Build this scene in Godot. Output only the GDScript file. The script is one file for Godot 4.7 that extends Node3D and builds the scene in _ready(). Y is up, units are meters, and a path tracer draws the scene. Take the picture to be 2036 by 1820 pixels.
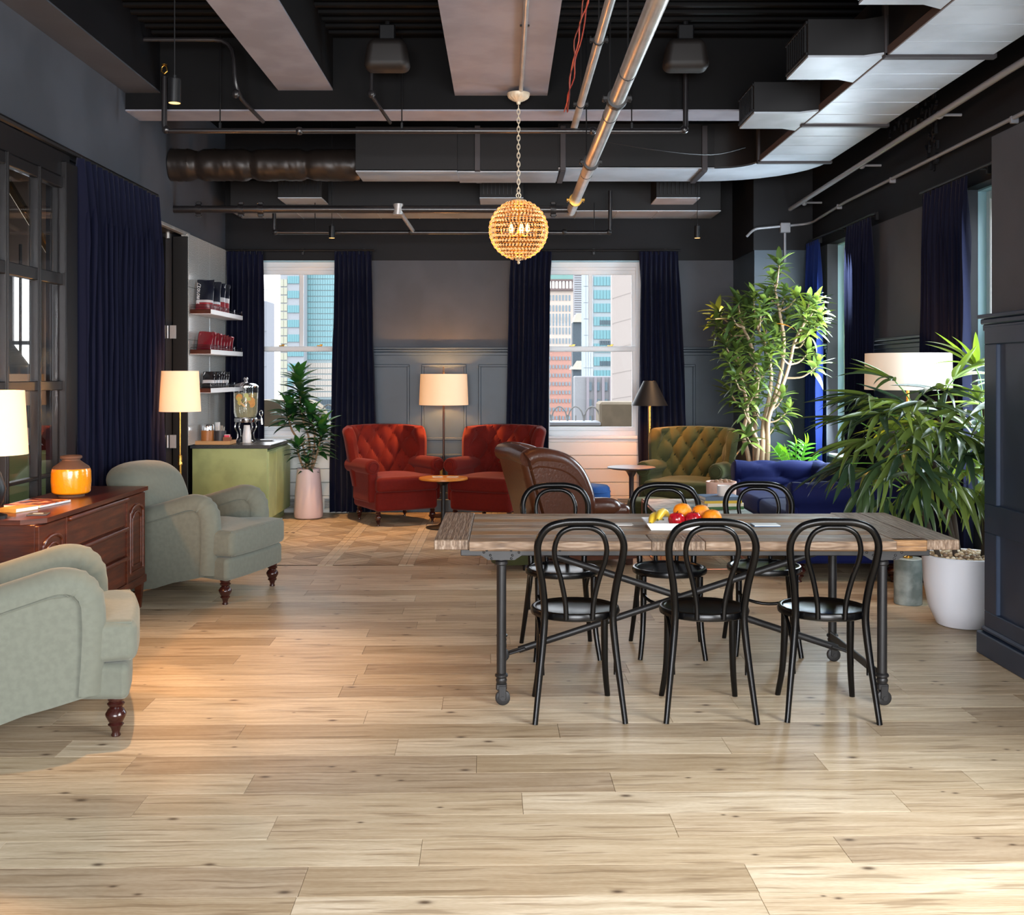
extends Node3D
# A dark-painted lounge with a long reclaimed-wood table. Units are metres, y is up, the camera looks along -z.

class MB:
	# collects triangles (given counter-clockwise, written clockwise) and makes one ArrayMesh with angle-smoothed normals
	var v := PackedVector3Array()
	var uv := PackedVector2Array()
	var idx := PackedInt32Array()
	var t := Transform3D.IDENTITY
	var angle := 38.0
	var has_uv := false

	func pt(p: Vector3, w := Vector2.ZERO) -> int:
		v.append(t * p)
		uv.append(w)
		return v.size() - 1

	func tri(a: int, b: int, c: int) -> void:
		idx.append(a); idx.append(b); idx.append(c)

	func quad(a: int, b: int, c: int, d: int) -> void:
		idx.append(a); idx.append(b); idx.append(c)
		idx.append(a); idx.append(c); idx.append(d)

	func face(a: Vector3, b: Vector3, c: Vector3, d: Vector3) -> void:
		var i := pt(a, Vector2(0, 1)); pt(b, Vector2(1, 1)); pt(c, Vector2(1, 0)); pt(d, Vector2(0, 0))
		quad(i, i + 1, i + 2, i + 3)

	# a plain or chamfered box
	func box(c: Vector3, s: Vector3, ch := 0.0) -> void:
		var h := s * 0.5
		ch = minf(ch, minf(h.x, minf(h.y, h.z)) * 0.9)
		if ch <= 0.0:
			var o := []
			for k in 8:
				o.append(c + Vector3(h.x if k & 1 else -h.x, h.y if k & 2 else -h.y, h.z if k & 4 else -h.z))
			for f in [[4, 5, 7, 6], [1, 0, 2, 3], [5, 1, 3, 7], [0, 4, 6, 2], [6, 7, 3, 2], [0, 1, 5, 4]]:
				face(o[f[0]], o[f[1]], o[f[2]], o[f[3]])
			return
		var ids := {}
		for k in 8:
			var sx := 1.0 if k & 1 else -1.0
			var sy := 1.0 if k & 2 else -1.0
			var sz := 1.0 if k & 4 else -1.0
			ids[k * 3] = pt(c + Vector3(sx * h.x, sy * (h.y - ch), sz * (h.z - ch)))
			ids[k * 3 + 1] = pt(c + Vector3(sx * (h.x - ch), sy * h.y, sz * (h.z - ch)))
			ids[k * 3 + 2] = pt(c + Vector3(sx * (h.x - ch), sy * (h.y - ch), sz * h.z))
		for f in [[4, 5, 7, 6, 2], [1, 0, 2, 3, 2], [5, 1, 3, 7, 0], [0, 4, 6, 2, 0], [6, 7, 3, 2, 1], [0, 1, 5, 4, 1]]:
			quad(ids[f[0] * 3 + f[4]], ids[f[1] * 3 + f[4]], ids[f[2] * 3 + f[4]], ids[f[3] * 3 + f[4]])
		for e in [[0, 1, 1, 2], [2, 3, 1, 2], [4, 5, 1, 2], [6, 7, 1, 2], [0, 2, 0, 2], [1, 3, 0, 2], [4, 6, 0, 2], [5, 7, 0, 2], [0, 4, 0, 1], [1, 5, 0, 1], [2, 6, 0, 1], [3, 7, 0, 1]]:
			oriented([ids[e[0] * 3 + e[2]], ids[e[1] * 3 + e[2]], ids[e[1] * 3 + e[3]], ids[e[0] * 3 + e[3]]], t * c)
		for k in 8:
			oriented([ids[k * 3], ids[k * 3 + 1], ids[k * 3 + 2]], t * c)

	# a face turned to point away from the centre
	func oriented(f: Array, c: Vector3) -> void:
		var n: Vector3 = (v[f[1]] - v[f[0]]).cross(v[f[2]] - v[f[0]])
		if n.dot(v[f[0]] - c) < 0.0:
			f.reverse()
		if f.size() == 4:
			quad(f[0], f[1], f[2], f[3])
		else:
			tri(f[0], f[1], f[2])

	# a beam between two points with a rectangular section
	func bar(a: Vector3, b: Vector3, w: float, h: float, up := Vector3.UP, ch := 0.0) -> void:
		var keep := t
		var z := (b - a).normalized()
		if absf(z.dot(up)) > 0.99:
			up = Vector3.RIGHT
		var x := up.cross(z).normalized()
		t = keep * Transform3D(Basis(x, z.cross(x), z), (a + b) * 0.5)
		box(Vector3.ZERO, Vector3(w, h, a.distance_to(b)), ch)
		t = keep

	# a grid of points fn(i, j); faces are counter-clockwise when i runs right and j runs up
	func grid(nu: int, nv: int, fn: Callable, wrap_u := false, wrap_v := false) -> void:
		var first := v.size()
		for j in nv:
			for i in nu:
				pt(fn.call(i, j), Vector2(float(i) / maxi(1, nu - 1), 1.0 - float(j) / maxi(1, nv - 1)))
		for j in (nv if wrap_v else nv - 1):
			for i in (nu if wrap_u else nu - 1):
				var a := first + j * nu + i
				var b := first + j * nu + (i + 1) % nu
				var c := first + ((j + 1) % nv) * nu + (i + 1) % nu
				var d := first + ((j + 1) % nv) * nu + i
				quad(a, b, c, d)

	# a surface of revolution round y through c; profile of Vector2(radius, height) from bottom to top on the outside
	func lathe(profile: Array, seg := 16, c := Vector3.ZERO) -> void:
		grid(seg, profile.size(), func(i: int, j: int):
			var a := TAU * i / seg
			return c + Vector3(sin(a) * profile[j].x, profile[j].y, cos(a) * profile[j].x), true)

	func disc(c: Vector3, r: float, n: Vector3, seg := 16) -> void:
		var x := n.cross(Vector3.UP if absf(n.y) < 0.9 else Vector3.RIGHT).normalized()
		var y := n.cross(x).normalized()
		var o := pt(c)
		for i in seg:
			pt(c + (x * cos(TAU * i / seg) + y * sin(TAU * i / seg)) * r)
		for i in seg:
			tri(o, o + 1 + i, o + 1 + (i + 1) % seg)

	# a round bar along a path; r is a number or an array of radii
	func tube(path: Array, r, seg := 8, closed := false, caps := true) -> void:
		var n := path.size()
		var frames := []
		var tan0: Vector3 = (path[1] - path[0]).normalized()
		var x := tan0.cross(Vector3.UP if absf(tan0.y) < 0.9 else Vector3.RIGHT).normalized()
		for i in n:
			var a: Vector3 = path[(i - 1 + n) % n] if closed else path[maxi(i - 1, 0)]
			var b: Vector3 = path[(i + 1) % n] if closed else path[mini(i + 1, n - 1)]
			var d := (b - a).normalized()
			x = (x - d * x.dot(d)).normalized()
			frames.append([x, d.cross(x)])
		grid(seg, n, func(i: int, j: int):
			var a := TAU * i / seg
			var rad: float = r[j] if r is Array else r
			return path[j] + (frames[j][0] * cos(a) + frames[j][1] * sin(a)) * rad, true, closed)
		if caps and not closed:
			disc(path[0], r[0] if r is Array else r, (path[0] - path[1]).normalized(), seg)
			disc(path[n - 1], r[n - 1] if r is Array else r, (path[n - 1] - path[n - 2]).normalized(), seg)

	func cyl(a: Vector3, b: Vector3, r: float, seg := 12) -> void:
		tube([a, b], r, seg)

	func ball(c: Vector3, r: Vector3, seg := 16, rows := 10) -> void:
		grid(seg, rows + 1, func(i: int, j: int):
			var a := TAU * i / seg
			var b := PI * j / rows - PI / 2
			return c + Vector3(sin(a) * cos(b), sin(b), cos(a) * cos(b)) * r, true)

	# a rounded box with k steps round each edge and m across each face; bend(p) moves its points
	func rbox(c: Vector3, s: Vector3, r: float, k := 3, m := 3, bend = null) -> void:
		var h := s * 0.5
		r = minf(r, minf(h.x, minf(h.y, h.z)) * 0.999)
		var steps := func(half: float) -> Array:
			var a := []
			for i in k:
				a.append(-(half - r) - r * tan(PI / 4 * (k - i) / k))
			for i in m + 1:
				a.append((half - r) * (2.0 * i / m - 1.0))
			for i in k:
				a.append((half - r) + r * tan(PI / 4 * (i + 1) / k))
			return a
		var inner := h - Vector3.ONE * r
		for f in 6:
			var ax := f / 2
			var sgn := 1.0 if f % 2 == 0 else -1.0
			var b1 := (ax + 1) % 3
			var b2 := (ax + 2) % 3
			var us: Array = steps.call(h[b1])
			var vs: Array = steps.call(h[b2])
			grid(us.size(), vs.size(), func(i: int, j: int):
				var p := Vector3.ZERO
				p[ax] = h[ax] * sgn
				p[b1] = us[i] * sgn
				p[b2] = vs[j]
				var q := p.clamp(-inner, inner)
				p = q + (p - q).normalized() * r
				return c + (bend.call(p) if bend != null else p))

	# a flat outline (counter-clockwise, in x and y) given depth along z from z0 to z1
	func extrude(outline: PackedVector2Array, z0: float, z1: float) -> void:
		var tris := Geometry2D.triangulate_polygon(outline)
		var n := outline.size()
		var first := v.size()
		for z in [z1, z0]:
			for q in outline:
				pt(Vector3(q.x, q.y, z))
		for k in range(0, tris.size(), 3):
			var a := tris[k]; var b := tris[k + 1]; var c := tris[k + 2]
			if (outline[b] - outline[a]).cross(outline[c] - outline[a]) < 0:
				var q := b; b = c; c = q
			tri(first + a, first + b, first + c)
			tri(first + n + a, first + n + c, first + n + b)
		for i in n:
			var j := (i + 1) % n
			quad(first + n + i, first + n + j, first + j, first + i)

	func mesh() -> ArrayMesh:
		var nt := idx.size() / 3
		var fn := PackedVector3Array()
		fn.resize(nt)
		var unit := PackedVector3Array()
		unit.resize(nt)
		var at := {}
		var slot := PackedInt32Array()
		slot.resize(v.size())
		var groups := []
		for i in v.size():
			var key := Vector3i((v[i] * 20000.0).round())
			var g: int = at.get(key, -1)
			if g < 0:
				g = groups.size()
				at[key] = g
				groups.append(PackedInt32Array())
			slot[i] = g
		for k in nt:
			var a := v[idx[k * 3]]
			var n := (v[idx[k * 3 + 1]] - a).cross(v[idx[k * 3 + 2]] - a)
			fn[k] = n
			unit[k] = n.normalized()
			groups[slot[idx[k * 3]]].append(k)
			groups[slot[idx[k * 3 + 1]]].append(k)
			groups[slot[idx[k * 3 + 2]]].append(k)
		var limit := cos(deg_to_rad(angle))
		var pv := PackedVector3Array(); pv.resize(nt * 3)
		var pn := PackedVector3Array(); pn.resize(nt * 3)
		var pu := PackedVector2Array(); pu.resize(nt * 3)
		var o := 0
		for k in nt:
			var u := unit[k]
			for c in [0, 2, 1]:
				var i := idx[k * 3 + c]
				var n := Vector3.ZERO
				for q in groups[slot[i]]:
					if unit[q].dot(u) > limit:
						n += fn[q]
				pv[o] = v[i]
				pn[o] = n.normalized() if n.length_squared() > 0 else u
				pu[o] = uv[i]
				o += 1
		var arr := []
		arr.resize(Mesh.ARRAY_MAX)
		arr[Mesh.ARRAY_VERTEX] = pv
		arr[Mesh.ARRAY_NORMAL] = pn
		if has_uv:
			arr[Mesh.ARRAY_TEX_UV] = pu
		var m := ArrayMesh.new()
		m.add_surface_from_arrays(Mesh.PRIMITIVE_TRIANGLES, arr)
		return m

var rng := RandomNumberGenerator.new()
var M := {}

func at(x: float, y: float, depth: float) -> Vector3:
	return Vector3(x, y, -depth)

func smooth(points: Array, n: int, closed := false) -> Array:
	# Catmull-Rom through the points, n steps between each two
	var out := []
	var c := points.size()
	for i in (c if closed else c - 1):
		var p0 = points[(i - 1 + c) % c] if closed else points[maxi(i - 1, 0)]
		var p1 = points[i]
		var p2 = points[(i + 1) % c]
		var p3 = points[(i + 2) % c] if closed else points[mini(i + 2, c - 1)]
		for k in n:
			var s := float(k) / n
			out.append(0.5 * (2.0 * p1 + (p2 - p0) * s + (2.0 * p0 - 5.0 * p1 + 4.0 * p2 - p3) * s * s + (3.0 * p1 - p0 - 3.0 * p2 + p3) * s * s * s))
	if not closed:
		out.append(points[c - 1])
	return out

func bent(points: Array, r: float, n := 4) -> Array:
	# straight runs with rounded corners of radius r
	var out := [points[0]]
	for i in range(1, points.size() - 1):
		var p: Vector3 = points[i]
		var a: Vector3 = points[i - 1] - p
		var c: Vector3 = points[i + 1] - p
		var k := minf(r, minf(a.length(), c.length()) * 0.49)
		var s := p + a.normalized() * k
		var e := p + c.normalized() * k
		for q in n + 1:
			var t := float(q) / n
			out.append(s.lerp(p, t).lerp(p.lerp(e, t), t))
	out.append(points[points.size() - 1])
	return out

func tag(o: Node, label := "", category := "", group := "", kind := "") -> void:
	if label: o.set_meta("label", label)
	if category: o.set_meta("category", category)
	if group: o.set_meta("group", group)
	if kind: o.set_meta("kind", kind)

var used := {}
func numbered(called: String) -> String:
	var n: int = used.get(called, -1) + 1
	used[called] = n
	return called if n == 0 else "%s_%03d" % [called, n]

func thing(called: String, label: String, category: String, where := Vector3.ZERO, turn := 0.0, group := "") -> Node3D:
	var o := Node3D.new()
	o.name = numbered(called)
	add_child(o)
	o.position = where
	o.rotation_degrees.y = turn
	tag(o, label, category, group)
	return o

func copy(o: Node3D, label: String, where: Vector3, turn := 0.0) -> Node3D:
	var c: Node3D = o.duplicate()
	c.name = numbered(String(o.name).rstrip("0123456789_"))
	add_child(c)
	c.position = where
	c.rotation_degrees.y = turn
	c.set_meta("label", label)
	return c

func shape(m: Mesh, called: String, material: Material, parent: Node) -> MeshInstance3D:
	var o := MeshInstance3D.new()
	o.name = numbered(called) if parent == self else called
	o.mesh = m
	o.material_override = material
	if parent == self:
		add_child(o)
	else:
		parent.add_child(o, true)
	return o

func part(b: MB, called: String, material: Material, parent: Node = self) -> MeshInstance3D:
	return shape(b.mesh(), called, material, parent)

func solo(b: MB, called: String, material: Material, label: String, category: String, group := "") -> MeshInstance3D:
	var o := part(b, called, material)
	tag(o, label, category, group)
	return o

func struct(b: MB, called: String, material: Material) -> MeshInstance3D:
	var o := part(b, called, material)
	tag(o, "", "", "", "structure")
	return o

# ---------------------------------------------------------------- materials
func col(hex: String) -> Color:
	return Color.html(hex)

func mat(c: Color, rough := 0.6, metal := 0.0, spec := 0.5) -> StandardMaterial3D:
	var m := StandardMaterial3D.new()
	m.albedo_color = c
	m.roughness = rough
	m.metallic = metal
	m.metallic_specular = spec
	return m

func noise_tex(freq: float, colors: Array, offsets: Array, size := 256, octaves := 4, type := FastNoiseLite.TYPE_SIMPLEX_SMOOTH, fseed := 1, as_normal := false) -> NoiseTexture2D:
	var n := FastNoiseLite.new()
	n.noise_type = type
	n.seed = fseed
	n.frequency = freq
	n.fractal_octaves = octaves
	var tx := NoiseTexture2D.new()
	tx.width = size
	tx.height = size
	tx.seamless = true
	tx.noise = n
	if as_normal:
		tx.as_normal_map = true
		tx.bump_strength = 4.0
	elif colors:
		var g := Gradient.new()
		g.offsets = PackedFloat32Array(offsets)
		g.colors = PackedColorArray(colors)
		tx.color_ramp = g
	return tx

func tri(m: StandardMaterial3D, tx: Texture2D, scale: Vector3) -> StandardMaterial3D:
	m.albedo_texture = tx
	m.uv1_triplanar = true
	m.uv1_scale = scale
	return m

func velvet(c: Color, amount := 0.9) -> StandardMaterial3D:
	var m := mat(c, 0.75, 0.0, 0.25)
	m.rim_enabled = true
	m.rim = amount
	m.rim_tint = 0.6
	tri(m, M.nap, Vector3(3.0, 3.0, 3.0))
	return m

func lit(c: Color, e: float, base := Color(0.9, 0.85, 0.75)) -> StandardMaterial3D:
	var m := mat(base, 0.7)
	m.emission_enabled = true
	m.emission = c
	m.emission_energy_multiplier = e
	return m

func pane(c: Color, a: float) -> StandardMaterial3D:
	var m := mat(Color(c.r, c.g, c.b, a), 0.02)
	m.transparency = BaseMaterial3D.TRANSPARENCY_ALPHA
	return m

func leafy(c: Color, back: Color, rough := 0.4) -> StandardMaterial3D:
	var m := mat(c, rough, 0.0, 0.5)
	m.backlight_enabled = true
	m.backlight = back
	return m

# grain that runs along one axis: long in x of the texture
func grain_tex(seed_: int, dark: Color, mid: Color, light: Color, w := 512, h := 256, stretch := 14.0, freq := 0.035, turned := false) -> ImageTexture:
	var n := FastNoiseLite.new(); n.seed = seed_; n.frequency = freq; n.fractal_octaves = 4
	var fine := FastNoiseLite.new(); fine.seed = seed_ + 7; fine.frequency = 0.35; fine.fractal_octaves = 2
	var im := Image.create(w, h, false, Image.FORMAT_RGB8)
	for y in h:
		# fold the ends so that the picture repeats
		for x in w:
			var xx := absf(x - w * 0.5) * 2.0
			var yy := absf(y - h * 0.5) * 2.0
			var a := n.get_noise_2d(xx / stretch, yy) * 0.5 + 0.5
			var b := fine.get_noise_2d(xx / (stretch * 2.2), yy) * 0.5 + 0.5
			var k := clampf(a * 0.75 + b * 0.45 - 0.1, 0.0, 1.0)
			im.set_pixel(x, y, dark.lerp(mid, k * 2.0) if k < 0.5 else mid.lerp(light, k * 2.0 - 1.0))
	if turned:
		im.rotate_90(CLOCKWISE)
	return ImageTexture.create_from_image(im)

func materials() -> void:
	M.nap = noise_tex(0.03, [Color(0.955, 0.955, 0.955), Color(1, 1, 1)], [0.25, 0.75], 256, 6, FastNoiseLite.TYPE_SIMPLEX_SMOOTH, 3)
	M.cloudy = noise_tex(0.008, [Color(0.92, 0.92, 0.92), Color(1, 1, 1)], [0.3, 0.7], 256, 5, FastNoiseLite.TYPE_SIMPLEX_SMOOTH, 5)
	M.rough_normal = noise_tex(0.05, [], [], 256, 4, FastNoiseLite.TYPE_SIMPLEX_SMOOTH, 9, true)
	M.black_paint = tri(mat(col("0e0e12"), 0.6, 0.0, 0.35), M.cloudy, Vector3(0.7, 0.7, 0.7))
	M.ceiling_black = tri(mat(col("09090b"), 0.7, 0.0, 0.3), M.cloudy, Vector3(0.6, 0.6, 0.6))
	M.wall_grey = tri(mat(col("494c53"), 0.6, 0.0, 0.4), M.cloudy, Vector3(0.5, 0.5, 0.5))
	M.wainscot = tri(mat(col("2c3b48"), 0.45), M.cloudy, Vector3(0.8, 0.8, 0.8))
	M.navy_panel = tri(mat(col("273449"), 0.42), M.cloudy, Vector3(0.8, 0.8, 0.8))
	M.lit_soffit = tri(mat(col("8e8e99"), 0.55), M.cloudy, Vector3(0.9, 0.9, 0.9))  # paler than the beams: light from below put into the colour
	M.duct = tri(mat(col("a6adb6"), 0.45, 0.1), M.cloudy, Vector3(0.9, 0.9, 0.9))  # duct undersides only, paled for the light bounced up from the floor
	M.duct_shaded = tri(mat(col("0f0e10"), 0.55, 0.0, 0.4), M.cloudy, Vector3(1.1, 1.1, 1.1))  # duct sides, their shade painted in as near-black
	M.duct_band = mat(col("3a3638"), 0.5, 0.3)
	M.black_pipe = mat(col("211f21"), 0.3, 0.0, 0.6)
	M.steel_pipe = tri(mat(col("c6c3c0"), 0.35, 0.55), M.cloudy, Vector3(3, 3, 3))
	M.iron = tri(mat(col("1d1c1d"), 0.45, 0.1), M.cloudy, Vector3(9, 9, 9))
	M.steel_frame = mat(col("1b1a1c"), 0.35, 0.3)
	M.black_metal = mat(col("161618"), 0.4, 0.3)
	M.chrome = mat(col("e6e6ea"), 0.12, 1.0)
	M.brass = mat(col("c99a4a"), 0.25, 0.9)
	M.copper = mat(col("c98a74"), 0.3, 0.9)
	M.white_paint = mat(col("e4e6e8"), 0.4)
	M.skylit_white = mat(col("9fc4d2"), 0.5)  # jamb paint with the blue of the skylight mixed in
	M.board_white = mat(col("dfe2e0"), 0.45)
	M.glass = pane(Color(0.05, 0.06, 0.06), 0.03)
	M.glass.metallic_specular = 0.06
	M.partition_glass = pane(Color(0.03, 0.03, 0.03), 0.04)
	M.partition_glass.metallic_specular = 0.5
	M.jar_glass = pane(Color(0.3, 0.32, 0.33), 0.05)
	M.jar_glass.metallic_specular = 0.3
	M.curtain = velvet(col("080c24"), 1.0)
	M.curtain_lit = velvet(col("12245f"), 0.8)  # brighter copy of the curtain velvet, window daylight painted in
	M.red_velvet = velvet(col("5e130c"), 0.8)
	M.moss_velvet = velvet(col("3d4025"), 0.8)
	M.sage_velvet = velvet(col("6f7267"), 1.0)
	M.blue_velvet = velvet(col("051040"), 0.45)
	M.blue_cloth = velvet(col("1c4278"), 0.6)
	M.lamp_shade = lit(Color(1.0, 0.70, 0.42), 0.34, col("ead8bc"))
	M.lamp_shade.backlight_enabled = true
	M.lamp_shade.backlight = Color(0.16, 0.12, 0.08)
	M.nickel = mat(col("c9c9cc"), 0.35, 0.25)
	M.bulb = lit(Color(1.0, 0.75, 0.42), 6.0)
	M.turned_wood = mat(col("33130f"), 0.2, 0.0, 0.6)
	M.black_lacquer = mat(col("060607"), 0.26, 0.0, 0.4)
	M.white_pot = mat(col("dcdde4"), 0.4)
	var wal := grain_tex(11, col("230c06"), col("4c2010"), col("733a1d"), 512, 128, 16.0)
	M.walnut = mat(Color.WHITE, 0.28, 0.0, 0.5)
	tri(M.walnut, wal, Vector3(1.1, 3.2, 1.1))
	M.walnut_x = mat(Color.WHITE, 0.28, 0.0, 0.5)
	tri(M.walnut_x, wal, Vector3(1.1, 3.2, 1.1))
	M.leather = tri(mat(col("4a2410"), 0.3, 0.0, 0.55), M.nap, Vector3(2.5, 2.5, 2.5))
	M.leather.normal_enabled = true
	M.leather.normal_texture = M.rough_normal
	M.leather.normal_scale = 0.15

const SPOT := 5.0
const GLOBE := 0.5

func _ready() -> void:
	var cam := Camera3D.new()
	cam.name = "camera"
	add_child(cam)
	cam.position = Vector3(0, 1.52, 0)
	cam.projection = Camera3D.PROJECTION_FRUSTUM
	cam.keep_aspect = Camera3D.KEEP_HEIGHT
	cam.near = 0.05
	cam.far = 500.0
	cam.size = 0.05 * 1820.0 / 2220.0
	cam.frustum_offset = Vector2(15.0, -168.0) * (0.05 / 2220.0)
	cam.current = true
	var env := Environment.new()
	env.background_mode = Environment.BG_SKY
	var sky := Sky.new()
	var psm := ProceduralSkyMaterial.new()
	psm.sky_top_color = col("dfe8f2")
	psm.sky_horizon_color = col("f4f6f8")
	psm.ground_bottom_color = col("8d9092")
	psm.ground_horizon_color = col("e2e4e6")
	sky.sky_material = psm
	env.sky = sky
	env.background_energy_multiplier = 4.0
	env.ambient_light_source = Environment.AMBIENT_SOURCE_SKY
	env.tonemap_mode = Environment.TONE_MAPPER_LINEAR
	env.tonemap_exposure = 1.32
	env.sdfgi_enabled = true
	env.ssao_enabled = true
	env.ssil_enabled = true
	var we := WorldEnvironment.new()
	we.name = "environment"
	we.environment = env
	add_child(we)
	# unseen area lights: daylight in the near right wall, added wide fill behind the camera
	daylight_fill(Vector3(2.62, 1.75, -2.1), Vector3(-1, -0.25, -0.1), Vector2(2.5, 1.8), 16.0, Color(0.98, 0.98, 0.97))
	daylight_fill(Vector3(0.0, 1.85, 3.55), Vector3(0, -0.12, -1), Vector2(4.6, 2.0), 64.0, Color(0.97, 0.98, 1.0))
	# and the daylight of the two side windows, in front of their panes
	daylight_fill(Vector3(3.06, 1.75, -10.05), Vector3(-1, -0.1, 0), Vector2(1.0, 1.8), 13.0, Color(0.88, 0.95, 1.0))
	daylight_fill(Vector3(3.06, 1.75, -6.75), Vector3(-1, -0.1, 0), Vector2(0.9, 1.8), 5.5, Color(0.88, 0.95, 1.0))
	rng.seed = 1
	materials()
	build_floor()
	build_walls()
	build_ceiling()
	build_windows()
	build_partition()
	build_doorway()
	build_city()
	build_ducts()
	build_pipes()
	build_speakers()
	build_chandelier()
	pendant(-1.625, 5.5, "black cylinder pendant spotlight nearest to the camera, over the green armchairs")
	pendant(-1.70, 11.0, "small black cylinder pendant spotlight above the window with the plant")
	pendant(1.90, 11.0, "small black cylinder pendant spotlight near the tall tree")
	build_furniture()

func daylight_fill(p: Vector3, towards: Vector3, size: Vector2, e: float, c: Color) -> void:
	var l := AreaLight3D.new()
	l.name = "daylight_fill"
	add_child(l, true)
	l.look_at_from_position(p, p + towards, Vector3.UP)
	l.area_size = size
	l.light_energy = e
	l.light_color = c
	l.shadow_enabled = true
	l.area_range = 20
	l.area_attenuation = 2


# ---------------------------------------------------------------- the setting
func wood_atlas() -> ImageTexture:
	# eight boards above each other: pale oak with streaks, growth rings and knots
	var w := 2048
	var h := 1024
	var strip := 128
	var im := Image.create(w, h, false, Image.FORMAT_RGB8)
	var r := RandomNumberGenerator.new()
	r.seed = 77
	var base := [Color("d6c5a8"), Color("bfab8d"), Color("dccbaf"), Color("b8a489"), Color("cfbc9e"), Color("ddcdb2"), Color("baa78c"), Color("d3c0a3")]
	for k in 8:
		var soft := FastNoiseLite.new(); soft.seed = 100 + k; soft.frequency = 0.02; soft.fractal_octaves = 3
		var fine := FastNoiseLite.new(); fine.seed = 200 + k; fine.frequency = 0.3; fine.fractal_octaves = 2
		var warp := FastNoiseLite.new(); warp.seed = 300 + k; warp.frequency = 0.003; warp.fractal_octaves = 2
		var knots := []
		for q in r.randi_range(1, 3):
			knots.append([r.randf_range(60, w - 60), r.randf_range(14, strip - 14), r.randf_range(3.0, 9.0)])
		var b: Color = base[k]
		var light := b.lightened(0.12)
		var dark := Color(b.r * 0.80, b.g * 0.765, b.b * 0.72)
		var streak := Color(b.r * 0.62, b.g * 0.57, b.b * 0.52)
		var ring_mid := r.randf_range(30, 100)
		var ringy := k % 3 == 1
		for y in strip:
			for x in w:
				var yy := float(y) + warp.get_noise_2d(x * 0.6, y * 0.4) * 4.5
				var pull := 0.0
				var core := 0.0
				for q in knots:
					var dx: float = (x - q[0]) / (q[2] * 4.6)
					var dy: float = (y - q[1]) / q[2]
					var d2 := dx * dx + dy * dy
					if d2 < 14.0:
						var e := exp(-d2 * 0.45)
						pull += e * q[2] * 0.8 * signf(dy)
						core += 0.85 * exp(-d2 * 1.7)
				yy += pull
				var s := soft.get_noise_2d(x * 0.05, yy * 1.7) * 0.5 + 0.5
				var f := fine.get_noise_2d(x * 0.055, yy * 0.9) * 0.5 + 0.5
				var c := dark.lerp(light, clampf(s * 0.95 + f * 0.35 - 0.15, 0, 1))
				if ringy:
					var rr := sqrt(pow((x - w * 0.5) * 0.018, 2.0) + pow(yy - ring_mid, 2.0))
					c = c.lerp(dark, 0.35 * pow(absf(sin(rr * 0.42 + s * 2.0)), 6.0))
				var line := soft.get_noise_2d(x * 0.06 + 900.0, yy * 2.6)
				if line > 0.26:
					c = c.lerp(streak, minf(0.55, (line - 0.26) * 2.2))
				if core > 0.02:
					c = c.lerp(Color(0.27, 0.21, 0.16), minf(core, 0.78))
				im.set_pixel(x, k * strip + y, c)
	return ImageTexture.create_from_image(im)

func plank_mesh(x0: float, x1: float, z0: float, z1: float, row: int, flip: bool, u0: float, u1: float) -> ArrayMesh:
	# a floor board with eased edges; its grain runs along x
	var b := MB.new()
	b.has_uv = true
	b.angle = 10.0
	var e := 0.0011
	var lo := -0.0028
	var v0 := row / 8.0 + 0.004
	var v1 := (row + 1) / 8.0 - 0.004
	if flip:
		var k := v0; v0 = v1; v1 = k
		k = u0; u0 = u1; u1 = k
	var m := func(p: Vector3) -> Vector2:
		return Vector2(lerpf(u0, u1, (p.x - x0) / (x1 - x0)), lerpf(v0, v1, (p.z - z0) / (z1 - z0)))
	var ring := func(y: float, k: float) -> Array:
		var out := []
		for p in [Vector3(x0 + k, y, z1 - k), Vector3(x1 - k, y, z1 - k), Vector3(x1 - k, y, z0 + k), Vector3(x0 + k, y, z0 + k)]:
			out.append(b.pt(p, m.call(p)))
		return out
	var top: Array = ring.call(0.0, e)
	var rim: Array = ring.call(lo, 0.0002)
	var bot: Array = ring.call(-0.012, 0.0002)
	b.quad(top[0], top[1], top[2], top[3])
	for q in [[rim, top], [bot, rim]]:
		for i in 4:
			b.quad(q[0][i], q[0][(i + 1) % 4], q[1][(i + 1) % 4], q[1][i])
	return b.mesh()

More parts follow.
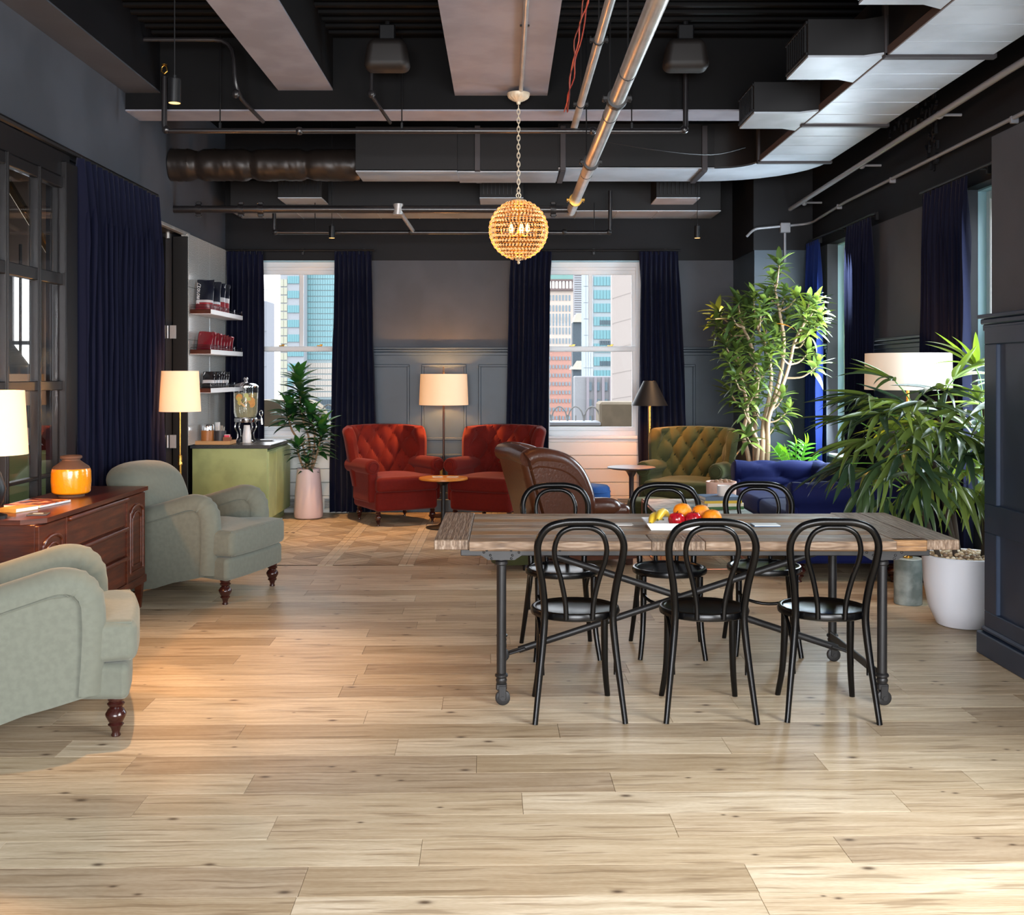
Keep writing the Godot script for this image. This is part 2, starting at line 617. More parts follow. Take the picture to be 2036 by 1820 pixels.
func build_floor() -> void:
	var b := MB.new()
	b.box(Vector3(-1.45, -0.112, -5.15), Vector3(10.7, 0.2, 18.1))
	var fl := struct(b, "floor", mat(col("8d7a5f"), 0.7))
	var wood := mat(Color.WHITE, 0.42, 0.0, 0.35)
	wood.albedo_texture = wood_atlas()
	M.oak = wood
	var turn := Node3D.new()
	var tilt := 0.0157
	rng.seed = 5
	# where the cross joints of the nearest rows fall
	var joints := [-0.60, -0.264, -0.774, 0.065, -0.942, -0.107, -0.437, -1.113, -0.612, -0.283, -0.78]
	var zs := 3.247
	var last := -1
	for r in range(-1, 28):
		var zn := zs + r * 0.1995        # depth of the near edge of the row
		var zf := zn + 0.1995
		if zf > 8.84:
			zf = 8.84
		var j: float = (joints[r] if r >= 0 and r < joints.size() else rng.randf_range(-0.7, 0.7))
		if r == -1:
			j = -0.60
		j += tilt * zn
		var left := maxf(-zn * 0.475 - 0.25, -3.0)
		var right := minf(zn * 0.49 + 0.25, 3.12)
		var n0 := ceili((left - j) / 1.345) - 1
		var x := j + n0 * 1.345
		while x < right:
			var x0 := maxf(x, left) if r > 18 else x
			var x1 := minf(x + 1.345, 3.2)
			x0 = maxf(x0, -3.1)
			if x1 - x0 > 0.04:
				var row := rng.randi_range(0, 7)
				if row == last:
					row = (row + 3) % 8
				last = row
				var o := shape(plank_mesh(x0, x1, -zf, -zn, row, rng.randf() < 0.5, (x0 - x) / 1.345, (x1 - x) / 1.345), "plank", wood, fl)
				o.rotation.y = tilt
			x += 1.345
	# the far part: square panels of diagonal boards between double strips
	var strips := MB.new()
	var start := -8.84
	var inner := MB.new()
	inner.has_uv = true
	var pitch := 0.64
	for kx in range(-5, 6):
		var cx := -1.44 + kx * pitch + 0.02
		for kz in 6:
			var za := start - kz * pitch
			for s in [-1, 1]:
				var px: float = cx + s * 0.031
				if px > -3.05 and px < 3.1:
					var o := shape(plank_mesh(px - 0.03, px + 0.03, maxf(za - pitch, -12.3), za, [2, 5, 0][posmod(kz + kx, 3)], false, 0.1 + 0.07 * kz, 0.15 + 0.07 * kz), "parquet_strip", wood, fl)
					o.position.y = 0.0
			# one panel of boards laid at 45 degrees, mirrored from panel to panel
			var sq := PackedVector2Array([Vector2(cx + 0.063, za - pitch + 0.002), Vector2(cx + pitch - 0.063, za - pitch + 0.002), Vector2(cx + pitch - 0.063, za - 0.002), Vector2(cx + 0.063, za - 0.002)])
			var mid := Vector2(cx + pitch * 0.5, za - pitch * 0.5)
			for q in 4:
				var dir := Vector2(1, 1).rotated(PI / 2 * q).normalized()
				var tri_ := PackedVector2Array([mid, mid + Vector2(1, 0).rotated(PI / 2 * q) * 0.6, mid + Vector2(0, 1).rotated(PI / 2 * q) * 0.6])
				for n in range(0, 8):
					var across := dir.orthogonal()
					var off := (n - 3.5) * 0.075
					var board := PackedVector2Array()
					for c in [[-0.05, -0.0365], [0.7, -0.0365], [0.7, 0.0365], [-0.05, 0.0365]]:
						board.append(mid + dir * c[0] + across * (off + c[1]))
					var quarter := PackedVector2Array([mid, mid + dir.rotated(-PI / 4) * 0.9, mid + dir.rotated(PI / 4) * 0.9])
					for p1 in Geometry2D.intersect_polygons(board, quarter):
						for p2 in Geometry2D.intersect_polygons(p1, sq):
							var tt := Geometry2D.triangulate_polygon(p2)
							var first := inner.v.size()
							var row := posmod(n * 3 + q + kx, 8)
							for v2 in p2:
								var along := (v2 - mid).dot(dir)
								var side := (v2 - mid).dot(across) - off
								inner.pt(Vector3(v2.x, -0.0006 * (n % 3), v2.y), Vector2(0.1 * (n % 7) + along * 0.5, (row + 0.5) / 8.0 + side * 0.6))
							for m in range(0, tt.size(), 3):
								var a := tt[m]; var c2 := tt[m + 1]; var d := tt[m + 2]
								if (p2[c2] - p2[a]).cross(p2[d] - p2[a]) > 0:
									inner.tri(first + a, first + d, first + c2)
								else:
									inner.tri(first + a, first + c2, first + d)
	inner.angle = 5.0
	var dk := part(inner, "parquet_boards", wood, fl)
	tag(dk, "", "", "", "stuff")
	# floor under what the photograph does not show, towards and behind the camera
	b = MB.new()
	b.box(Vector3(0, -0.006, 0.3), Vector3(6.2, 0.012, 6.6))
	part(b, "floor_covering", mat(col("d3b995"), 0.42), fl)

func rail_profile(b: MB, a: Vector3, c: Vector3, out: Vector3) -> void:
	# a stepped chair rail from a to c, standing off the wall along out
	b.bar(a + out * 0.025 + Vector3.UP * 0.025, c + out * 0.025 + Vector3.UP * 0.025, 0.05, 0.022, Vector3.UP, 0.004)
	b.bar(a + out * 0.016 - Vector3.UP * 0.002, c + out * 0.016 - Vector3.UP * 0.002, 0.032, 0.03, Vector3.UP, 0.006)
	b.bar(a + out * 0.009 - Vector3.UP * 0.035, c + out * 0.009 - Vector3.UP * 0.035, 0.018, 0.035, Vector3.UP, 0.004)

func build_walls() -> void:
	# the far wall, black above 2.75 m, with two window openings and a panelled lower part
	var b := MB.new()
	var z := -12.2
	var spans := [[-3.6, -2.79], [-1.69, 0.40], [1.50, 3.7]]
	for s in spans:
		b.box(Vector3((s[0] + s[1]) / 2, 1.375, z - 0.175), Vector3(s[1] - s[0], 2.75, 0.35))
	for s in [[-2.79, -1.69], [0.40, 1.50]]:
		b.box(Vector3((s[0] + s[1]) / 2, 0.405, z - 0.2), Vector3(s[1] - s[0], 0.81, 0.3))
	var wb := struct(b, "wall_back", M.wall_grey)
	b = MB.new()
	b.box(Vector3(0, 3.45, z - 0.175), Vector3(7.4, 1.4, 0.35))
	part(b, "upper_wall", M.black_paint, wb)
	for s in [[-1.69, 0.40], [1.50, 2.5]]:
		b = MB.new()
		rail_profile(b, Vector3(s[0], 1.765, z), Vector3(s[1], 1.765, z), Vector3(0, 0, 1))
		part(b, "chair_rail", M.wainscot, wb)
		b = MB.new()
		b.box(Vector3((s[0] + s[1]) / 2, 0.86, z + 0.004), Vector3(s[1] - s[0], 1.72, 0.008))
		b.box(Vector3((s[0] + s[1]) / 2, 0.07, z + 0.012), Vector3(s[1] - s[0], 0.14, 0.024), 0.005)
		part(b, "wainscot", M.wainscot, wb)
	b = MB.new()
	b.box(Vector3(-0.69, 0.44, z + 0.012), Vector3(0.075, 0.115, 0.008), 0.002)
	part(b, "outlet", M.brass, wb)
	# raised frames of the panelling between the windows
	for f in [[-1.69, -1.02], [-0.92, -0.40], [-0.30, 0.40], [1.50, 2.1]]:
		for y in [[0.80, 1.60], [0.20, 0.62]]:
			b = MB.new()
			var x0: float = f[0] + 0.03
			var x1: float = f[1] - 0.03
			b.box(Vector3((x0 + x1) / 2, y[1], z + 0.016), Vector3(x1 - x0 + 0.03, 0.03, 0.018), 0.005)
			b.box(Vector3((x0 + x1) / 2, y[0], z + 0.016), Vector3(x1 - x0 + 0.03, 0.03, 0.018), 0.005)
			b.box(Vector3(x0, (y[0] + y[1]) / 2, z + 0.016), Vector3(0.03, y[1] - y[0], 0.018), 0.005)
			b.box(Vector3(x1, (y[0] + y[1]) / 2, z + 0.016), Vector3(0.03, y[1] - y[0], 0.018), 0.005)
			part(b, "panel_moulding", M.wainscot, wb)
	# the pier in the far right corner
	b = MB.new()
	b.box(Vector3(2.9, 1.375, -11.7), Vector3(0.8, 2.75, 1.06))
	var pier := struct(b, "wall_pier", M.wainscot)
	b = MB.new()
	b.box(Vector3(2.9, 3.45, -11.7), Vector3(0.82, 1.4, 1.08))
	part(b, "upper_wall", M.black_paint, pier)
	# the right wall with two windows and the panelled pier near the camera
	b = MB.new()
	for s in [[5.0, 6.2], [7.5, 9.45], [10.65, 12.5]]:
		b.box(Vector3(3.255, 1.375, -(s[0] + s[1]) / 2), Vector3(0.35, 2.75, s[1] - s[0]))
	for s in [[6.2, 7.5], [9.45, 10.65]]:
		b.box(Vector3(3.255, 0.365, -(s[0] + s[1]) / 2), Vector3(0.35, 0.73, s[1] - s[0]))
	var wr := struct(b, "wall_right", M.wall_grey)
	b = MB.new()
	b.box(Vector3(3.255, 3.45, -4.4), Vector3(0.35, 1.4, 16.4))
	part(b, "upper_wall", M.black_paint, wr)
	# broken plaster high on the wall
	b = MB.new()
	rng.seed = 50
	for k in 70:
		var y := rng.randf_range(2.95, 3.50)
		var zz := 8.05 + (y - 3.3) * 0.15 + rng.randf_range(-0.10, 0.10) if k < 40 else rng.randf_range(7.9, 9.0)
		if k >= 40:
			y = rng.randf_range(3.36, 3.5)
		b.bar(at(3.075, y, zz), at(3.075, y + rng.randf_range(0.02, 0.07), zz + rng.randf_range(-0.04, 0.04)), rng.randf_range(0.01, 0.03), rng.randf_range(0.01, 0.035), Vector3.RIGHT, 0.003)
	tag(part(b, "broken_plaster", M.black_paint, wr), "", "", "", "stuff")
	for s in [[5.9, 6.2], [7.5, 9.45], [10.65, 11.2]]:
		b = MB.new()
		rail_profile(b, at(3.08, 1.765, s[0]), at(3.08, 1.765, s[1]), Vector3(-1, 0, 0))
		part(b, "chair_rail", M.wainscot, wr)
		b = MB.new()
		b.box(Vector3(3.076, 0.86, -(s[0] + s[1]) / 2), Vector3(0.008, 1.72, s[1] - s[0]))
		b.box(Vector3(3.066, 0.07, -(s[0] + s[1]) / 2), Vector3(0.024, 0.14, s[1] - s[0]), 0.005)
		part(b, "wainscot", M.wainscot, wr)
	b = MB.new()
	var zn := 3.6
	b.box(Vector3(2.97, 1.4, (zn - 0.8) / 2 + 0.0), Vector3(0.66, 2.8, zn + 0.8))           # towards the camera, beside it
	b.box(Vector3(2.97, 1.4, -4.725), Vector3(0.66, 2.8, 2.65))
	b.box(Vector3(2.97, 0.4, -2.1), Vector3(0.66, 0.8, 2.6))
	b.box(Vector3(2.97, 2.7, -2.1), Vector3(0.66, 0.2, 2.6))
	var wn := struct(b, "wall_right_near", M.wall_grey)
	b = MB.new()
	b.box(Vector3(2.634, 0.9, -4.745), Vector3(0.02, 1.8, 2.61))
	b.box(Vector3(2.97, 0.9, -6.054), Vector3(0.68, 1.8, 0.012))
	part(b, "wainscot", M.navy_panel, wn)
	b = MB.new()
	rail_profile(b, at(2.624, 1.80, 6.085), at(2.624, 1.80, 3.4), Vector3(-1, 0, 0))
	part(b, "chair_rail", M.navy_panel, wn)
	for y in [[0.233, 0.66], [0.815, 1.675]]:
		b = MB.new()
		b.box(Vector3(2.617, (y[0] + y[1]) / 2, -5.985), Vector3(0.026, y[1] - y[0], 0.15), 0.004)
		b.box(Vector3(2.617, (y[0] + y[1]) / 2, -4.72), Vector3(0.026, y[1] - y[0], 0.15), 0.004)
		b.box(Vector3(2.617, (y[0] + y[1]) / 2, -3.5), Vector3(0.026, y[1] - y[0], 0.15), 0.004)
		part(b, "stile", M.navy_panel, wn)
	for y in [[0.1, 0.233], [0.66, 0.815], [1.675, 1.77]]:
		b = MB.new()
		b.box(Vector3(2.617, (y[0] + y[1]) / 2, -4.745), Vector3(0.026, y[1] - y[0], 2.63), 0.004)
		part(b, "panel_rail", M.navy_panel, wn)
	b = MB.new()
	b.box(Vector3(2.96, 0.06, -4.745), Vector3(0.78, 0.12, 2.68), 0.006)
	b.box(Vector3(2.965, 0.135, -4.745), Vector3(0.75, 0.03, 2.66), 0.01)
	var bs := struct(b, "baseboard_right", M.navy_panel)
	# left: plastered wall above the partition, the pier, and the wall beyond it
	b = MB.new()
	b.box(Vector3(-3.1, 3.57, -2.9), Vector3(0.3, 1.2, 12.26))
	b.box(Vector3(-3.1, 1.49, -0.2), Vector3(0.3, 2.98, 7.4))
	b.box(Vector3(-3.01, 1.48, -8.24), Vector3(0.1, 2.96, 1.58))
	struct(b, "wall_left", M.wall_grey)
	b = MB.new()
	b.box(Vector3(-3.2, 3.5, -10.7), Vector3(0.3, 1.28, 3.34))
	b.box(Vector3(-3.34, 1.43, -11.45), Vector3(0.3, 2.86, 1.5))
	struct(b, "wall_left_far", M.wall_grey)
	# behind the camera, with a wide opening added for the fill light
	b = MB.new()
	b.box(Vector3(0, 0.35, 3.75), Vector3(7.4, 0.7, 0.3))
	b.box(Vector3(0, 3.5, 3.75), Vector3(7.4, 1.4, 0.3))
	b.box(Vector3(-2.95, 1.75, 3.75), Vector3(0.9, 2.1, 0.3))
	b.box(Vector3(2.95, 1.75, 3.75), Vector3(0.9, 2.1, 0.3))
	struct(b, "wall_front", M.wall_grey)

func build_ceiling() -> void:
	var b := MB.new()
	b.box(Vector3(0.2, 4.23, -4.4), Vector3(7.0, 0.2, 16.6))
	var cl := struct(b, "ceiling", M.ceiling_black)
	b = MB.new()
	for k in 26:
		b.box(Vector3(0, 4.115, -8.5 + k * 0.16), Vector3(6.0, 0.03, 0.05), 0.006)
	var ribs := part(b, "deck_ribs", M.ceiling_black, cl)
	tag(ribs, "", "", "", "stuff")
	# downstand beams along the room and the one across it
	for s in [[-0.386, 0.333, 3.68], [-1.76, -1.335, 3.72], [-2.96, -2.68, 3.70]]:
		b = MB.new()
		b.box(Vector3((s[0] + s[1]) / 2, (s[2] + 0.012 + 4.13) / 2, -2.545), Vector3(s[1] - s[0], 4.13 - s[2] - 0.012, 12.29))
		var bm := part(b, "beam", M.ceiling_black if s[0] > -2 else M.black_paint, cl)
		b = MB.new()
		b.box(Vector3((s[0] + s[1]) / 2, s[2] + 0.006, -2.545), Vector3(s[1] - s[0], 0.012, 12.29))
		part(b, "lit_soffit", M.lit_soffit if s[0] > -2 else M.wall_grey, bm)  # thin plate whose paler grey stands for light from below
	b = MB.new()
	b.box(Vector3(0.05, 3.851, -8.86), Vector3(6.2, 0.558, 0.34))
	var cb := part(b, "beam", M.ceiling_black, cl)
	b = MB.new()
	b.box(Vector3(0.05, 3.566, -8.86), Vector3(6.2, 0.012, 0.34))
	part(b, "lit_soffit", M.lit_soffit, cb)

func sash_window(called: String, where: Vector3, turn: float, w: float, y0: float, y1: float, center_bar: bool) -> Node3D:
	# a white double-hung window in its opening; local x across, z towards the room
	var o := thing(called, "", "", where, turn)
	o.set_meta("kind", "structure")
	var h := y1 - y0
	var b := MB.new()
	b.box(Vector3(-w / 2 + 0.03, y0 + h / 2, -0.1), Vector3(0.06, h, 0.09), 0.006)
	b.box(Vector3(w / 2 - 0.03, y0 + h / 2, -0.1), Vector3(0.06, h, 0.09), 0.006)
	b.box(Vector3(0, y1 - 0.031, -0.1), Vector3(w - 0.004, 0.06, 0.086), 0.006)
	b.box(Vector3(0, y1 - 0.075, -0.11), Vector3(w - 0.1, 0.035, 0.06), 0.004)
	b.box(Vector3(0, y0 + 0.031, -0.1), Vector3(w - 0.004, 0.06, 0.086), 0.006)
	part(b, "window_frame", M.white_paint, o)
	b = MB.new()
	for s in [-1, 1]:
		b.box(Vector3(s * (w / 2 + 0.004), y0 + h / 2, -0.1), Vector3(0.012, h, 0.2))
	b.box(Vector3(0, y1 + 0.004, -0.1), Vector3(w, 0.012, 0.2))
	part(b, "jamb_lining", M.skylit_white, o)
	b = MB.new()
	b.box(Vector3(0, y0 - 0.01, 0.005), Vector3(w + 0.02, 0.035, 0.17), 0.008)
	b.box(Vector3(0, y0 - 0.045, 0.02), Vector3(w, 0.035, 0.05), 0.006)
	part(b, "sill", M.white_paint, o)
	var ym := 1.785
	for s in [[y0 + 0.05, ym, -0.085], [ym, y1 - 0.09, -0.125]]:
		b = MB.new()
		var yc: float = (s[0] + s[1]) / 2
		for q in [-1, 1]:
			b.box(Vector3(q * (w / 2 - 0.075), yc, s[2]), Vector3(0.045, s[1] - s[0] + 0.055, 0.037), 0.005)
		b.box(Vector3(0, s[0] + (0.0 if s[0] == ym else 0.02), s[2]), Vector3(w - 0.11, 0.06, 0.041), 0.005)
		b.box(Vector3(0, s[1] - (0.0 if s[1] == ym else 0.02), s[2]), Vector3(w - 0.11, 0.05, 0.041), 0.005)
		if s[0] == ym and center_bar:
			b.box(Vector3(0, yc, s[2]), Vector3(0.045, s[1] - s[0], 0.034), 0.005)
		var sa := part(b, "sash", M.white_paint, o)
		for q in ([-1, 1] if s[0] == ym and center_bar else [0]):
			b = MB.new()
			var pw := (w / 2 - 0.1) if q else w - 0.17
			b.box(Vector3(q * (w / 4 - 0.035), yc, s[2]), Vector3(pw, s[1] - s[0] - 0.05, 0.006))
			part(b, "pane", M.glass, sa)
	for q in [-1, 1]:
		b = MB.new()
		b.box(Vector3(q * w * 0.19, ym + 0.035, -0.07), Vector3(0.06, 0.012, 0.03), 0.004)
		b.box(Vector3(q * w * 0.19 + 0.02, ym + 0.045, -0.06), Vector3(0.035, 0.012, 0.014), 0.004)
		part(b, "sash_lock", M.brass, o)
	return o

func curtain(called: String, label: String, group: String, where: Vector3, turn: float, w0: float, w1: float, h: float, folds: int, depth: float, material: Material, lean := 0.0) -> Node3D:
	# gathered cloth hanging from y = 0 of its node down to -h; w0 wide above, w1 below
	var o := thing(called, label, "curtain", where, turn, group)
	var b := MB.new()
	var n := folds * 10 + 1
	var ph := rng.randf() * 6.0
	var no := FastNoiseLite.new()
	no.seed = int(ph * 1000)
	no.frequency = 1.1
	b.grid(n, 22, func(i: int, j: int):
		var u := float(i) / (n - 1)
		var d := 1.0 - float(j) / 21.0          # 0 at the top, 1 at the floor
		var gather := smoothstep(0.0, 0.16, d)
		var w := lerpf(w0, w1, smoothstep(0.0, 0.9, d))
		var a := u * folds * TAU + ph + 1.3 * no.get_noise_2d(u * 4.0, d * 1.3) * gather
		var zz := depth * sin(a) * lerpf(0.45, 1.0, gather) * (0.75 + 0.5 * no.get_noise_2d(u * 6.0 + 9.0, d)) + depth * 0.22 * sin(a * 2.0 + 1.0) * gather
		if d < 0.045:
			zz *= 0.6
		return Vector3((u - 0.5) * w + lean * d + 0.35 * depth * cos(a) * gather, -d * h, zz))
	b.angle = 70.0
	part(b, "cloth", material, o)
	b = MB.new()
	b.cyl(Vector3(0, 0.012, 0), Vector3(0, -0.03, 0), 0.005, 6)
	var hm := b.mesh()
	for i in 7:
		shape(hm, "hook", M.black_metal, o).position = Vector3(w0 * (i / 6.0 - 0.5) * 0.94, 0, 0)
	return o

func rod(called: String, label: String, a: Vector3, b_: Vector3, out: Vector3, r: float) -> void:
	var o := thing(called, label, "curtain rod", (a + b_) / 2)
	var b := MB.new()
	var c := (a + b_) / 2
	b.cyl(a - c, b_ - c, r, 8)
	part(b, "pole", M.black_metal, o)
	for s in [0.08, 0.5, 0.92]:
		b = MB.new()
		var p := a.lerp(b_, s) - c
		b.cyl(p, p - out, r * 0.8, 6)
		b.box(p - out, Vector3(0.03, 0.07, 0.03), 0.003)
		part(b, "bracket", M.black_metal, o)

func build_windows() -> void:
	sash_window("window_1", Vector3(-2.24, 0, -12.2), 0, 1.1, 0.83, 2.74, true)
	sash_window("window_2", Vector3(0.95, 0, -12.2), 0, 1.1, 0.83, 2.74, true)
	sash_window("window_3", Vector3(3.18, 0, -10.05), -90, 1.2, 0.75, 2.74, false)
	sash_window("window_4", Vector3(3.18, 0, -6.85), -90, 1.3, 0.75, 2.74, false)
	var g := "curtains of the far wall"
	curtain("velvet_curtain", "dark blue velvet curtain beside the stone shelf panel, behind the drink dispenser", g, at(-2.80, 2.83, 12.03), 0, 0.40, 0.42, 2.81, 7, 0.045, M.curtain, -0.02)
	curtain("velvet_curtain", "dark blue velvet curtain hanging behind the left red wing chair", g, at(-1.63, 2.83, 12.03), 0, 0.40, 0.50, 2.81, 8, 0.045, M.curtain)
	curtain("velvet_curtain", "dark blue velvet curtain hanging behind the right red wing chair", g, at(0.29, 2.83, 12.03), 0, 0.44, 0.46, 2.81, 8, 0.045, M.curtain, -0.04)
	curtain("velvet_curtain", "dark blue velvet curtain hanging behind the black cone lamp", g, at(1.66, 2.83, 12.03), 0, 0.42, 0.54, 2.81, 8, 0.045, M.curtain, 0.05)
	g = "curtains of the side wall"
	curtain("velvet_curtain", "daylit blue velvet curtain between the tall tree and the side window", g, at(3.0, 2.80, 10.85), -90, 0.42, 0.40, 2.78, 7, 0.045, M.curtain_lit)
	curtain("velvet_curtain", "blue velvet curtain on the near side of the narrow side window", g, at(3.0, 2.80, 9.45), -90, 0.62, 0.55, 2.78, 9, 0.045, M.curtain)
	curtain("velvet_curtain", "tall blue velvet curtain behind the palm, next to the panelled pier", g, at(3.0, 2.80, 7.62), -90, 0.78, 0.85, 2.78, 11, 0.05, M.curtain)
	curtain("stage_curtain", "wide floor-length navy velvet curtain beside the steel and glass partition", "", at(-2.84, 2.96, 8.32), 90, 1.75, 1.72, 2.94, 16, 0.075, M.curtain)
	rod("curtain_rod", "thin black curtain rod over the window with the plant", at(-3.0, 2.845, 12.03), at(-1.4, 2.845, 12.03), Vector3(0, 0, 0.16), 0.01)
	rod("curtain_rod", "thin black curtain rod over the window with the arched railing", at(0.05, 2.845, 12.03), at(1.9, 2.845, 12.03), Vector3(0, 0, 0.16), 0.01)
	rod("curtain_rod", "black curtain rod over the side window by the tree", at(3.0, 2.815, 11.0), at(3.0, 2.815, 9.05), Vector3(-0.07, 0, 0), 0.01)
	rod("curtain_rod", "black curtain rod over the side window by the palm", at(3.0, 2.815, 8.05), at(3.0, 2.815, 6.1), Vector3(-0.07, 0, 0), 0.01)
	rod("curtain_track", "heavy dark curtain track above the steel partition", at(-2.88, 2.985, 9.25), at(-2.88, 2.985, 4.2), Vector3(0.06, 0, 0), 0.02)
	# boarded radiator casings under the two far windows
	for q in [[-2.24, "white boarded radiator cover under the window with the plant"], [0.95, "white boarded radiator cover under the window with the arched railing"]]:
		var o := thing("radiator_cover", q[1], "radiator cover", Vector3(q[0], 0, -12.2), 0, "radiator covers")
		for k in 4:
			var b := MB.new()
			b.box(Vector3(0, 0.255 + k * 0.147, 0.03), Vector3(1.09, 0.143, 0.04), 0.006)
			part(b, "board", M.board_white, o)
		var b := MB.new()
		b.box(Vector3(0, 0.02, 0.03), Vector3(1.09, 0.04, 0.04), 0.004)
		b.box(Vector3(0, 0.165, 0.03), Vector3(1.09, 0.03, 0.04), 0.004)
		for k in 5:
			b.box(Vector3(-0.53 + k * 0.265, 0.095, 0.03), Vector3(0.03, 0.12, 0.04), 0.004)
		part(b, "grille_frame", M.board_white, o)
		b = MB.new()
		for k in 7:
			b.box(Vector3(0, 0.048 + k * 0.016, 0.028), Vector3(1.05, 0.007, 0.02))
		part(b, "louvre", M.board_white, o)
		b = MB.new()
		b.box(Vector3(0, 0.095, 0.0), Vector3(1.05, 0.12, 0.008))
		part(b, "grille_back", mat(col("55575a"), 0.7), o)

func build_partition() -> void:
	# steel frame with glass along the left side
	var o := thing("window_5", "", "", Vector3(-2.9, 0, 0))
	o.set_meta("kind", "structure")
	for z in [4.1, 5.3, 6.45, 6.9]:
		var b := MB.new()
		b.box(Vector3(0, 1.4, -z), Vector3(0.06, 2.8, 0.045), 0.005)
		b.box(Vector3(0.012, 1.4, -z), Vector3(0.05, 2.8, 0.02), 0.004)
		part(b, "mullion", M.steel_frame, o)
	var b := MB.new()
	b.box(Vector3(0, 1.45, -7.36), Vector3(0.10, 2.9, 0.2), 0.006)
	part(b, "post", M.steel_frame, o)
	b = MB.new()
	b.box(Vector3(-0.02, 2.88, -5.7), Vector3(0.08, 0.16, 3.4), 0.005)
	part(b, "head", M.steel_frame, o)
	for y in [[2.76, 0.07], [2.13, 0.075], [1.44, 0.06], [0.87, 0.02], [0.06, 0.12]]:
		b = MB.new()
		b.box(Vector3(0, y[0], -5.7), Vector3(0.055, y[1], 3.3), 0.004)
		part(b, "transom", M.steel_frame, o)
	for z in [[4.1, 5.3], [5.3, 6.45], [6.45, 6.9], [6.9, 7.26]]:
		for y in [[0.12, 1.41], [1.47, 2.09], [2.17, 2.72]]:
			b = MB.new()
			b.box(Vector3(0, (y[0] + y[1]) / 2, -(z[0] + z[1]) / 2), Vector3(0.008, y[1] - y[0], z[1] - z[0] - 0.04))
			part(b, "pane", M.partition_glass, o)
	# what stands in the next room: its walls, the stair and green cabinets
	b = MB.new()
	b.box(Vector3(-6.6, 2.05, -6.6), Vector3(0.2, 4.3, 8.8))
	b.box(Vector3(-6.6, 0.45, -12.2), Vector3(0.2, 1.1, 2.4))  # unseen opening added above this so daylight reaches the far wall
	b.box(Vector3(-6.6, 3.5, -12.2), Vector3(0.2, 1.4, 2.4))
	b.box(Vector3(-6.6, 2.05, -13.8), Vector3(0.2, 4.3, 0.8))
	b.box(Vector3(-4.9, 2.05, -2.1), Vector3(3.4, 4.3, 0.2))
	b.box(Vector3(-3.55, 2.05, -13.4), Vector3(0.2, 4.3, 1.7))
	b.box(Vector3(-5.0, 4.22, -8.2), Vector3(3.4, 0.18, 12.4))
	struct(b, "wall_next_room", mat(col("1d1b1d"), 0.7))
	b = MB.new()
	b.box(Vector3(-4.7, 2.05, -14.1), Vector3(2.42, 4.3, 0.2))
	b.box(Vector3(-6.2, 0.45, -14.1), Vector3(0.6, 1.1, 0.2))
	b.box(Vector3(-6.2, 3.5, -14.1), Vector3(0.6, 1.4, 0.2))
	struct(b, "wall_next_room_back", mat(col("c7a998"), 0.65))
	b = MB.new()
	for x in [-6.46, -6.2, -5.94]:
		b.box(Vector3(x, 1.9, -14.05), Vector3(0.04, 1.8, 0.06), 0.004)
	b.box(Vector3(-6.2, 1.9, -14.05), Vector3(0.5, 0.05, 0.06), 0.004)
	for x in [-5.82, -5.70, -5.62]:
		b.box(Vector3(x, 1.7, -13.95), Vector3(0.035, 3.0, 0.05), 0.004)
	struct(b, "trim_next_room", M.steel_frame)
	var st := thing("staircase", "dark steel staircase descending behind the glass partition", "staircase", Vector3(-3.55, 0, 0))
	b = MB.new()
	b.bar(Vector3(0, 2.75, -5.75), Vector3(0, 0.55, -9.8), 0.05, 0.38, Vector3.UP, 0.005)
	part(b, "stringer", M.black_metal, st)
	b = MB.new()
	b.bar(Vector3(0, 4.05, -5.9), Vector3(0, 2.03, -9.5), 0.05, 0.05, Vector3.UP, 0.008)
	part(b, "handrail", M.brass, st)
	for k in 12:
		b = MB.new()
		var z := 6.3 + k * 0.27
		var y := 2.93 - (z - 5.75) * 0.543
		b.cyl(Vector3(0, y, -z), Vector3(0, y + 0.86, -z), 0.011, 6)
		part(b, "baluster", M.black_metal, st)
	for k in 10:
		b = MB.new()
		b.box(Vector3(-0.5, 2.72 - k * 0.2, -5.8 - k * 0.37), Vector3(1.0, 0.04, 0.33), 0.004)
		part(b, "tread", M.black_metal, st)
	var cab := thing("green_cabinet", "pale green base cabinets seen through the glass partition", "cabinet", Vector3(-5.1, 0, -12.6))
	b = MB.new()
	b.box(Vector3(0, 0.34, 0), Vector3(2.6, 0.68, 0.6), 0.004)
	part(b, "body", mat(col("8fa06a"), 0.45), cab)
	for k in 6:
		b = MB.new()
		b.box(Vector3(-1.07 + k * 0.43, 0.34, 0.31), Vector3(0.42, 0.6, 0.02), 0.003)
		part(b, "door", mat(col("93a56e"), 0.4), cab)

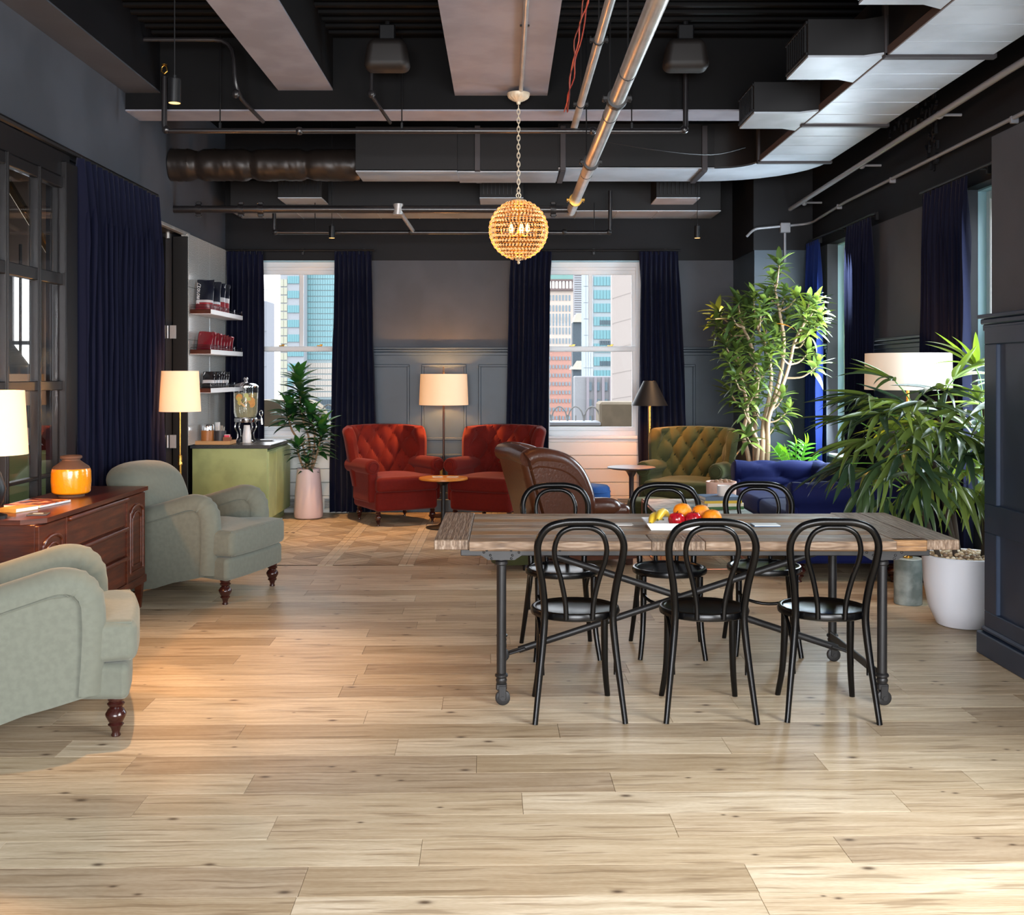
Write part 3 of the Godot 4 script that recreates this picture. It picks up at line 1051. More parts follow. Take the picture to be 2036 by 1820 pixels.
func build_doorway() -> void:
	# folded black door leaves beside the stone panel, with steel hinges
	var o := thing("door_1", "", "", at(-3.16, 0, 10.6))
	o.set_meta("kind", "structure")
	for s in [[-0.16, 0.145, 0.9], [0.045, 0.07, 0.9]]:
		var b := MB.new()
		b.box(Vector3(s[0], 1.41, -s[2] / 2), Vector3(s[1], 2.82, s[2]), 0.004)
		if s[1] < 0.1:
			b.box(Vector3(0.082, 1.41, -0.007), Vector3(0.14, 2.818, 0.018), 0.003)
		part(b, "leaf", mat(col("0d0d0f"), 0.55), o)
	for y in [1.91, 0.87]:
		for s in [-1, 1]:
			var b := MB.new()
			b.box(Vector3(-0.036 + s * 0.05, y, 0.004), Vector3(0.06, 0.125, 0.006), 0.001)
			for k in 4:
				b.cyl(Vector3(-0.036 + s * (0.04 + 0.02 * (k % 2)), y - 0.045 + 0.03 * k, 0.006), Vector3(-0.036 + s * (0.04 + 0.02 * (k % 2)), y - 0.045 + 0.03 * k, 0.009), 0.005, 6)
			part(b, "hinge", M.nickel, o)
		var b := MB.new()
		b.cyl(Vector3(-0.036, y - 0.06, 0.008), Vector3(-0.036, y + 0.06, 0.008), 0.009, 8)
		part(b, "hinge_pin", M.nickel, o)
	var b := MB.new()
	b.box(Vector3(0.11, 2.85, 0.65), Vector3(0.05, 0.03, 1.6), 0.003)
	b.cyl(Vector3(-0.036, 2.80, 0.0), Vector3(-0.036, 2.88, 0.0), 0.02, 8)
	part(b, "top_track", M.steel_pipe, o)
	b = MB.new()
	b.box(Vector3(-3.5, 1.4, -9.9), Vector3(0.1, 2.9, 1.5))
	struct(b, "wall_passage_dark", M.black_paint)  # black sheet standing for the unlit room past the doorway

# ---------------------------------------------------------------- the city outside
func facade_grid(o: Node3D, name_: String, material: Material, x0: float, x1: float, y0: float, y1: float, z: float, nx: int, ny: int, fx: float, fy: float, deep: float) -> void:
	var b := MB.new()
	for i in nx:
		for j in ny:
			b.box(Vector3(lerpf(x0, x1, (i + 0.5) / nx), lerpf(y0, y1, (j + 0.5) / ny), z), Vector3((x1 - x0) / nx * fx, (y1 - y0) / ny * fy, deep))
	var p := part(b, name_, material, o)
	tag(p, "", "", "", "stuff")

func tower(called: String, label: String, px0: float, px1: float, py0: float, depth: float, body: Color, thick := 12.0, low := -14.0) -> Array:
	# a building whose front spans those picture columns when it stands at that depth
	var x0 := (px0 - 1003.0) / 2220.0 * depth
	var x1 := (px1 - 1003.0) / 2220.0 * depth
	var top := 1.52 - (py0 - 742.0) / 2220.0 * depth
	var o := thing(called, label, "building", Vector3((x0 + x1) / 2, 0, -depth))
	var b := MB.new()
	b.box(Vector3(0, (top + low) / 2, -thick / 2), Vector3(x1 - x0, top - low, thick), 0.05)
	part(b, "wall", mat(body, 0.7), o)
	return [o, (x1 - x0) / 2, top, depth]

func build_city() -> void:
	var cyan := mat(col("5a868c"), 0.3, 0.0, 0.5)
	var glassy := mat(col("6d959a"), 0.3, 0.0, 0.5)
	var darkglass := mat(col("34444e"), 0.3, 0.0, 0.5)
	var white := mat(col("989ba0"), 0.6)
	# behind the first window
	var t := tower("slim_tower", "pale windowless tower with a railing on its roof", 508, 530, 598, 60, col("7d7f86"), 2.1)
	var b := MB.new()
	for k in 4:
		b.cyl(Vector3(-0.4 + k * 0.32, t[2], -0.3), Vector3(-0.4 + k * 0.32, t[2] + 0.62, -0.3), 0.025, 5)
	b.cyl(Vector3(-0.4, t[2] + 0.62, -0.3), Vector3(0.56, t[2] + 0.62, -0.3), 0.025, 5)
	part(b, "roof_railing", white, t[0])
	b = MB.new()
	for k in 5:
		b.box(Vector3(0, t[2] - 1.6 - k * 1.9, 0.01), Vector3(t[1] * 2, 0.05, 0.06))
	part(b, "joints", mat(col("83868c"), 0.7), t[0])
	t = tower("banded_tower", "white tower with bands of dark windows at its corner", 557, 604, 520, 90, col("8d9094"), 1.6)
	facade_grid(t[0], "window_bands", cyan, t[1] * -0.36, t[1] * 1.0, -8.0, t[2] - 0.9, 0.02, 7, 15, 0.94, 0.5, 0.14)
	facade_grid(t[0], "corner_panes", mat(col("9c9a88"), 0.35), t[1] * -1.0, t[1] * -0.38, -8.0, t[2] - 1.4, 0.02, 2, 26, 0.9, 0.86, 0.12)
	b = MB.new()
	b.box(Vector3(0.3, t[2] + 1.2, -0.9), Vector3(t[1] * 1.4, 2.6, 1.2), 0.05)
	part(b, "roof_house", white, t[0])
	t = tower("glass_tower", "broad blue-green glass tower with a grid of panes", 603, 700, 440, 92, col("869496"), 4)
	facade_grid(t[0], "glass_panes", glassy, -t[1], t[1], 2.6, t[2], 0.02, 20, 24, 0.9, 0.86, 0.1)
	facade_grid(t[0], "lower_panes", darkglass, -t[1], t[1], -8.0, -0.6, 0.02, 20, 14, 0.88, 0.8, 0.1)
	facade_grid(t[0], "pale_panes", mat(col("a9a096"), 0.4), -t[1], t[1], -0.5, 2.4, 0.02, 20, 6, 0.92, 0.8, 0.1)
	# behind the second window
	t = tower("pink_tower", "pink stone tower with rows of small square windows and a green roof", 1050, 1143, 578, 120, col("a87a6c"), 3, -22)
	facade_grid(t[0], "windows", mat(col("6f7f88"), 0.3), -t[1] + 0.1, t[1] - 0.4, -12.0, t[2] - 0.4, 0.02, 13, 24, 0.48, 0.44, 0.16)
	b = MB.new()
	b.box(Vector3(0, t[2] - 3.0, 0.02), Vector3(t[1] * 2, 6.0, 0.1))
	part(b, "pale_upper_floors", mat(col("b3a498"), 0.6), t[0])
	facade_grid(t[0], "top_windows", mat(col("6f7f88"), 0.3), -t[1] + 0.1, t[1] - 0.4, t[2] - 6.0, t[2] - 0.2, 0.05, 13, 5, 0.48, 0.5, 0.16)
	b = MB.new()
	for k in 14:
		b.box(Vector3(-t[1] + 0.3 + k * 0.37, t[2] + 0.5, 0.05), Vector3(0.14, 1.0, 0.2))
	b.box(Vector3(0, t[2] + 0.1, 0.1), Vector3(t[1] * 2, 0.25, 0.5))
	b.box(Vector3(0, t[2] + 1.1, 0.1), Vector3(t[1] * 2, 0.2, 0.5))
	part(b, "cornice", mat(col("63524f"), 0.7), t[0])
	b = MB.new()
	b.extrude(PackedVector2Array([Vector2(-t[1], t[2] + 1.2), Vector2(t[1], t[2] + 1.2), Vector2(t[1] - 0.1, t[2] + 5), Vector2(-t[1] + 1.6, t[2] + 5)]), -2, 0.05)
	part(b, "roof", mat(col("6a8f89"), 0.6), t[0])
	for k in 2:
		b = MB.new()
		var ring := []
		for q in 16:
			ring.append(Vector3(t[1] - 2.75 + k * 1.55 + cos(TAU * q / 16) * 0.38, t[2] + 2.2 + sin(TAU * q / 16) * 0.38, 0.1))
		b.tube(ring, 0.07, 5, true)
		b.cyl(ring[0], ring[8], 0.06, 5)
		b.cyl(ring[4], ring[12], 0.06, 5)
		part(b, "round_window", mat(col("4e6a66"), 0.6), t[0])
	t = tower("striped_tower", "slim grey tower with fine horizontal stripes", 1142, 1168, 490, 105, col("7d7a7c"), 2)
	facade_grid(t[0], "stripes", white, -t[1], t[1], -10.0, t[2], 0.02, 1, 110, 1.0, 0.42, 0.1)
	t = tower("dark_block", "dark glass block with sloping pale roofs", 1139, 1175, 640, 96, col("3a464e"), 2)
	b = MB.new()
	for q in [[641, 1.0], [735, 1.2]]:
		var y: float = 1.52 - (q[0] - 742.0) / 2220.0 * 96
		b.extrude(PackedVector2Array([Vector2(-t[1] * q[1], y), Vector2(t[1], y), Vector2(t[1], y + 0.75), Vector2(-t[1] * 0.6, y + 0.75)]), -3, 0.3)
	part(b, "sloping_roof", mat(col("a8a294"), 0.6), t[0])
	t = tower("panel_tower", "tower with tall pale panels on one side and blue-green glass on the other", 1160, 1218, 440, 75, col("8f979a"), 2)
	facade_grid(t[0], "pale_panels", mat(col("9ca3a8"), 0.35), -t[1], -t[1] * 0.33, -8.0, t[2], 0.02, 4, 18, 0.9, 0.97, 0.1)
	facade_grid(t[0], "glass_panes", cyan, -t[1] * 0.3, t[1], -8.0, t[2], 0.02, 6, 22, 0.92, 0.66, 0.1)
	facade_grid(t[0], "dark_panes", darkglass, t[1] * 0.1, t[1], -4.0, 5.6, 0.05, 6, 7, 0.8, 0.22, 0.1)
	t = tower("grey_block", "low grey office block with dark windows between piers", 1143, 1222, 748, 58, col("7b7b7d"), 1.5)
	facade_grid(t[0], "piers", mat(col("7d767b"), 0.7), -t[1] * 0.55, t[1], -4.0, t[2] - 0.05, 0.06, 4, 1, 0.35, 1.0, 0.2)
	facade_grid(t[0], "windows", mat(col("52646d"), 0.3), -t[1] * 0.48, t[1] * 1.1, -4.0, t[2] - 0.1, 0.02, 4, 6, 0.62, 0.5, 0.14)
	t = tower("beige_wall", "large blank beige stone wall with fine joints", 1217, 1330, 430, 40, col("9c918a"), 0.6)
	b = MB.new()
	for k in 12:
		b.bar(Vector3(-t[1], -3.0 + k * 0.9, 0.0), Vector3(t[1], -3.0 + k * (0.9 + 0.08), 0.0), 0.03, 0.02)
	part(b, "joints", mat(col("9a908a"), 0.8), t[0])
	# the stone parapets of the terrace just outside
	var stone := tri(mat(col("8c7d68"), 0.85), M.cloudy, Vector3(1.3, 1.3, 1.3))
	var pr := thing("stone_parapet", "low stone parapet with a rounded end outside the window with the plant", "parapet", at(-2.94, 0, 14.6))
	b = MB.new()
	var outl := PackedVector2Array([Vector2(-1.2, -0.6), Vector2(0.62, -0.6), Vector2(0.62, 0.9)])
	for k in 7:
		var a := PI / 2 * k / 6
		outl.append(Vector2(0.32 + 0.28 * cos(a), 0.90 + 0.27 * sin(a)))
	outl.append(Vector2(-1.2, 1.17))
	b.extrude(outl, -0.3, 0.2)
	part(b, "wall", stone, pr)
	b = MB.new()
	b.box(Vector3(0.42, 0.90, 0.3), Vector3(0.5, 0.03, 0.2), 0.01)
	part(b, "ledge", stone, pr)
	pr = thing("stone_parapet", "stone parapet with a taller block outside the window with the arched railing", "parapet", at(0.95, 0, 14.6))
	b = MB.new()
	b.box(Vector3(0, 0.16, 0), Vector3(2.4, 1.38, 0.5), 0.02)
	part(b, "wall", stone, pr)
	b = MB.new()
	b.box(Vector3(0.83, 0.66, -0.02), Vector3(1.12, 0.975, 0.6), 0.03)
	part(b, "block", stone, pr)
	b = MB.new()
	b.box(Vector3(-0.52, 0.87, 0.1), Vector3(1.6, 0.05, 0.5), 0.01)
	part(b, "ledge", white, pr)
	for q in [["iron_railing", "row of pointed iron arches on the parapet", 0.395, 4], ["iron_railing", "short piece of arched iron railing by the rounded parapet end", -2.36, 1]]:
		var rl := thing(q[0], q[1], "railing", at(q[2], 0.90 if q[3] == 4 else 0.93, 14.5 if q[3] == 4 else 14.3), 0, "")
		for k in q[3]:
			b = MB.new()
			var x0: float = 0.212 * k
			var path := []
			for i in 9:
				var s := i / 8.0
				path.append(Vector3(x0 + 0.212 * s, 0.02 + 0.165 * pow(sin(PI * s), 0.55), 0))
			b.tube(path, 0.011, 6)
			b.cyl(Vector3(x0, 0.0, 0), Vector3(x0, 0.08, 0), 0.015, 6)
			b.cyl(Vector3(x0 + 0.106, 0.0, 0), Vector3(x0 + 0.106, 0.07, 0), 0.008, 6)
			part(b, "arch", mat(col("9c9a96"), 0.6, 0.3), rl)
	# a pale wall across the street on the right side, and the street far below
	var side := thing("side_building", "pale building across the side street, beyond the narrow side window", "building", Vector3(13, 0, -14))
	b = MB.new()
	b.box(Vector3(2, -5.0, 0), Vector3(4, 18, 26), 0.05)
	part(b, "wall", mat(col("c9cbcd"), 0.7), side)
	b = MB.new()
	for k in 12:
		for q in 4:
			b.box(Vector3(0, -7.0 + q * 3.0, -12 + k * 2.1), Vector3(0.1, 1.6, 1.0))
	tag(part(b, "windows", darkglass, side), "", "", "", "stuff")
	b = MB.new()
	b.box(Vector3(0, -14.2, -70), Vector3(400, 0.4, 300))
	struct(b, "ground", mat(col("77797c"), 0.9))

# ---------------------------------------------------------------- ducts, pipes and lamps under the ceiling
func pipe_ring(b: MB, c: Vector3, dir: Vector3, r: float, w: float, ears := true) -> void:
	var d := dir.normalized()
	b.tube([c - d * w, c + d * w], r, 12)
	if ears:
		var s := d.cross(Vector3.UP).normalized()
		for q in [-1, 1]:
			b.bar(c + s * q * r * 0.8, c + s * q * (r + 0.022), w * 1.7, 0.022, Vector3.UP, 0.003)
			b.cyl(c + s * q * (r + 0.014) - Vector3.UP * 0.018, c + s * q * (r + 0.014) + Vector3.UP * 0.022, 0.006, 6)

func hanger(b: MB, p: Vector3, top := 4.13) -> void:
	b.cyl(p, Vector3(p.x, top, p.z), 0.005, 6)

func build_ducts() -> void:
	# the long rectangular duct on the right with three outlet boxes
	var o := thing("main_duct", "large rectangular grey duct running along the right side, with outlet boxes", "duct", Vector3(2.49, 3.34, 0))
	var lo := 0.0
	var hi := 0.40
	var pieces := [[9.62, 8.2], [8.2, 6.42], [6.42, 4.6], [4.6, 1.0]]
	for p in pieces:
		var b := MB.new()
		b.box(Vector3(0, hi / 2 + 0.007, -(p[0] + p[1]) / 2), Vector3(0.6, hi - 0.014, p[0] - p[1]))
		part(b, "duct_section", M.duct_shaded, o)
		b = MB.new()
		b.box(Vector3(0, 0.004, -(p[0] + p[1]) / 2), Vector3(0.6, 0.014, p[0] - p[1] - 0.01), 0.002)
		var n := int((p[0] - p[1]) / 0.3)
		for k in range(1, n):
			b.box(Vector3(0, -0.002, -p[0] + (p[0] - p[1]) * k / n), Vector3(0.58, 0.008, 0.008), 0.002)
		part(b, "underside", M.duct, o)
		b = MB.new()
		b.box(Vector3(0, -0.006, -p[0] + 0.03), Vector3(0.64, 0.03, 0.05), 0.003)
		b.box(Vector3(-0.31, 0.2, -p[0] + 0.03), Vector3(0.025, 0.42, 0.05), 0.003)
		part(b, "flange", M.duct_band, o)
	var b := MB.new()
	b.box(Vector3(-0.302, 0.02, -5.3), Vector3(0.012, 0.05, 8.5), 0.002)
	part(b, "seam_angle", mat(col("4a3a36"), 0.6), o)
	for z in [5.27, 6.68, 8.07]:
		b = MB.new()
		# a box with a flared neck where it meets the duct
		var plan := PackedVector2Array([Vector2(-0.74, z - 0.245), Vector2(-0.42, z - 0.245), Vector2(-0.30, z - 0.32), Vector2(-0.30, z + 0.32), Vector2(-0.42, z + 0.245), Vector2(-0.74, z + 0.245)])
		b.t = Transform3D(Basis(Vector3(1, 0, 0), Vector3(0, 0, -1), Vector3(0, 1, 0)), Vector3.ZERO)
		b.extrude(plan, 0.012, 0.22)
		var bx := part(b, "outlet_box", M.duct_shaded, o)
		b = MB.new()
		b.t = Transform3D(Basis(Vector3(1, 0, 0), Vector3(0, 0, -1), Vector3(0, 1, 0)), Vector3.ZERO)
		b.extrude(plan, 0.0, 0.012)
		part(b, "underside", M.duct, bx)
		b = MB.new()
		for k in 9:
			b.box(Vector3(-0.745, 0.115, -z - 0.2 + k * 0.05), Vector3(0.012, 0.16, 0.012))
		b.box(Vector3(-0.742, 0.205, -z), Vector3(0.02, 0.02, 0.47), 0.003)
		b.box(Vector3(-0.742, 0.025, -z), Vector3(0.02, 0.02, 0.47), 0.003)
		part(b, "grille", M.black_metal, bx)
	# the rounded elbow and the duct across the room
	o = thing("cross_duct", "rectangular duct across the room, joined to the large duct by a rounded elbow", "duct", Vector3(0, 3.34, 0))
	b = MB.new()
	var b2 := MB.new()
	var c := Vector3(2.19 - 0.32, 0, -9.62)
	var inner := []
	var outer := []
	for i in 9:
		var a := PI / 2 * i / 8
		inner.append(c + Vector3(cos(a), 0, -sin(a)) * 0.32)
		outer.append(c + Vector3(cos(a) * 0.92, 0, -sin(a) * 0.98))
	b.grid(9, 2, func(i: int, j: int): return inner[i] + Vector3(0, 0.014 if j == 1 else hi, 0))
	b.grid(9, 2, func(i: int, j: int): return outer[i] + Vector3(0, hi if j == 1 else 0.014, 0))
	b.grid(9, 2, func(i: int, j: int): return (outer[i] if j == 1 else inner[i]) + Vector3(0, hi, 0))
	part(b, "elbow", M.duct_shaded, o)
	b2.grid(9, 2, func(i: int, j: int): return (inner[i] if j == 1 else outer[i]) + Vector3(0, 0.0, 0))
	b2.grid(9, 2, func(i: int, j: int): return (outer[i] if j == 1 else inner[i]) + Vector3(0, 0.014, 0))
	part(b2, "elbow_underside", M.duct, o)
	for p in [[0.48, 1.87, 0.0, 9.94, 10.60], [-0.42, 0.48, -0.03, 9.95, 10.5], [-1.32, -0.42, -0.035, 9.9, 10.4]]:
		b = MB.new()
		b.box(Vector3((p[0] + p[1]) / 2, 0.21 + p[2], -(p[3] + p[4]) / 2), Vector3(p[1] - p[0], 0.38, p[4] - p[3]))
		part(b, "duct_section", M.duct_shaded, o)
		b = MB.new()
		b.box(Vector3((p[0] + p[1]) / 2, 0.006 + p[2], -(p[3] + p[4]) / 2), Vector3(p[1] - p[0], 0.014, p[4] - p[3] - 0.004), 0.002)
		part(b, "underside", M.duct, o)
	for x in [-0.24, 0.52, 1.78]:
		b = MB.new()
		b.box(Vector3(x, 0.18, -9.93), Vector3(0.05, 0.4, 0.03), 0.003)
		b.box(Vector3(x, -0.012, -10.25), Vector3(0.05, 0.03, 0.62), 0.003)
		part(b, "flange", M.duct_band, o)
	# the lagged round duct on the left
	o = thing("insulated_duct", "round duct wrapped in crinkled black insulation, tied at intervals", "duct", at(-2.18, 3.42, 10.2))
	b = MB.new()
	var no := FastNoiseLite.new()
	no.seed = 4
	no.frequency = 5.0
	var nn := 78
	b.grid(20, nn, func(i: int, j: int):
		var a := TAU * i / 20
		var x := -0.86 + 1.72 * j / (nn - 1)
		var tie := absf(fposmod(x + 0.12, 0.50) - 0.25)
		var r := 0.145 - 0.022 * exp(-pow((0.25 - tie) * 26.0, 2.0)) + 0.010 * no.get_noise_2d(x * 1.3, a * 0.22) + 0.006 * no.get_noise_2d(x * 4.0, a)
		return Vector3(x, cos(a) * r, sin(a) * r), true)
	part(b, "lagging", mat(col("2a2421"), 0.4, 0.3), o)
	# the far duct close to the window wall
	o = thing("far_duct", "long shallow duct along the top of the window wall with outlet boxes", "duct", Vector3(0, 3.2, 0))
	b = MB.new()
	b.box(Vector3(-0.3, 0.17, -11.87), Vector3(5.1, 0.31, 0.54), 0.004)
	part(b, "duct_section", M.duct_shaded, o)
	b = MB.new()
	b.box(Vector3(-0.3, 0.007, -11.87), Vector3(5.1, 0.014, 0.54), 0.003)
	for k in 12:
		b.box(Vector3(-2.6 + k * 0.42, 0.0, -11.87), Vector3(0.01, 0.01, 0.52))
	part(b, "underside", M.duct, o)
	for x in [-2.05, -0.03, 1.74]:
		b = MB.new()
		b.box(Vector3(x, 0.2, -11.4), Vector3(0.44, 0.24, 0.44), 0.003)
		var bx := part(b, "outlet_box", M.duct_shaded, o)
		b = MB.new()
		b.box(Vector3(x, 0.076, -11.4), Vector3(0.44, 0.012, 0.44), 0.002)
		part(b, "underside", M.duct, bx)
		b = MB.new()
		for k in 10:
			b.box(Vector3(x - 0.18 + k * 0.04, 0.2, -11.175), Vector3(0.008, 0.18, 0.012))
		part(b, "grille", M.black_metal, bx)

func build_pipes() -> void:
	# the big bright pipe
	var o := thing("sprinkler_main", "thick silver pipe running towards the far windows", "pipe", at(0.62, 3.03, 7.0))
	var b := MB.new()
	b.cyl(Vector3(0, 0, 3.4), Vector3(0, 0, -3.42), 0.043, 16)
	part(b, "pipe", M.steel_pipe, o)
	for z in [0.85, -1.0, -2.75]:
		b = MB.new()
		pipe_ring(b, Vector3(0, 0, z), Vector3(0, 0, 1), 0.058, 0.03)
		part(b, "coupling", M.iron if z > -2 else M.brass, o)
	for z in [1.4, 0.45, -1.45]:
		b = MB.new()
		hanger(b, Vector3(0, 0.03, z), 1.1 if z > -1.6 else 0.5)
		pipe_ring(b, Vector3(0, 0, z), Vector3(0, 0, 1), 0.046, 0.006, false)
		part(b, "hanger", M.black_metal, o)
	# the thinner bright conduits
	o = thing("steel_conduit", "thin silver conduit ending at the beam left of the thick silver pipe", "pipe", at(0.55, 3.46, 6.6))
	b = MB.new()
	b.cyl(Vector3(0, 0, 3.0), Vector3(0, 0, -2.3), 0.028, 12)
	part(b, "pipe", M.steel_pipe, o)
	for z in [-1.45, 0.1]:
		b = MB.new()
		pipe_ring(b, Vector3(0, 0, z), Vector3(0, 0, 1), 0.033, 0.012)
		hanger(b, Vector3(0, 0.03, z), 0.67)
		part(b, "clamp", M.iron, o)
	o = thing("steel_conduit", "thin silver conduit on the beam that feeds the crystal globe lamp", "pipe", at(0.125, 3.655, 6.0))
	b = MB.new()
	b.cyl(Vector3(0, 0, 2.6), Vector3(0, 0, -2.5), 0.017, 10)
	part(b, "pipe", M.steel_pipe, o)
	b = MB.new()
	b.box(Vector3(0, 0.012, -0.9), Vector3(0.06, 0.012, 0.02), 0.002)
	part(b, "clip", M.iron, o)
	# black sprinkler line under the cross beam, with drops at both ends
	o = thing("sprinkler_line", "black sprinkler pipe hung below the cross beam with an upright at each end", "pipe", at(0, 3.385, 8.60))
	b = MB.new()
	b.tube(bent([Vector3(-2.62, 0.42, 0), Vector3(-2.62, 0, 0), Vector3(1.395, 0, 0), Vector3(1.395, 0.68, 0)], 0.05), 0.021, 10)
	part(b, "pipe", M.black_pipe, o)
	for p in [Vector3(-2.605, 0.01, 0), Vector3(1.385, 0.01, 0), Vector3(-1.58, 0, 0), Vector3(0.68, 0, 0)]:
		b = MB.new()
		b.ball(p, Vector3(0.034, 0.032, 0.032), 10, 6)
		part(b, "fitting", M.black_pipe, o)
	for x in [-2.19, -0.79, 0.98]:
		b = MB.new()
		hanger(b, Vector3(x, 0.02, 0), 0.75)
		b.box(Vector3(x, 0.03, 0), Vector3(0.02, 0.07, 0.02), 0.003)
		part(b, "hanger", M.black_metal, o)
	for p in [Vector3(1.395, 0.70, 0), Vector3(-2.62, 0.44, 0)]:
		b = MB.new()
		b.tube([p, p + Vector3(-0.022, 0.02, 0), p + Vector3(-0.016, 0.055, 0), p + Vector3(0, 0.065, 0), p + Vector3(0.016, 0.055, 0), p + Vector3(0.022, 0.02, 0), p], 0.005, 6)
		b.cyl(p + Vector3(0, 0.068, 0), p + Vector3(0, 0.073, 0), 0.022, 10)
		part(b, "sprinkler_head", M.brass, o)
	# branches that join the line from the ceiling
	for q in [[-2.02, "bent black conduit dropping to the sprinkler pipe on the left"], [-0.99, "bent black conduit dropping behind the left ceiling speaker"]]:
		o = thing("black_conduit", q[1], "pipe", at(q[0], 3.45, 8.4), 0, "")
		b = MB.new()
		if q[0] < -1.5:
			b.tube(bent([Vector3(-0.85, 0.55, 0.1), Vector3(0.0, 0.55, 0.1), Vector3(0.02, 0.15, 0.1), Vector3(0.14, 0.03, -0.3)], 0.14), 0.016, 8)
		else:
			b.tube(bent([Vector3(0, 0.5, 0.1), Vector3(0, 0.14, 0.1), Vector3(0.10, 0.02, -0.3)], 0.04), 0.014, 8)
		part(b, "pipe", M.black_pipe, o)
		b = MB.new()
		b.ball(Vector3(0.02 if q[0] < -1.5 else 0.0, 0.15, 0.09), Vector3(0.03, 0.035, 0.03), 8, 6)
		part(b, "elbow", M.black_pipe, o)
	# the thick black pipe farther back and the thin line below it
	o = thing("black_main_pipe", "thick black pipe across the room in front of the far duct", "pipe", at(0, 3.03, 10.3))
	b = MB.new()
	b.cyl(Vector3(-3.05, 0, 0), Vector3(0.62, 0, 0), 0.034, 14)
	part(b, "pipe", M.black_pipe, o)
	for x in [-2.82, -2.43, -2.25, 0.45]:
		b = MB.new()
		b.tube([Vector3(x - 0.025, 0, 0), Vector3(x + 0.025, 0, 0)], 0.047, 12)
		for s in [-1, 1]:
			b.box(Vector3(x, s * 0.056, 0), Vector3(0.045, 0.03, 0.03), 0.005)
			b.cyl(Vector3(x - 0.03, s * 0.056, 0), Vector3(x + 0.03, s * 0.056, 0), 0.006, 6)
		part(b, "coupling", M.iron if x > 0 else M.black_pipe, o)
	b = MB.new()
	b.cyl(Vector3(-0.98, 0, 0), Vector3(-0.92, -0.08, -0.9), 0.02, 10)
	b.tube([Vector3(-0.98, 0.05, 0), Vector3(-0.98, -0.05, 0)], 0.048, 10)
	part(b, "branch", M.steel_pipe, o)
	o = thing("sprinkler_line", "thin dark sprinkler pipe close to the far window wall", "pipe", at(0, 2.93, 11.2))
	b = MB.new()
	b.tube(bent([Vector3(-2.31, 0.24, 0), Vector3(-2.31, 0, 0), Vector3(1.06, 0, 0), Vector3(1.06, 0.42, 0)], 0.05), 0.02, 10)
	part(b, "pipe", M.black_pipe, o)
	for x in [-2.3, -0.94, 0.6, 1.05]:
		b = MB.new()
		b.ball(Vector3(x, 0.005, 0), Vector3(0.034, 0.03, 0.03), 10, 6)
		part(b, "fitting", M.iron, o)
	for x in [-1.9, 0.9]:
		b = MB.new()
		hanger(b, Vector3(x, 0.02, 0), 0.3)
		part(b, "hanger", M.black_metal, o)
	# pipes along the right wall
	var wp := mat(col("8d8e94"), 0.4, 0.2)
	o = thing("wall_pipe", "grey pipe along the upper right wall beside the large duct", "pipe", at(2.93, 3.28, 6.5))
	b = MB.new()
	b.tube([Vector3(-0.08, -0.13, -5.0), Vector3(0, 0, 0), Vector3(0.0, 0.01, 3.0)], 0.022, 10)
	part(b, "pipe", wp, o)
	for z in [-2.6, -1.0, -4.3]:
		b = MB.new()
		b.ball(Vector3(-0.03 * (-z / 2.6) * 0.6, 0.026 * z, z), Vector3(0.03, 0.03, 0.03), 8, 6)
		b.cyl(Vector3(-0.02, 0.026 * z, z), Vector3(0.14, 0.026 * z, z), 0.01, 6)
		part(b, "bracket", wp, o)
	o = thing("wall_conduit", "thin conduit along the right wall that bends to a square box on the pier", "pipe", at(3.05, 3.05, 8.0))
	b = MB.new()
	b.tube(bent([Vector3(0.0, 0.0, 4.0), Vector3(0.0, 0.0, -2.0), Vector3(0.0, -0.04, -3.14), Vector3(-0.56, -0.09, -3.14), Vector3(-0.62, -0.16, -3.2)], 0.12), 0.013, 8)
	part(b, "pipe", wp, o)
	b = MB.new()
	b.box(Vector3(-0.25, -0.08, -3.14), Vector3(0.10, 0.10, 0.05), 0.006)
	part(b, "junction_box", wp, o)
	b = MB.new()
	b.cyl(Vector3(-0.25, -0.1, -3.15), Vector3(-0.25, -0.42, -3.15), 0.013, 8)
	part(b, "drop", wp, o)
	for z in [1.3, -0.8, -2.2]:
		b = MB.new()
		b.box(Vector3(0.01, -0.01, z), Vector3(0.05, 0.045, 0.025), 0.004)
		part(b, "clip", wp, o)
	# bundle of red cables
	o = thing("red_cables", "bundle of thin red cables hanging from the ceiling beside the silver pipes", "cable", at(0.40, 3.5, 7.0))
	for k in 3:
		b = MB.new()
		var pts := []
		for i in 12:
			var s := i / 11.0
			pts.append(Vector3(0.05 * sin(s * 4.0 + k) * 0.4 + 0.012 * sin(s * 40 + k * 2.1) + 0.10 - 0.01 * s, 0.36 - 0.33 * pow(s, 2.0), 1.6 - 3.2 * s + 0.01 * k))
		b.tube(smooth(pts, 3), 0.0045, 5)
		part(b, "cable", mat([col("a8322a"), col("c9574a"), col("7d2a26")][k], 0.5), o)
	o = thing("loose_cable", "thin sagging wire between the sprinkler pipe and the duct elbow", "cable", at(1.3, 3.32, 9.0))
	b = MB.new()
	b.tube(smooth([Vector3(-0.6, 0.04, 0.2), Vector3(-0.1, -0.02, 0.1), Vector3(0.4, 0.0, -0.2), Vector3(0.75, 0.12, -0.5)], 5), 0.005, 5)
	part(b, "cable", M.iron, o)

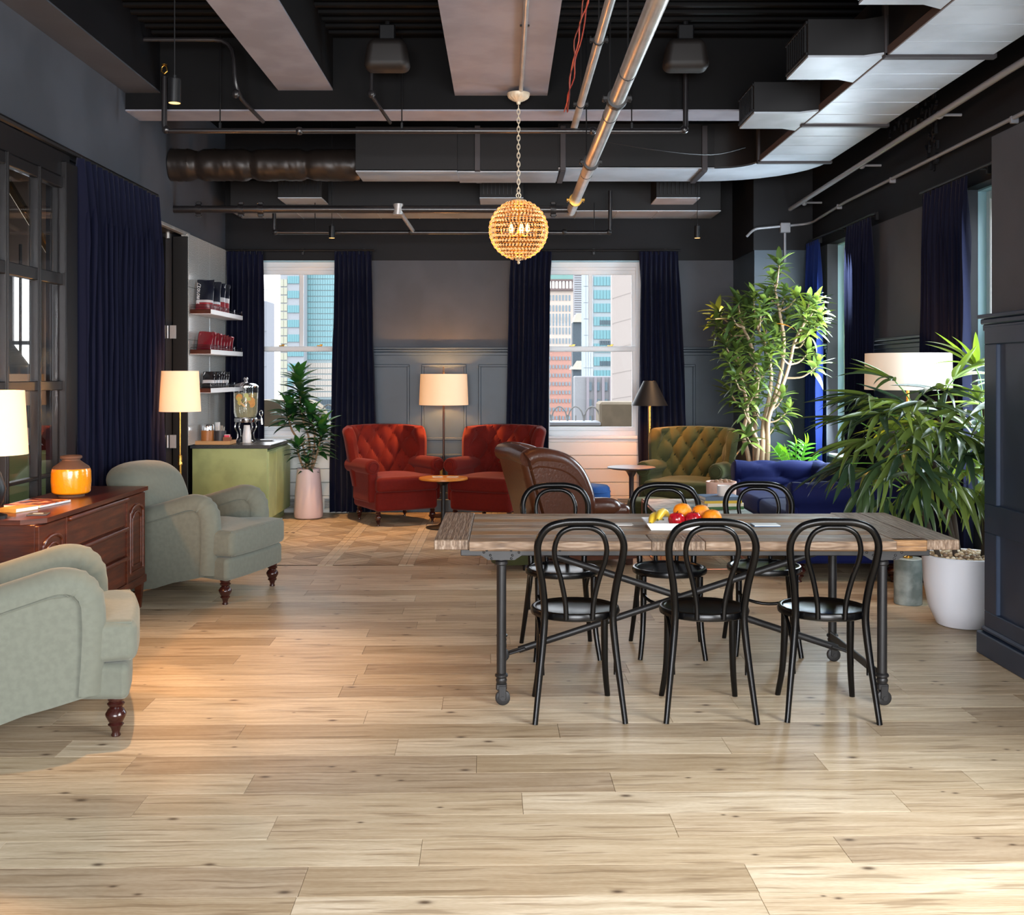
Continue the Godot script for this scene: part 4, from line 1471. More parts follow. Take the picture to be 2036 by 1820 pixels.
func build_speakers() -> void:
	for q in [[-0.86, 8.2, "dark ceiling speaker with a rounded front, left of the middle beam"], [1.33, 8.2, "dark ceiling speaker with a rounded front, behind the sprinkler upright"]]:
		var o := thing("ceiling_speaker", q[2], "speaker", at(q[0], 3.85, q[1]), 0, "ceiling speakers")
		var b := MB.new()
		b.rbox(Vector3.ZERO, Vector3(0.31, 0.23, 0.2), 0.06, 3, 2, func(p: Vector3): return Vector3(p.x * (1.0 - 0.12 * p.y / 0.11), p.y, p.z))
		part(b, "housing", mat(col("171210"), 0.6), o)
		b = MB.new()
		b.box(Vector3(0, 0.16, 0), Vector3(0.12, 0.14, 0.05), 0.01)
		b.cyl(Vector3(0, 0.2, 0), Vector3(0, 0.28, 0), 0.02, 8)
		part(b, "bracket", M.black_metal, o)

func pendant(x: float, z: float, label: String, y := 2.85) -> void:
	# cylinder spot on a cord, its opening at height y
	var o := thing("pendant_spotlight", label, "ceiling light", at(x, y, z), 0, "cylinder pendants")
	var b := MB.new()
	b.lathe([Vector2(0.0285, 0.0), Vector2(0.0305, 0.0), Vector2(0.0305, 0.115), Vector2(0.029, 0.12), Vector2(0.008, 0.12), Vector2(0.008, 0.138), Vector2(0.0, 0.138)], 16)
	part(b, "housing", M.black_metal, o)
	b = MB.new()
	b.disc(Vector3(0, 0.0005, 0), 0.0285, Vector3.DOWN, 16)
	part(b, "lamp_lens", lit(Color(1.0, 0.68, 0.36), 2.2), o)
	b = MB.new()
	b.cyl(Vector3(0, 0.138, 0), Vector3(0, 4.13 - y, 0), 0.003, 6)
	part(b, "cord", M.black_metal, o)
	var s := SpotLight3D.new()
	s.name = "beam_light"
	o.add_child(s)
	s.position = Vector3(0, -0.01, 0)
	s.rotation_degrees.x = -90
	s.light_color = Color(1.0, 0.78, 0.55)
	s.light_energy = SPOT
	s.spot_angle = 34
	s.spot_angle_attenuation = 0.9
	s.spot_range = 9
	s.spot_attenuation = 2
	s.light_size = 0.03
	s.shadow_enabled = true

func build_chandelier() -> void:
	var o := thing("globe_chandelier", "glowing globe lamp of crystal beads on a chain from a fluted white ceiling rose", "chandelier", at(0.107, 2.61, 8.5))
	var r := 0.222
	# the wire cage: rings and ribs
	var b := MB.new()
	for k in range(-8, 9):
		var a := k * PI / 2 / 9.0
		var rr := r * cos(a)
		var path := []
		for i in 40:
			path.append(Vector3(cos(TAU * i / 40) * rr, sin(a) * r, sin(TAU * i / 40) * rr))
		b.tube(path, 0.0024, 4, true)
	part(b, "wire_rings", M.brass, o)
	b = MB.new()
	for k in 20:
		var a := TAU * k / 20
		var path := []
		for i in 21:
			var c := PI * (i / 20.0 - 0.5) * 0.96
			path.append(Vector3(cos(a) * cos(c), sin(c), sin(a) * cos(c)) * (r + 0.002))
		b.tube(path, 0.0022, 4)
	part(b, "wire_ribs", M.brass, o)
	b = MB.new()
	b.lathe([Vector2(0.0, -0.262), Vector2(0.008, -0.258), Vector2(0.012, -0.248), Vector2(0.007, -0.24), Vector2(0.03, -0.222), Vector2(0.055, -0.212), Vector2(0.05, -0.206)], 16)
	part(b, "bottom_finial", mat(col("d8c8a8"), 0.3, 0.4), o)
	b = MB.new()
	b.lathe([Vector2(0.06, 0.208), Vector2(0.064, 0.22), Vector2(0.05, 0.232), Vector2(0.015, 0.24), Vector2(0.0, 0.25)], 16)
	part(b, "top_cap", mat(col("cfc0a4"), 0.3, 0.4), o)
	# the beads
	b = MB.new()
	b.lathe([Vector2(0, -0.0095), Vector2(0.0095, 0), Vector2(0, 0.0095)], 6)
	var bead := b.mesh()
	var where := []
	for k in 18:
		var a := (k - 8.5) * PI / 2 / 9.0
		var n := maxi(6, int(TAU * r * cos(a) / 0.027))
		for i in n:
			var q := TAU * i / n
			var p := Vector3(cos(q) * cos(a), sin(a), sin(q) * cos(a))
			where.append(Transform3D(Basis(Vector3.UP, -q).scaled(Vector3(1.0, 1.3, 1.0)), p * r))
	var mm := MultiMesh.new()
	mm.transform_format = MultiMesh.TRANSFORM_3D
	mm.mesh = bead
	mm.instance_count = where.size()
	for i in where.size():
		mm.set_instance_transform(i, where[i])
	var beads := MultiMeshInstance3D.new()
	beads.name = "crystal_beads"
	beads.multimesh = mm
	var crystal := mat(col("4a2c14"), 0.12, 0.0, 0.6)
	crystal.emission_enabled = true
	crystal.emission = Color(1.0, 0.72, 0.48)
	crystal.emission_energy_multiplier = 0.85
	beads.material_override = crystal
	o.add_child(beads, true)
	tag(beads, "", "", "", "stuff")
	# the bulbs inside
	for i in 5:
		b = MB.new()
		var q := TAU * i / 5
		b.lathe([Vector2(0, -0.03), Vector2(0.014, -0.022), Vector2(0.018, -0.005), Vector2(0.012, 0.02), Vector2(0.0, 0.045)], 10, Vector3(cos(q) * 0.07, 0.01, sin(q) * 0.07))
		part(b, "bulb", lit(Color(1.0, 0.72, 0.38), 9.0), o)
		b = MB.new()
		b.tube(smooth([Vector3(cos(q) * 0.07, -0.02, sin(q) * 0.07), Vector3(cos(q) * 0.05, -0.05, sin(q) * 0.05), Vector3(0, 0.0, 0), Vector3(0, 0.2, 0)], 3), 0.004, 5)
		part(b, "arm", M.brass, o)
	lamp_light(o, Vector3(0, 0.02, 0), GLOBE, Color(1.0, 0.66, 0.36), 0.10)
	# chain and rose
	var chain := Node3D.new()
	chain.name = "chain"
	o.add_child(chain, true)
	var cream := mat(col("d9cbb2"), 0.45, 0.2)
	var top := 1.0
	var n := 21
	for k in n:
		b = MB.new()
		var y := 0.25 + (top - 0.30) * (k + 0.5) / n
		var path := []
		for i in 12:
			var a := TAU * i / 12
			var p := Vector3(cos(a) * 0.011, sin(a) * 0.024, 0)
			path.append(Vector3(0, y, 0) + (p if k % 2 else Vector3(0, p.y, p.x)))
		b.tube(path, 0.0032, 5, true)
		part(b, "link", cream, chain)
	b = MB.new()
	var ring := []
	for i in 12:
		ring.append(Vector3(cos(TAU * i / 12) * 0.018, 0.262 + sin(TAU * i / 12) * 0.018, 0))
	b.tube(ring, 0.004, 5, true)
	part(b, "loop", cream, o)
	b = MB.new()
	b.grid(48, 7, func(i: int, j: int):
		var a := TAU * i / 48
		var pr: Vector2 = [Vector2(0.012, 0.955), Vector2(0.018, 0.975), Vector2(0.045, 0.985), Vector2(0.075, 1.005), Vector2(0.086, 1.025), Vector2(0.086, 1.04), Vector2(0.03, 1.045)][j]
		var flute := 1.0 + (0.05 * cos(a * 16.0) if j in [2, 3] else 0.0)
		return Vector3(sin(a) * pr.x * flute, pr.y, cos(a) * pr.x * flute), true)
	part(b, "ceiling_rose", cream, o)

func lamp_light(o: Node3D, p: Vector3, e: float, c: Color, size: float) -> void:
	var l := OmniLight3D.new()
	l.name = "light"
	o.add_child(l)
	l.position = p
	l.light_energy = e
	l.light_color = c
	l.light_size = size
	l.omni_range = 14
	l.omni_attenuation = 2
	l.shadow_enabled = true

# ---------------------------------------------------------------- upholstered furniture (local: x to its side, z forward)
func turned_leg(h: float, r: float) -> MB:
	var b := MB.new()
	b.lathe([Vector2(0.0, 0.0), Vector2(r * 0.42, 0.0), Vector2(r * 0.48, h * 0.03), Vector2(r * 0.36, h * 0.10), Vector2(r * 0.5, h * 0.22), Vector2(r * 0.78, h * 0.30), Vector2(r * 0.62, h * 0.34), Vector2(r * 0.80, h * 0.42), Vector2(r * 1.0, h * 0.52), Vector2(r * 1.02, h * 0.58), Vector2(r * 0.8, h * 0.68), Vector2(r * 0.58, h * 0.73), Vector2(r * 0.8, h * 0.79), Vector2(r * 0.86, h * 0.83), Vector2(r * 0.66, h * 0.88), Vector2(r * 0.8, h * 0.93), Vector2(r * 0.8, h), Vector2(0, h)], 20)
	b.angle = 55
	return b

func add_legs(o: Node3D, spots: Array, h: float, r: float, material: Material) -> void:
	var m := turned_leg(h, r).mesh()
	for s in spots:
		var l := shape(m, "leg", material, o)
		l.position = Vector3(s.x, 0, s.y)

func seam(path: Array, called: String, material: Material, parent: Node, r := 0.005, closed := true) -> void:
	var b := MB.new()
	b.tube(path, r, 5, closed)
	part(b, called, material, parent)

func cushion(size: Vector3, puff: float, r: float, front_wide := 0.0, crease := 0.0) -> MB:
	# a stuffed cushion centred on its underside; front_wide spreads its front third into a T
	var b := MB.new()
	b.angle = 60
	var no := FastNoiseLite.new()
	no.seed = 12
	no.frequency = 3.0
	b.rbox(Vector3(0, size.y / 2, 0), size, r, 4, 14, func(p: Vector3):
		var u := p.x / (size.x / 2)
		var w := p.z / (size.z / 2)
		var q := p
		q.y += puff * signf(p.y) * maxf(0.0, 1.0 - u * u) * maxf(0.0, 1.0 - w * w) * (1.0 if p.y > 0 else 0.2)
		q.y += crease * no.get_noise_2d(p.x * 1.0 + 3.0 * p.z, p.z * 5.0) * (1.0 if p.y > 0 else 0.0)
		q.z += 0.02 * (1.0 - u * u) * (1.0 if w > 0.9 else 0.0)
		if front_wide > 0:
			q.x *= lerpf(1.0, (size.x / 2 + front_wide) / (size.x / 2), smoothstep(0.34, 0.52, w))
		return q)
	return b

func arm_path() -> Array:
	# the top line of the scroll arm from the back to the front foot, seen from its side (z, y)
	return smooth([Vector2(-0.42, 0.60), Vector2(-0.2, 0.62), Vector2(0.0, 0.675), Vector2(0.14, 0.712), Vector2(0.25, 0.69), Vector2(0.315, 0.61), Vector2(0.33, 0.49), Vector2(0.325, 0.33), Vector2(0.315, 0.19)], 5)

func make_english_chair(label: String) -> Node3D:
	var o := thing("roll_arm_chair", label, "armchair", Vector3.ZERO, 0, "sage green armchairs by the sideboard")
	var m: Material = M.sage_velvet
	var b := MB.new()
	b.angle = 60
	b.rbox(Vector3(0, 0.235, 0.0), Vector3(0.64, 0.15, 0.84), 0.03, 3, 4, func(p: Vector3):
		return Vector3(p.x * lerpf(1.0, 1.23, smoothstep(0.33, 0.36, p.z)), p.y, p.z + 0.02 * (1.0 - pow(p.x / 0.32, 2)) * (1.0 if p.z > 0.3 else 0.0)))
	part(b, "seat_base", m, o)
	b = cushion(Vector3(0.56, 0.17, 0.78), 0.035, 0.035, 0.10, 0.006)
	var c := part(b, "seat_cushion", m, o)
	c.position = Vector3(0, 0.315, 0.06)
	for y in [0.164, 0.012]:
		var edge := []
		for q in [Vector2(-0.255, -0.33), Vector2(-0.265, 0.0), Vector2(-0.28, 0.13), Vector2(-0.355, 0.21), Vector2(-0.365, 0.37), Vector2(0, 0.40), Vector2(0.365, 0.37), Vector2(0.355, 0.21), Vector2(0.28, 0.13), Vector2(0.265, 0.0), Vector2(0.255, -0.33)]:
			edge.append(Vector3(q.x, y, q.y))
		seam(edge, "piping", m, c, 0.004, false)
	# arms: a rolled pad that runs along the top and down the front over a flat panel
	var path := arm_path()
	for s in [-1, 1]:
		var arm := Node3D.new()
		arm.name = "arm"
		o.add_child(arm, true)
		b = MB.new()
		b.angle = 60
		var n := path.size()
		b.grid(15, n, func(i: int, j: int):
			var a: Vector2 = path[maxi(j - 1, 0)]
			var d: Vector2 = path[mini(j + 1, n - 1)]
			var t := (d - a).normalized()
			var nn := Vector2(-t.y, t.x)                  # outward: up at the top, forward at the front
			var k := float(j) / (n - 1)
			var th := PI * (i / 14.0) * 1.16 - PI * 0.08
			var r := lerpf(0.082, 0.072, k) * (1.0 + 0.05 * sin(j * 2.3) * (1.0 if k > 0.45 and k < 0.7 else 0.0))
			var side: float = cos(th) * r * s
			var up := sin(th) * r
			return Vector3(s * 0.335 + side, path[j].y + nn.y * (up - 0.072), path[j].x + nn.x * (up - 0.072)))
		part(b, "roll", m, arm)
		var outl := PackedVector2Array()
		for q in path:
			outl.append(Vector2(q.x, q.y - 0.05) if q.x < 0.25 else Vector2(q.x - 0.05, q.y))
		outl.append(Vector2(0.12, 0.155))
		outl.append(Vector2(0.02, 0.135))
		outl.append(Vector2(-0.12, 0.09))
		outl.append(Vector2(-0.28, 0.065))
		outl.append(Vector2(-0.42, 0.06))
		outl.reverse()
		b = MB.new()
		b.t = Transform3D(Basis(Vector3(0, 0, 1), Vector3(0, 1, 0), Vector3(-1, 0, 0)), Vector3(s * 0.335, 0, 0))
		b.extrude(outl, -0.056, 0.056)
		part(b, "panel", m, arm)
		var line := []
		for q in path:
			line.append(Vector3(s * 0.396, q.y - 0.105, q.x) if q.x < 0.2 else Vector3(s * 0.396, q.y, q.x - 0.085) if q.y < 0.5 else Vector3(s * 0.396, q.y - 0.06, q.x - 0.075))
		seam(line, "piping", m, arm, 0.004, false)
	# the back leans and has a rounded top
	b = MB.new()
	b.angle = 60
	b.rbox(Vector3(0, 0.56, -0.33), Vector3(0.68, 0.68, 0.26), 0.11, 5, 8, func(p: Vector3):
		var k := (p.y + 0.34) / 0.68
		var u := p.x / 0.33
		var w := lerpf(0.94, 1.0, k)
		var y := p.y - 0.07 * pow(absf(u), 3.0) * smoothstep(0.6, 1.0, k)
		return Vector3(p.x * w, y, p.z - 0.16 * k * k + 0.02 * (1.0 - u * u) * (1.0 if p.z > 0 else 0.0)))
	part(b, "backrest", m, o)
	add_legs(o, [Vector2(-0.33, 0.37), Vector2(0.33, 0.37), Vector2(-0.29, -0.36), Vector2(0.29, -0.36)], 0.165, 0.042, M.turned_wood)
	b = MB.new()
	b.box(Vector3(0, 0.24, -0.37), Vector3(0.60, 0.36, 0.10), 0.02)
	part(b, "back_panel", m, o)
	return o

func tuft(a: float, c: float, deep: float) -> float:
	# padded diamonds: 0 at the buttons and low along the creases
	var p := absf(sin(PI * (a + c)) * sin(PI * (a - c)))
	return deep * pow(p, 0.42)

func make_wing_chair(label: String, m: Material, group: String) -> Node3D:
	var o := thing("wing_chair", label, "armchair", Vector3.ZERO, 0, group)
	var b := MB.new()
	b.angle = 60
	b.rbox(Vector3(0, 0.235, 0.03), Vector3(0.66, 0.19, 0.66), 0.035, 3, 4, func(p: Vector3):
		var front := smoothstep(0.1, 0.33, p.z)
		return Vector3(p.x * (1.0 - 0.10 * (1.0 - (p.z + 0.33) / 0.66)), p.y, p.z + 0.03 * front * (1.0 - pow(p.x / 0.33, 2))))
	part(b, "seat_base", m, o)
	b = cushion(Vector3(0.54, 0.14, 0.60), 0.03, 0.035, 0.055)
	var c := part(b, "seat_cushion", m, o)
	c.position = Vector3(0, 0.325, 0.09)
	# the back and wings as one bent, buttoned shell with a flared rim
	var mid := func(u: float, k: float) -> Vector3:
		var lean := -0.16 * k
		var flare := 1.0 + 0.16 * k
		var au := absf(u)
		var x: float
		var z: float
		if au < 0.62:
			x = au / 0.62 * 0.265
			z = -0.27 - 0.035 * (1.0 - pow(au / 0.62, 2))
		else:
			var q := (au - 0.62) / 0.38
			x = 0.265 + 0.085 * sin(q * PI / 2)
			z = -0.27 + (0.275 - 0.05 * smoothstep(0.75, 1.0, k) + 0.02 * smoothstep(0.3, 0.0, k)) * q
		var y := 0.36 + k * (0.565 + 0.02 * cos(u * PI * 0.5))
		return Vector3(signf(u) * x * flare, y, z + lean * (1.0 - 0.35 * smoothstep(0.62, 1.0, au)))
	var nu := 61
	var nv := 33
	var normal := func(u: float, k: float) -> Vector3:
		var e := 0.01
		var du: Vector3 = mid.call(clampf(u + e, -1, 1), k) - mid.call(clampf(u - e, -1, 1), k)
		var dk: Vector3 = mid.call(u, clampf(k + e, 0, 1)) - mid.call(u, clampf(k - e, 0, 1))
		return du.cross(dk).normalized()
	b = MB.new()
	b.angle = 50
	var buttons := []
	var thick := 0.05
	b.grid(nu, nv, func(i: int, j: int):
		var u := i / float(nu - 1) * 2.0 - 1.0
		var k := j / float(nv - 1)
		var inside := smoothstep(1.0, 0.86, absf(u)) * smoothstep(0.0, 0.06, k)
		var edge := sqrt(maxf(0.0, 1.0 - pow(maxf(absf(u) - 0.93, 0.0) / 0.07, 2))) * sqrt(maxf(0.0, 1.0 - pow(maxf(k - 0.94, 0.0) / 0.06, 2)))
		var d := thick * edge * (0.6 if inside < 0.5 else 0.6) + tuft(u * 2.6, k * 2.1 + 0.25, 0.045) * inside * edge + 0.02 * (1.0 - inside) * edge
		return mid.call(u, k) + normal.call(u, k) * d)
	b.grid(nu, nv, func(i: int, j: int):
		var u := 1.0 - i / float(nu - 1) * 2.0
		var k := j / float(nv - 1)
		var edge := sqrt(maxf(0.0, 1.0 - pow(maxf(absf(u) - 0.9, 0.0) / 0.1, 2))) * sqrt(maxf(0.0, 1.0 - pow(maxf(k - 0.9, 0.0) / 0.1, 2)))
		return mid.call(u, k) - normal.call(u, k) * thick * edge)
	var back := part(b, "buttoned_back", m, o)
	b = MB.new()
	b.ball(Vector3.ZERO, Vector3(0.011, 0.011, 0.006), 8, 6)
	var bm := b.mesh()
	for ia in range(-6, 7):
		for ic in range(-6, 12):
			if (ia + ic) % 2:
				continue
			# the creases cross where both sines vanish
			var u := ia * 0.5 / 2.6
			var k := (ic * 0.5 - 0.25) / 2.1
			if absf(u) < 0.84 and k > 0.14 and k < 0.93:
				var bt := shape(bm, "button", m, back)
				var nn: Vector3 = normal.call(u, k)
				bt.position = mid.call(u, k) + nn * (thick * 0.6 + 0.003)
				bt.basis = Basis.looking_at(-nn, Vector3.UP)
	# rolled arms
	for s in [-1, 1]:
		b = MB.new()
		b.angle = 60
		var x: float = s * 0.335
		b.rbox(Vector3(x, 0.40, 0.10), Vector3(0.10, 0.36, 0.42), 0.03, 3, 3)
		var arm := part(b, "arm", m, o)
		b = MB.new()
		b.angle = 60
		b.tube([Vector3(x + s * 0.012, 0.555, -0.24), Vector3(x + s * 0.012, 0.562, 0.0), Vector3(x + s * 0.012, 0.565, 0.29), Vector3(x + s * 0.012, 0.565, 0.318), Vector3(x + s * 0.012, 0.565, 0.325)], [0.07, 0.074, 0.076, 0.07, 0.058], 18)
		part(b, "roll", m, arm)
		b = MB.new()
		var ring := []
		for i in 16:
			ring.append(Vector3(x + s * 0.012 + cos(TAU * i / 16) * 0.048, 0.565 + sin(TAU * i / 16) * 0.048, 0.328))
		b.tube(ring, 0.005, 5, true)
		b.cyl(Vector3(x + s * 0.012, 0.565, 0.32), Vector3(x + s * 0.012, 0.565, 0.332), 0.04, 14)
		part(b, "scroll_disc", m, arm)
	add_legs(o, [Vector2(-0.29, 0.31), Vector2(0.29, 0.31), Vector2(-0.25, -0.25), Vector2(0.25, -0.25)], 0.145, 0.03, M.turned_wood)
	return o

func make_leather_chair(label: String) -> Node3D:
	# a club chair whose padded rim sweeps from the high back down into the arms
	var o := thing("leather_chair", label, "armchair")
	var m: Material = M.leather
	var b := MB.new()
	b.angle = 60
	b.rbox(Vector3(0, 0.21, 0.06), Vector3(0.70, 0.28, 0.74), 0.04, 3, 4)
	part(b, "seat_base", m, o)
	b = cushion(Vector3(0.54, 0.14, 0.66), 0.03, 0.05)
	var c := part(b, "seat_cushion", m, o)
	c.position = Vector3(0, 0.33, 0.07)
	# side shells with a swept top edge
	for s in [-1, 1]:
		var top := smooth([Vector2(-0.50, 0.86), Vector2(-0.44, 0.888), Vector2(-0.33, 0.88), Vector2(-0.21, 0.845), Vector2(-0.11, 0.765), Vector2(-0.045, 0.65), Vector2(-0.01, 0.53), Vector2(0.0, 0.36)], 4)
		var outl := PackedVector2Array()
		outl.append(Vector2(-0.28, 0.07))
		outl.append(Vector2(0.38, 0.07))
		outl.append(Vector2(0.38, 0.30))
		outl.append(Vector2(0.12, 0.32))
		for i in range(top.size() - 1, -1, -1):
			outl.append(top[i])
		b = MB.new()
		b.t = Transform3D(Basis(Vector3(0, 0, 1), Vector3(0, 1, 0), Vector3(-1, 0, 0)), Vector3(s * 0.385, 0, 0))
		b.extrude(outl, -0.05, 0.05)
		var sp := part(b, "side_panel", m, o)
		b = MB.new()
		b.angle = 60
		var line := []
		for q in top:
			line.append(Vector3(s * 0.372, q.y - 0.01, q.x))
		var radii := []
		for i in line.size():
			radii.append(lerpf(0.075, 0.055, float(i) / (line.size() - 1)))
		b.tube(line, radii, 14)
		part(b, "rolled_rim", m, sp)
		var l2 := []
		for q in top:
			l2.append(Vector3(s * 0.437, q.y - 0.085, q.x + 0.0))
		seam(l2, "piping", m, sp, 0.006, false)
		# the low padded arm in front
		b = MB.new()
		b.angle = 60
		b.tube(smooth([Vector3(s * 0.33, 0.46, -0.2), Vector3(s * 0.34, 0.47, 0.0), Vector3(s * 0.345, 0.47, 0.16), Vector3(s * 0.345, 0.455, 0.23), Vector3(s * 0.345, 0.44, 0.25)], 3), [0.075, 0.075, 0.075, 0.075, 0.075, 0.075, 0.074, 0.072, 0.07, 0.062, 0.052, 0.04, 0.02], 14)
		part(b, "arm", m, o)
	# the back between them, leaning
	b = MB.new()
	b.angle = 60
	b.rbox(Vector3(0, 0.57, -0.30), Vector3(0.70, 0.66, 0.16), 0.07, 4, 6, func(p: Vector3):
		var k := (p.y + 0.33) / 0.66
		return Vector3(p.x, p.y, p.z - 0.18 * k + 0.03 * (1.0 if p.z > 0 else 0.0) * (1.0 - pow(p.x / 0.35, 2))))
	part(b, "backrest", m, o)
	b = MB.new()
	b.angle = 60
	b.tube([Vector3(-0.36, 0.87, -0.49), Vector3(-0.1, 0.886, -0.505), Vector3(0.1, 0.886, -0.505), Vector3(0.36, 0.87, -0.49)], 0.07, 14)
	part(b, "top_roll", m, o)
	for x in [-0.12, 0.12]:
		seam([Vector3(x, 0.42, -0.22), Vector3(x, 0.7, -0.30), Vector3(x, 0.90, -0.42), Vector3(x, 0.955, -0.49)], "piping", m, o, 0.005, false)
	for s in [Vector2(-0.3, 0.36), Vector2(0.3, 0.36), Vector2(-0.3, -0.28), Vector2(0.3, -0.28)]:
		b = MB.new()
		b.box(Vector3(s.x, 0.035, s.y), Vector3(0.06, 0.07, 0.06), 0.006)
		part(b, "foot", M.turned_wood, o)
	return o

func make_sofa() -> Node3D:
	# buttoned sofa: back and arms of one height with a rolled top; faces local z
	var o := thing("chesterfield_sofa", "deep blue velvet buttoned sofa with rolled arms under the side windows", "sofa")
	var m: Material = M.blue_velvet
	var w := 2.16
	var b := MB.new()
	b.angle = 60
	b.rbox(Vector3(0, 0.26, 0.0), Vector3(w - 0.06, 0.24, 0.84), 0.03, 3, 4)
	part(b, "seat_base", m, o)
	for s in [-1, 1]:
		b = cushion(Vector3(0.86, 0.14, 0.62), 0.025, 0.04, 0.0, 0.006)
		var c := part(b, "seat_cushion", m, o)
		c.position = Vector3(s * 0.435, 0.36, 0.12)
	# section of the padded wall: inner face, roll, outer face
	var section := func(k: float) -> Vector2:      # k 0 inner foot .. 1 outer foot; (offset inward, height)
		if k < 0.42:
			var q := k / 0.42
			return Vector2(0.07 + 0.02 * sin(q * PI), lerpf(0.36, 0.60, q))
		if k < 0.80:
			var a := (k - 0.42) / 0.38 * PI * 1.25
			return Vector2(-0.015 + 0.088 * cos(a) , 0.625 + 0.10 * sin(a))
		var q := (k - 0.80) / 0.20
		return Vector2(-0.065, lerpf(0.55, 0.16, q))
	var runs := [["arm", [Vector3(-w / 2 + 0.10, 0, 0.42), Vector3(-w / 2 + 0.10, 0, -0.36)]], ["backrest", [Vector3(-w / 2 + 0.10, 0, -0.33), Vector3(w / 2 - 0.10, 0, -0.33)]], ["arm", [Vector3(w / 2 - 0.10, 0, -0.36), Vector3(w / 2 - 0.10, 0, 0.42)]]]
	for r in runs:
		var a: Vector3 = r[1][0]
		var e: Vector3 = r[1][1]
		var dir := (e - a).normalized()
		var inward := Vector3(-dir.z, 0, dir.x)        # towards the seat
		if inward.dot(Vector3(0, 0, 0.1) - (a + e) / 2) < 0:
			inward = -inward
		var len := a.distance_to(e)
		var nl := int(len / 0.022) + 1
		b = MB.new()
		b.angle = 55
		var nk := 40
		var fl: bool = inward.cross(Vector3.UP).dot(dir) > 0
		b.grid(nk, nl, func(i: int, j: int):
			var k := i / float(nk - 1)
			if fl:
				k = 1.0 - k
			var sct: Vector2 = section.call(k)
			var l := j / float(nl - 1) * len
			var t := 0.0
			if k < 0.62:
				t = tuft(l / 0.26 * 0.5 * 1.0, k * 3.0, 0.035) - 0.02
			var side := Vector2(1, 0) if k < 0.42 else Vector2(cos((k - 0.42) / 0.38 * PI * 1.25), sin((k - 0.42) / 0.38 * PI * 1.25)) if k < 0.8 else Vector2(-1, 0)
			sct += side * t
			var fade := 0.0
			return a + dir * l + inward * sct.x + Vector3(0, sct.y - fade, 0))
		var body := part(b, r[0], m, o)
		# end faces
		if r[0] == "arm":
			var fe: Vector3 = a if a.z > e.z else e
			b = MB.new()
			b.angle = 50
			b.rbox(fe + Vector3(0, 0.36, -0.01), Vector3(0.16, 0.44, 0.06), 0.028, 3, 2)
			b.tube([fe + Vector3(0, 0.625, -0.04) - inward * 0.012, fe + Vector3(0, 0.625, 0.005) - inward * 0.012, fe + Vector3(0, 0.625, 0.018) - inward * 0.012], [0.1, 0.1, 0.085], 18)
			part(b, "front_facing", m, body)
	add_legs(o, [Vector2(-w / 2 + 0.1, 0.36), Vector2(w / 2 - 0.1, 0.36), Vector2(-w / 2 + 0.1, -0.33), Vector2(w / 2 - 0.1, -0.33)], 0.15, 0.05, M.turned_wood)
	return o

func ottoman(label: String, where: Vector3, r: float, h: float, m: Material) -> void:
	var o := thing("round_ottoman", label, "ottoman", where)
	var b := MB.new()
	b.angle = 60
	b.lathe([Vector2(0.0, 0.05), Vector2(r * 0.96, 0.05), Vector2(r, 0.08), Vector2(r, h * 0.55), Vector2(r * 1.0, h - 0.06), Vector2(r * 0.97, h - 0.02), Vector2(r * 0.88, h), Vector2(r * 0.5, h + 0.01), Vector2(0, h + 0.012)], 36)
	part(b, "cushion", m, o)
	b = MB.new()
	var ring := []
	for i in 36:
		ring.append(Vector3(cos(TAU * i / 36) * r * 1.0, h - 0.055, sin(TAU * i / 36) * r * 1.0))
	b.tube(ring, 0.005, 5, true)
	part(b, "piping", m, o)
	for i in 4:
		b = MB.new()
		b.cyl(Vector3(cos(PI / 4 + PI / 2 * i) * r * 0.75, 0, sin(PI / 4 + PI / 2 * i) * r * 0.75), Vector3(cos(PI / 4 + PI / 2 * i) * r * 0.75, 0.06, sin(PI / 4 + PI / 2 * i) * r * 0.75), 0.025, 10)
		part(b, "foot", M.black_metal, o)

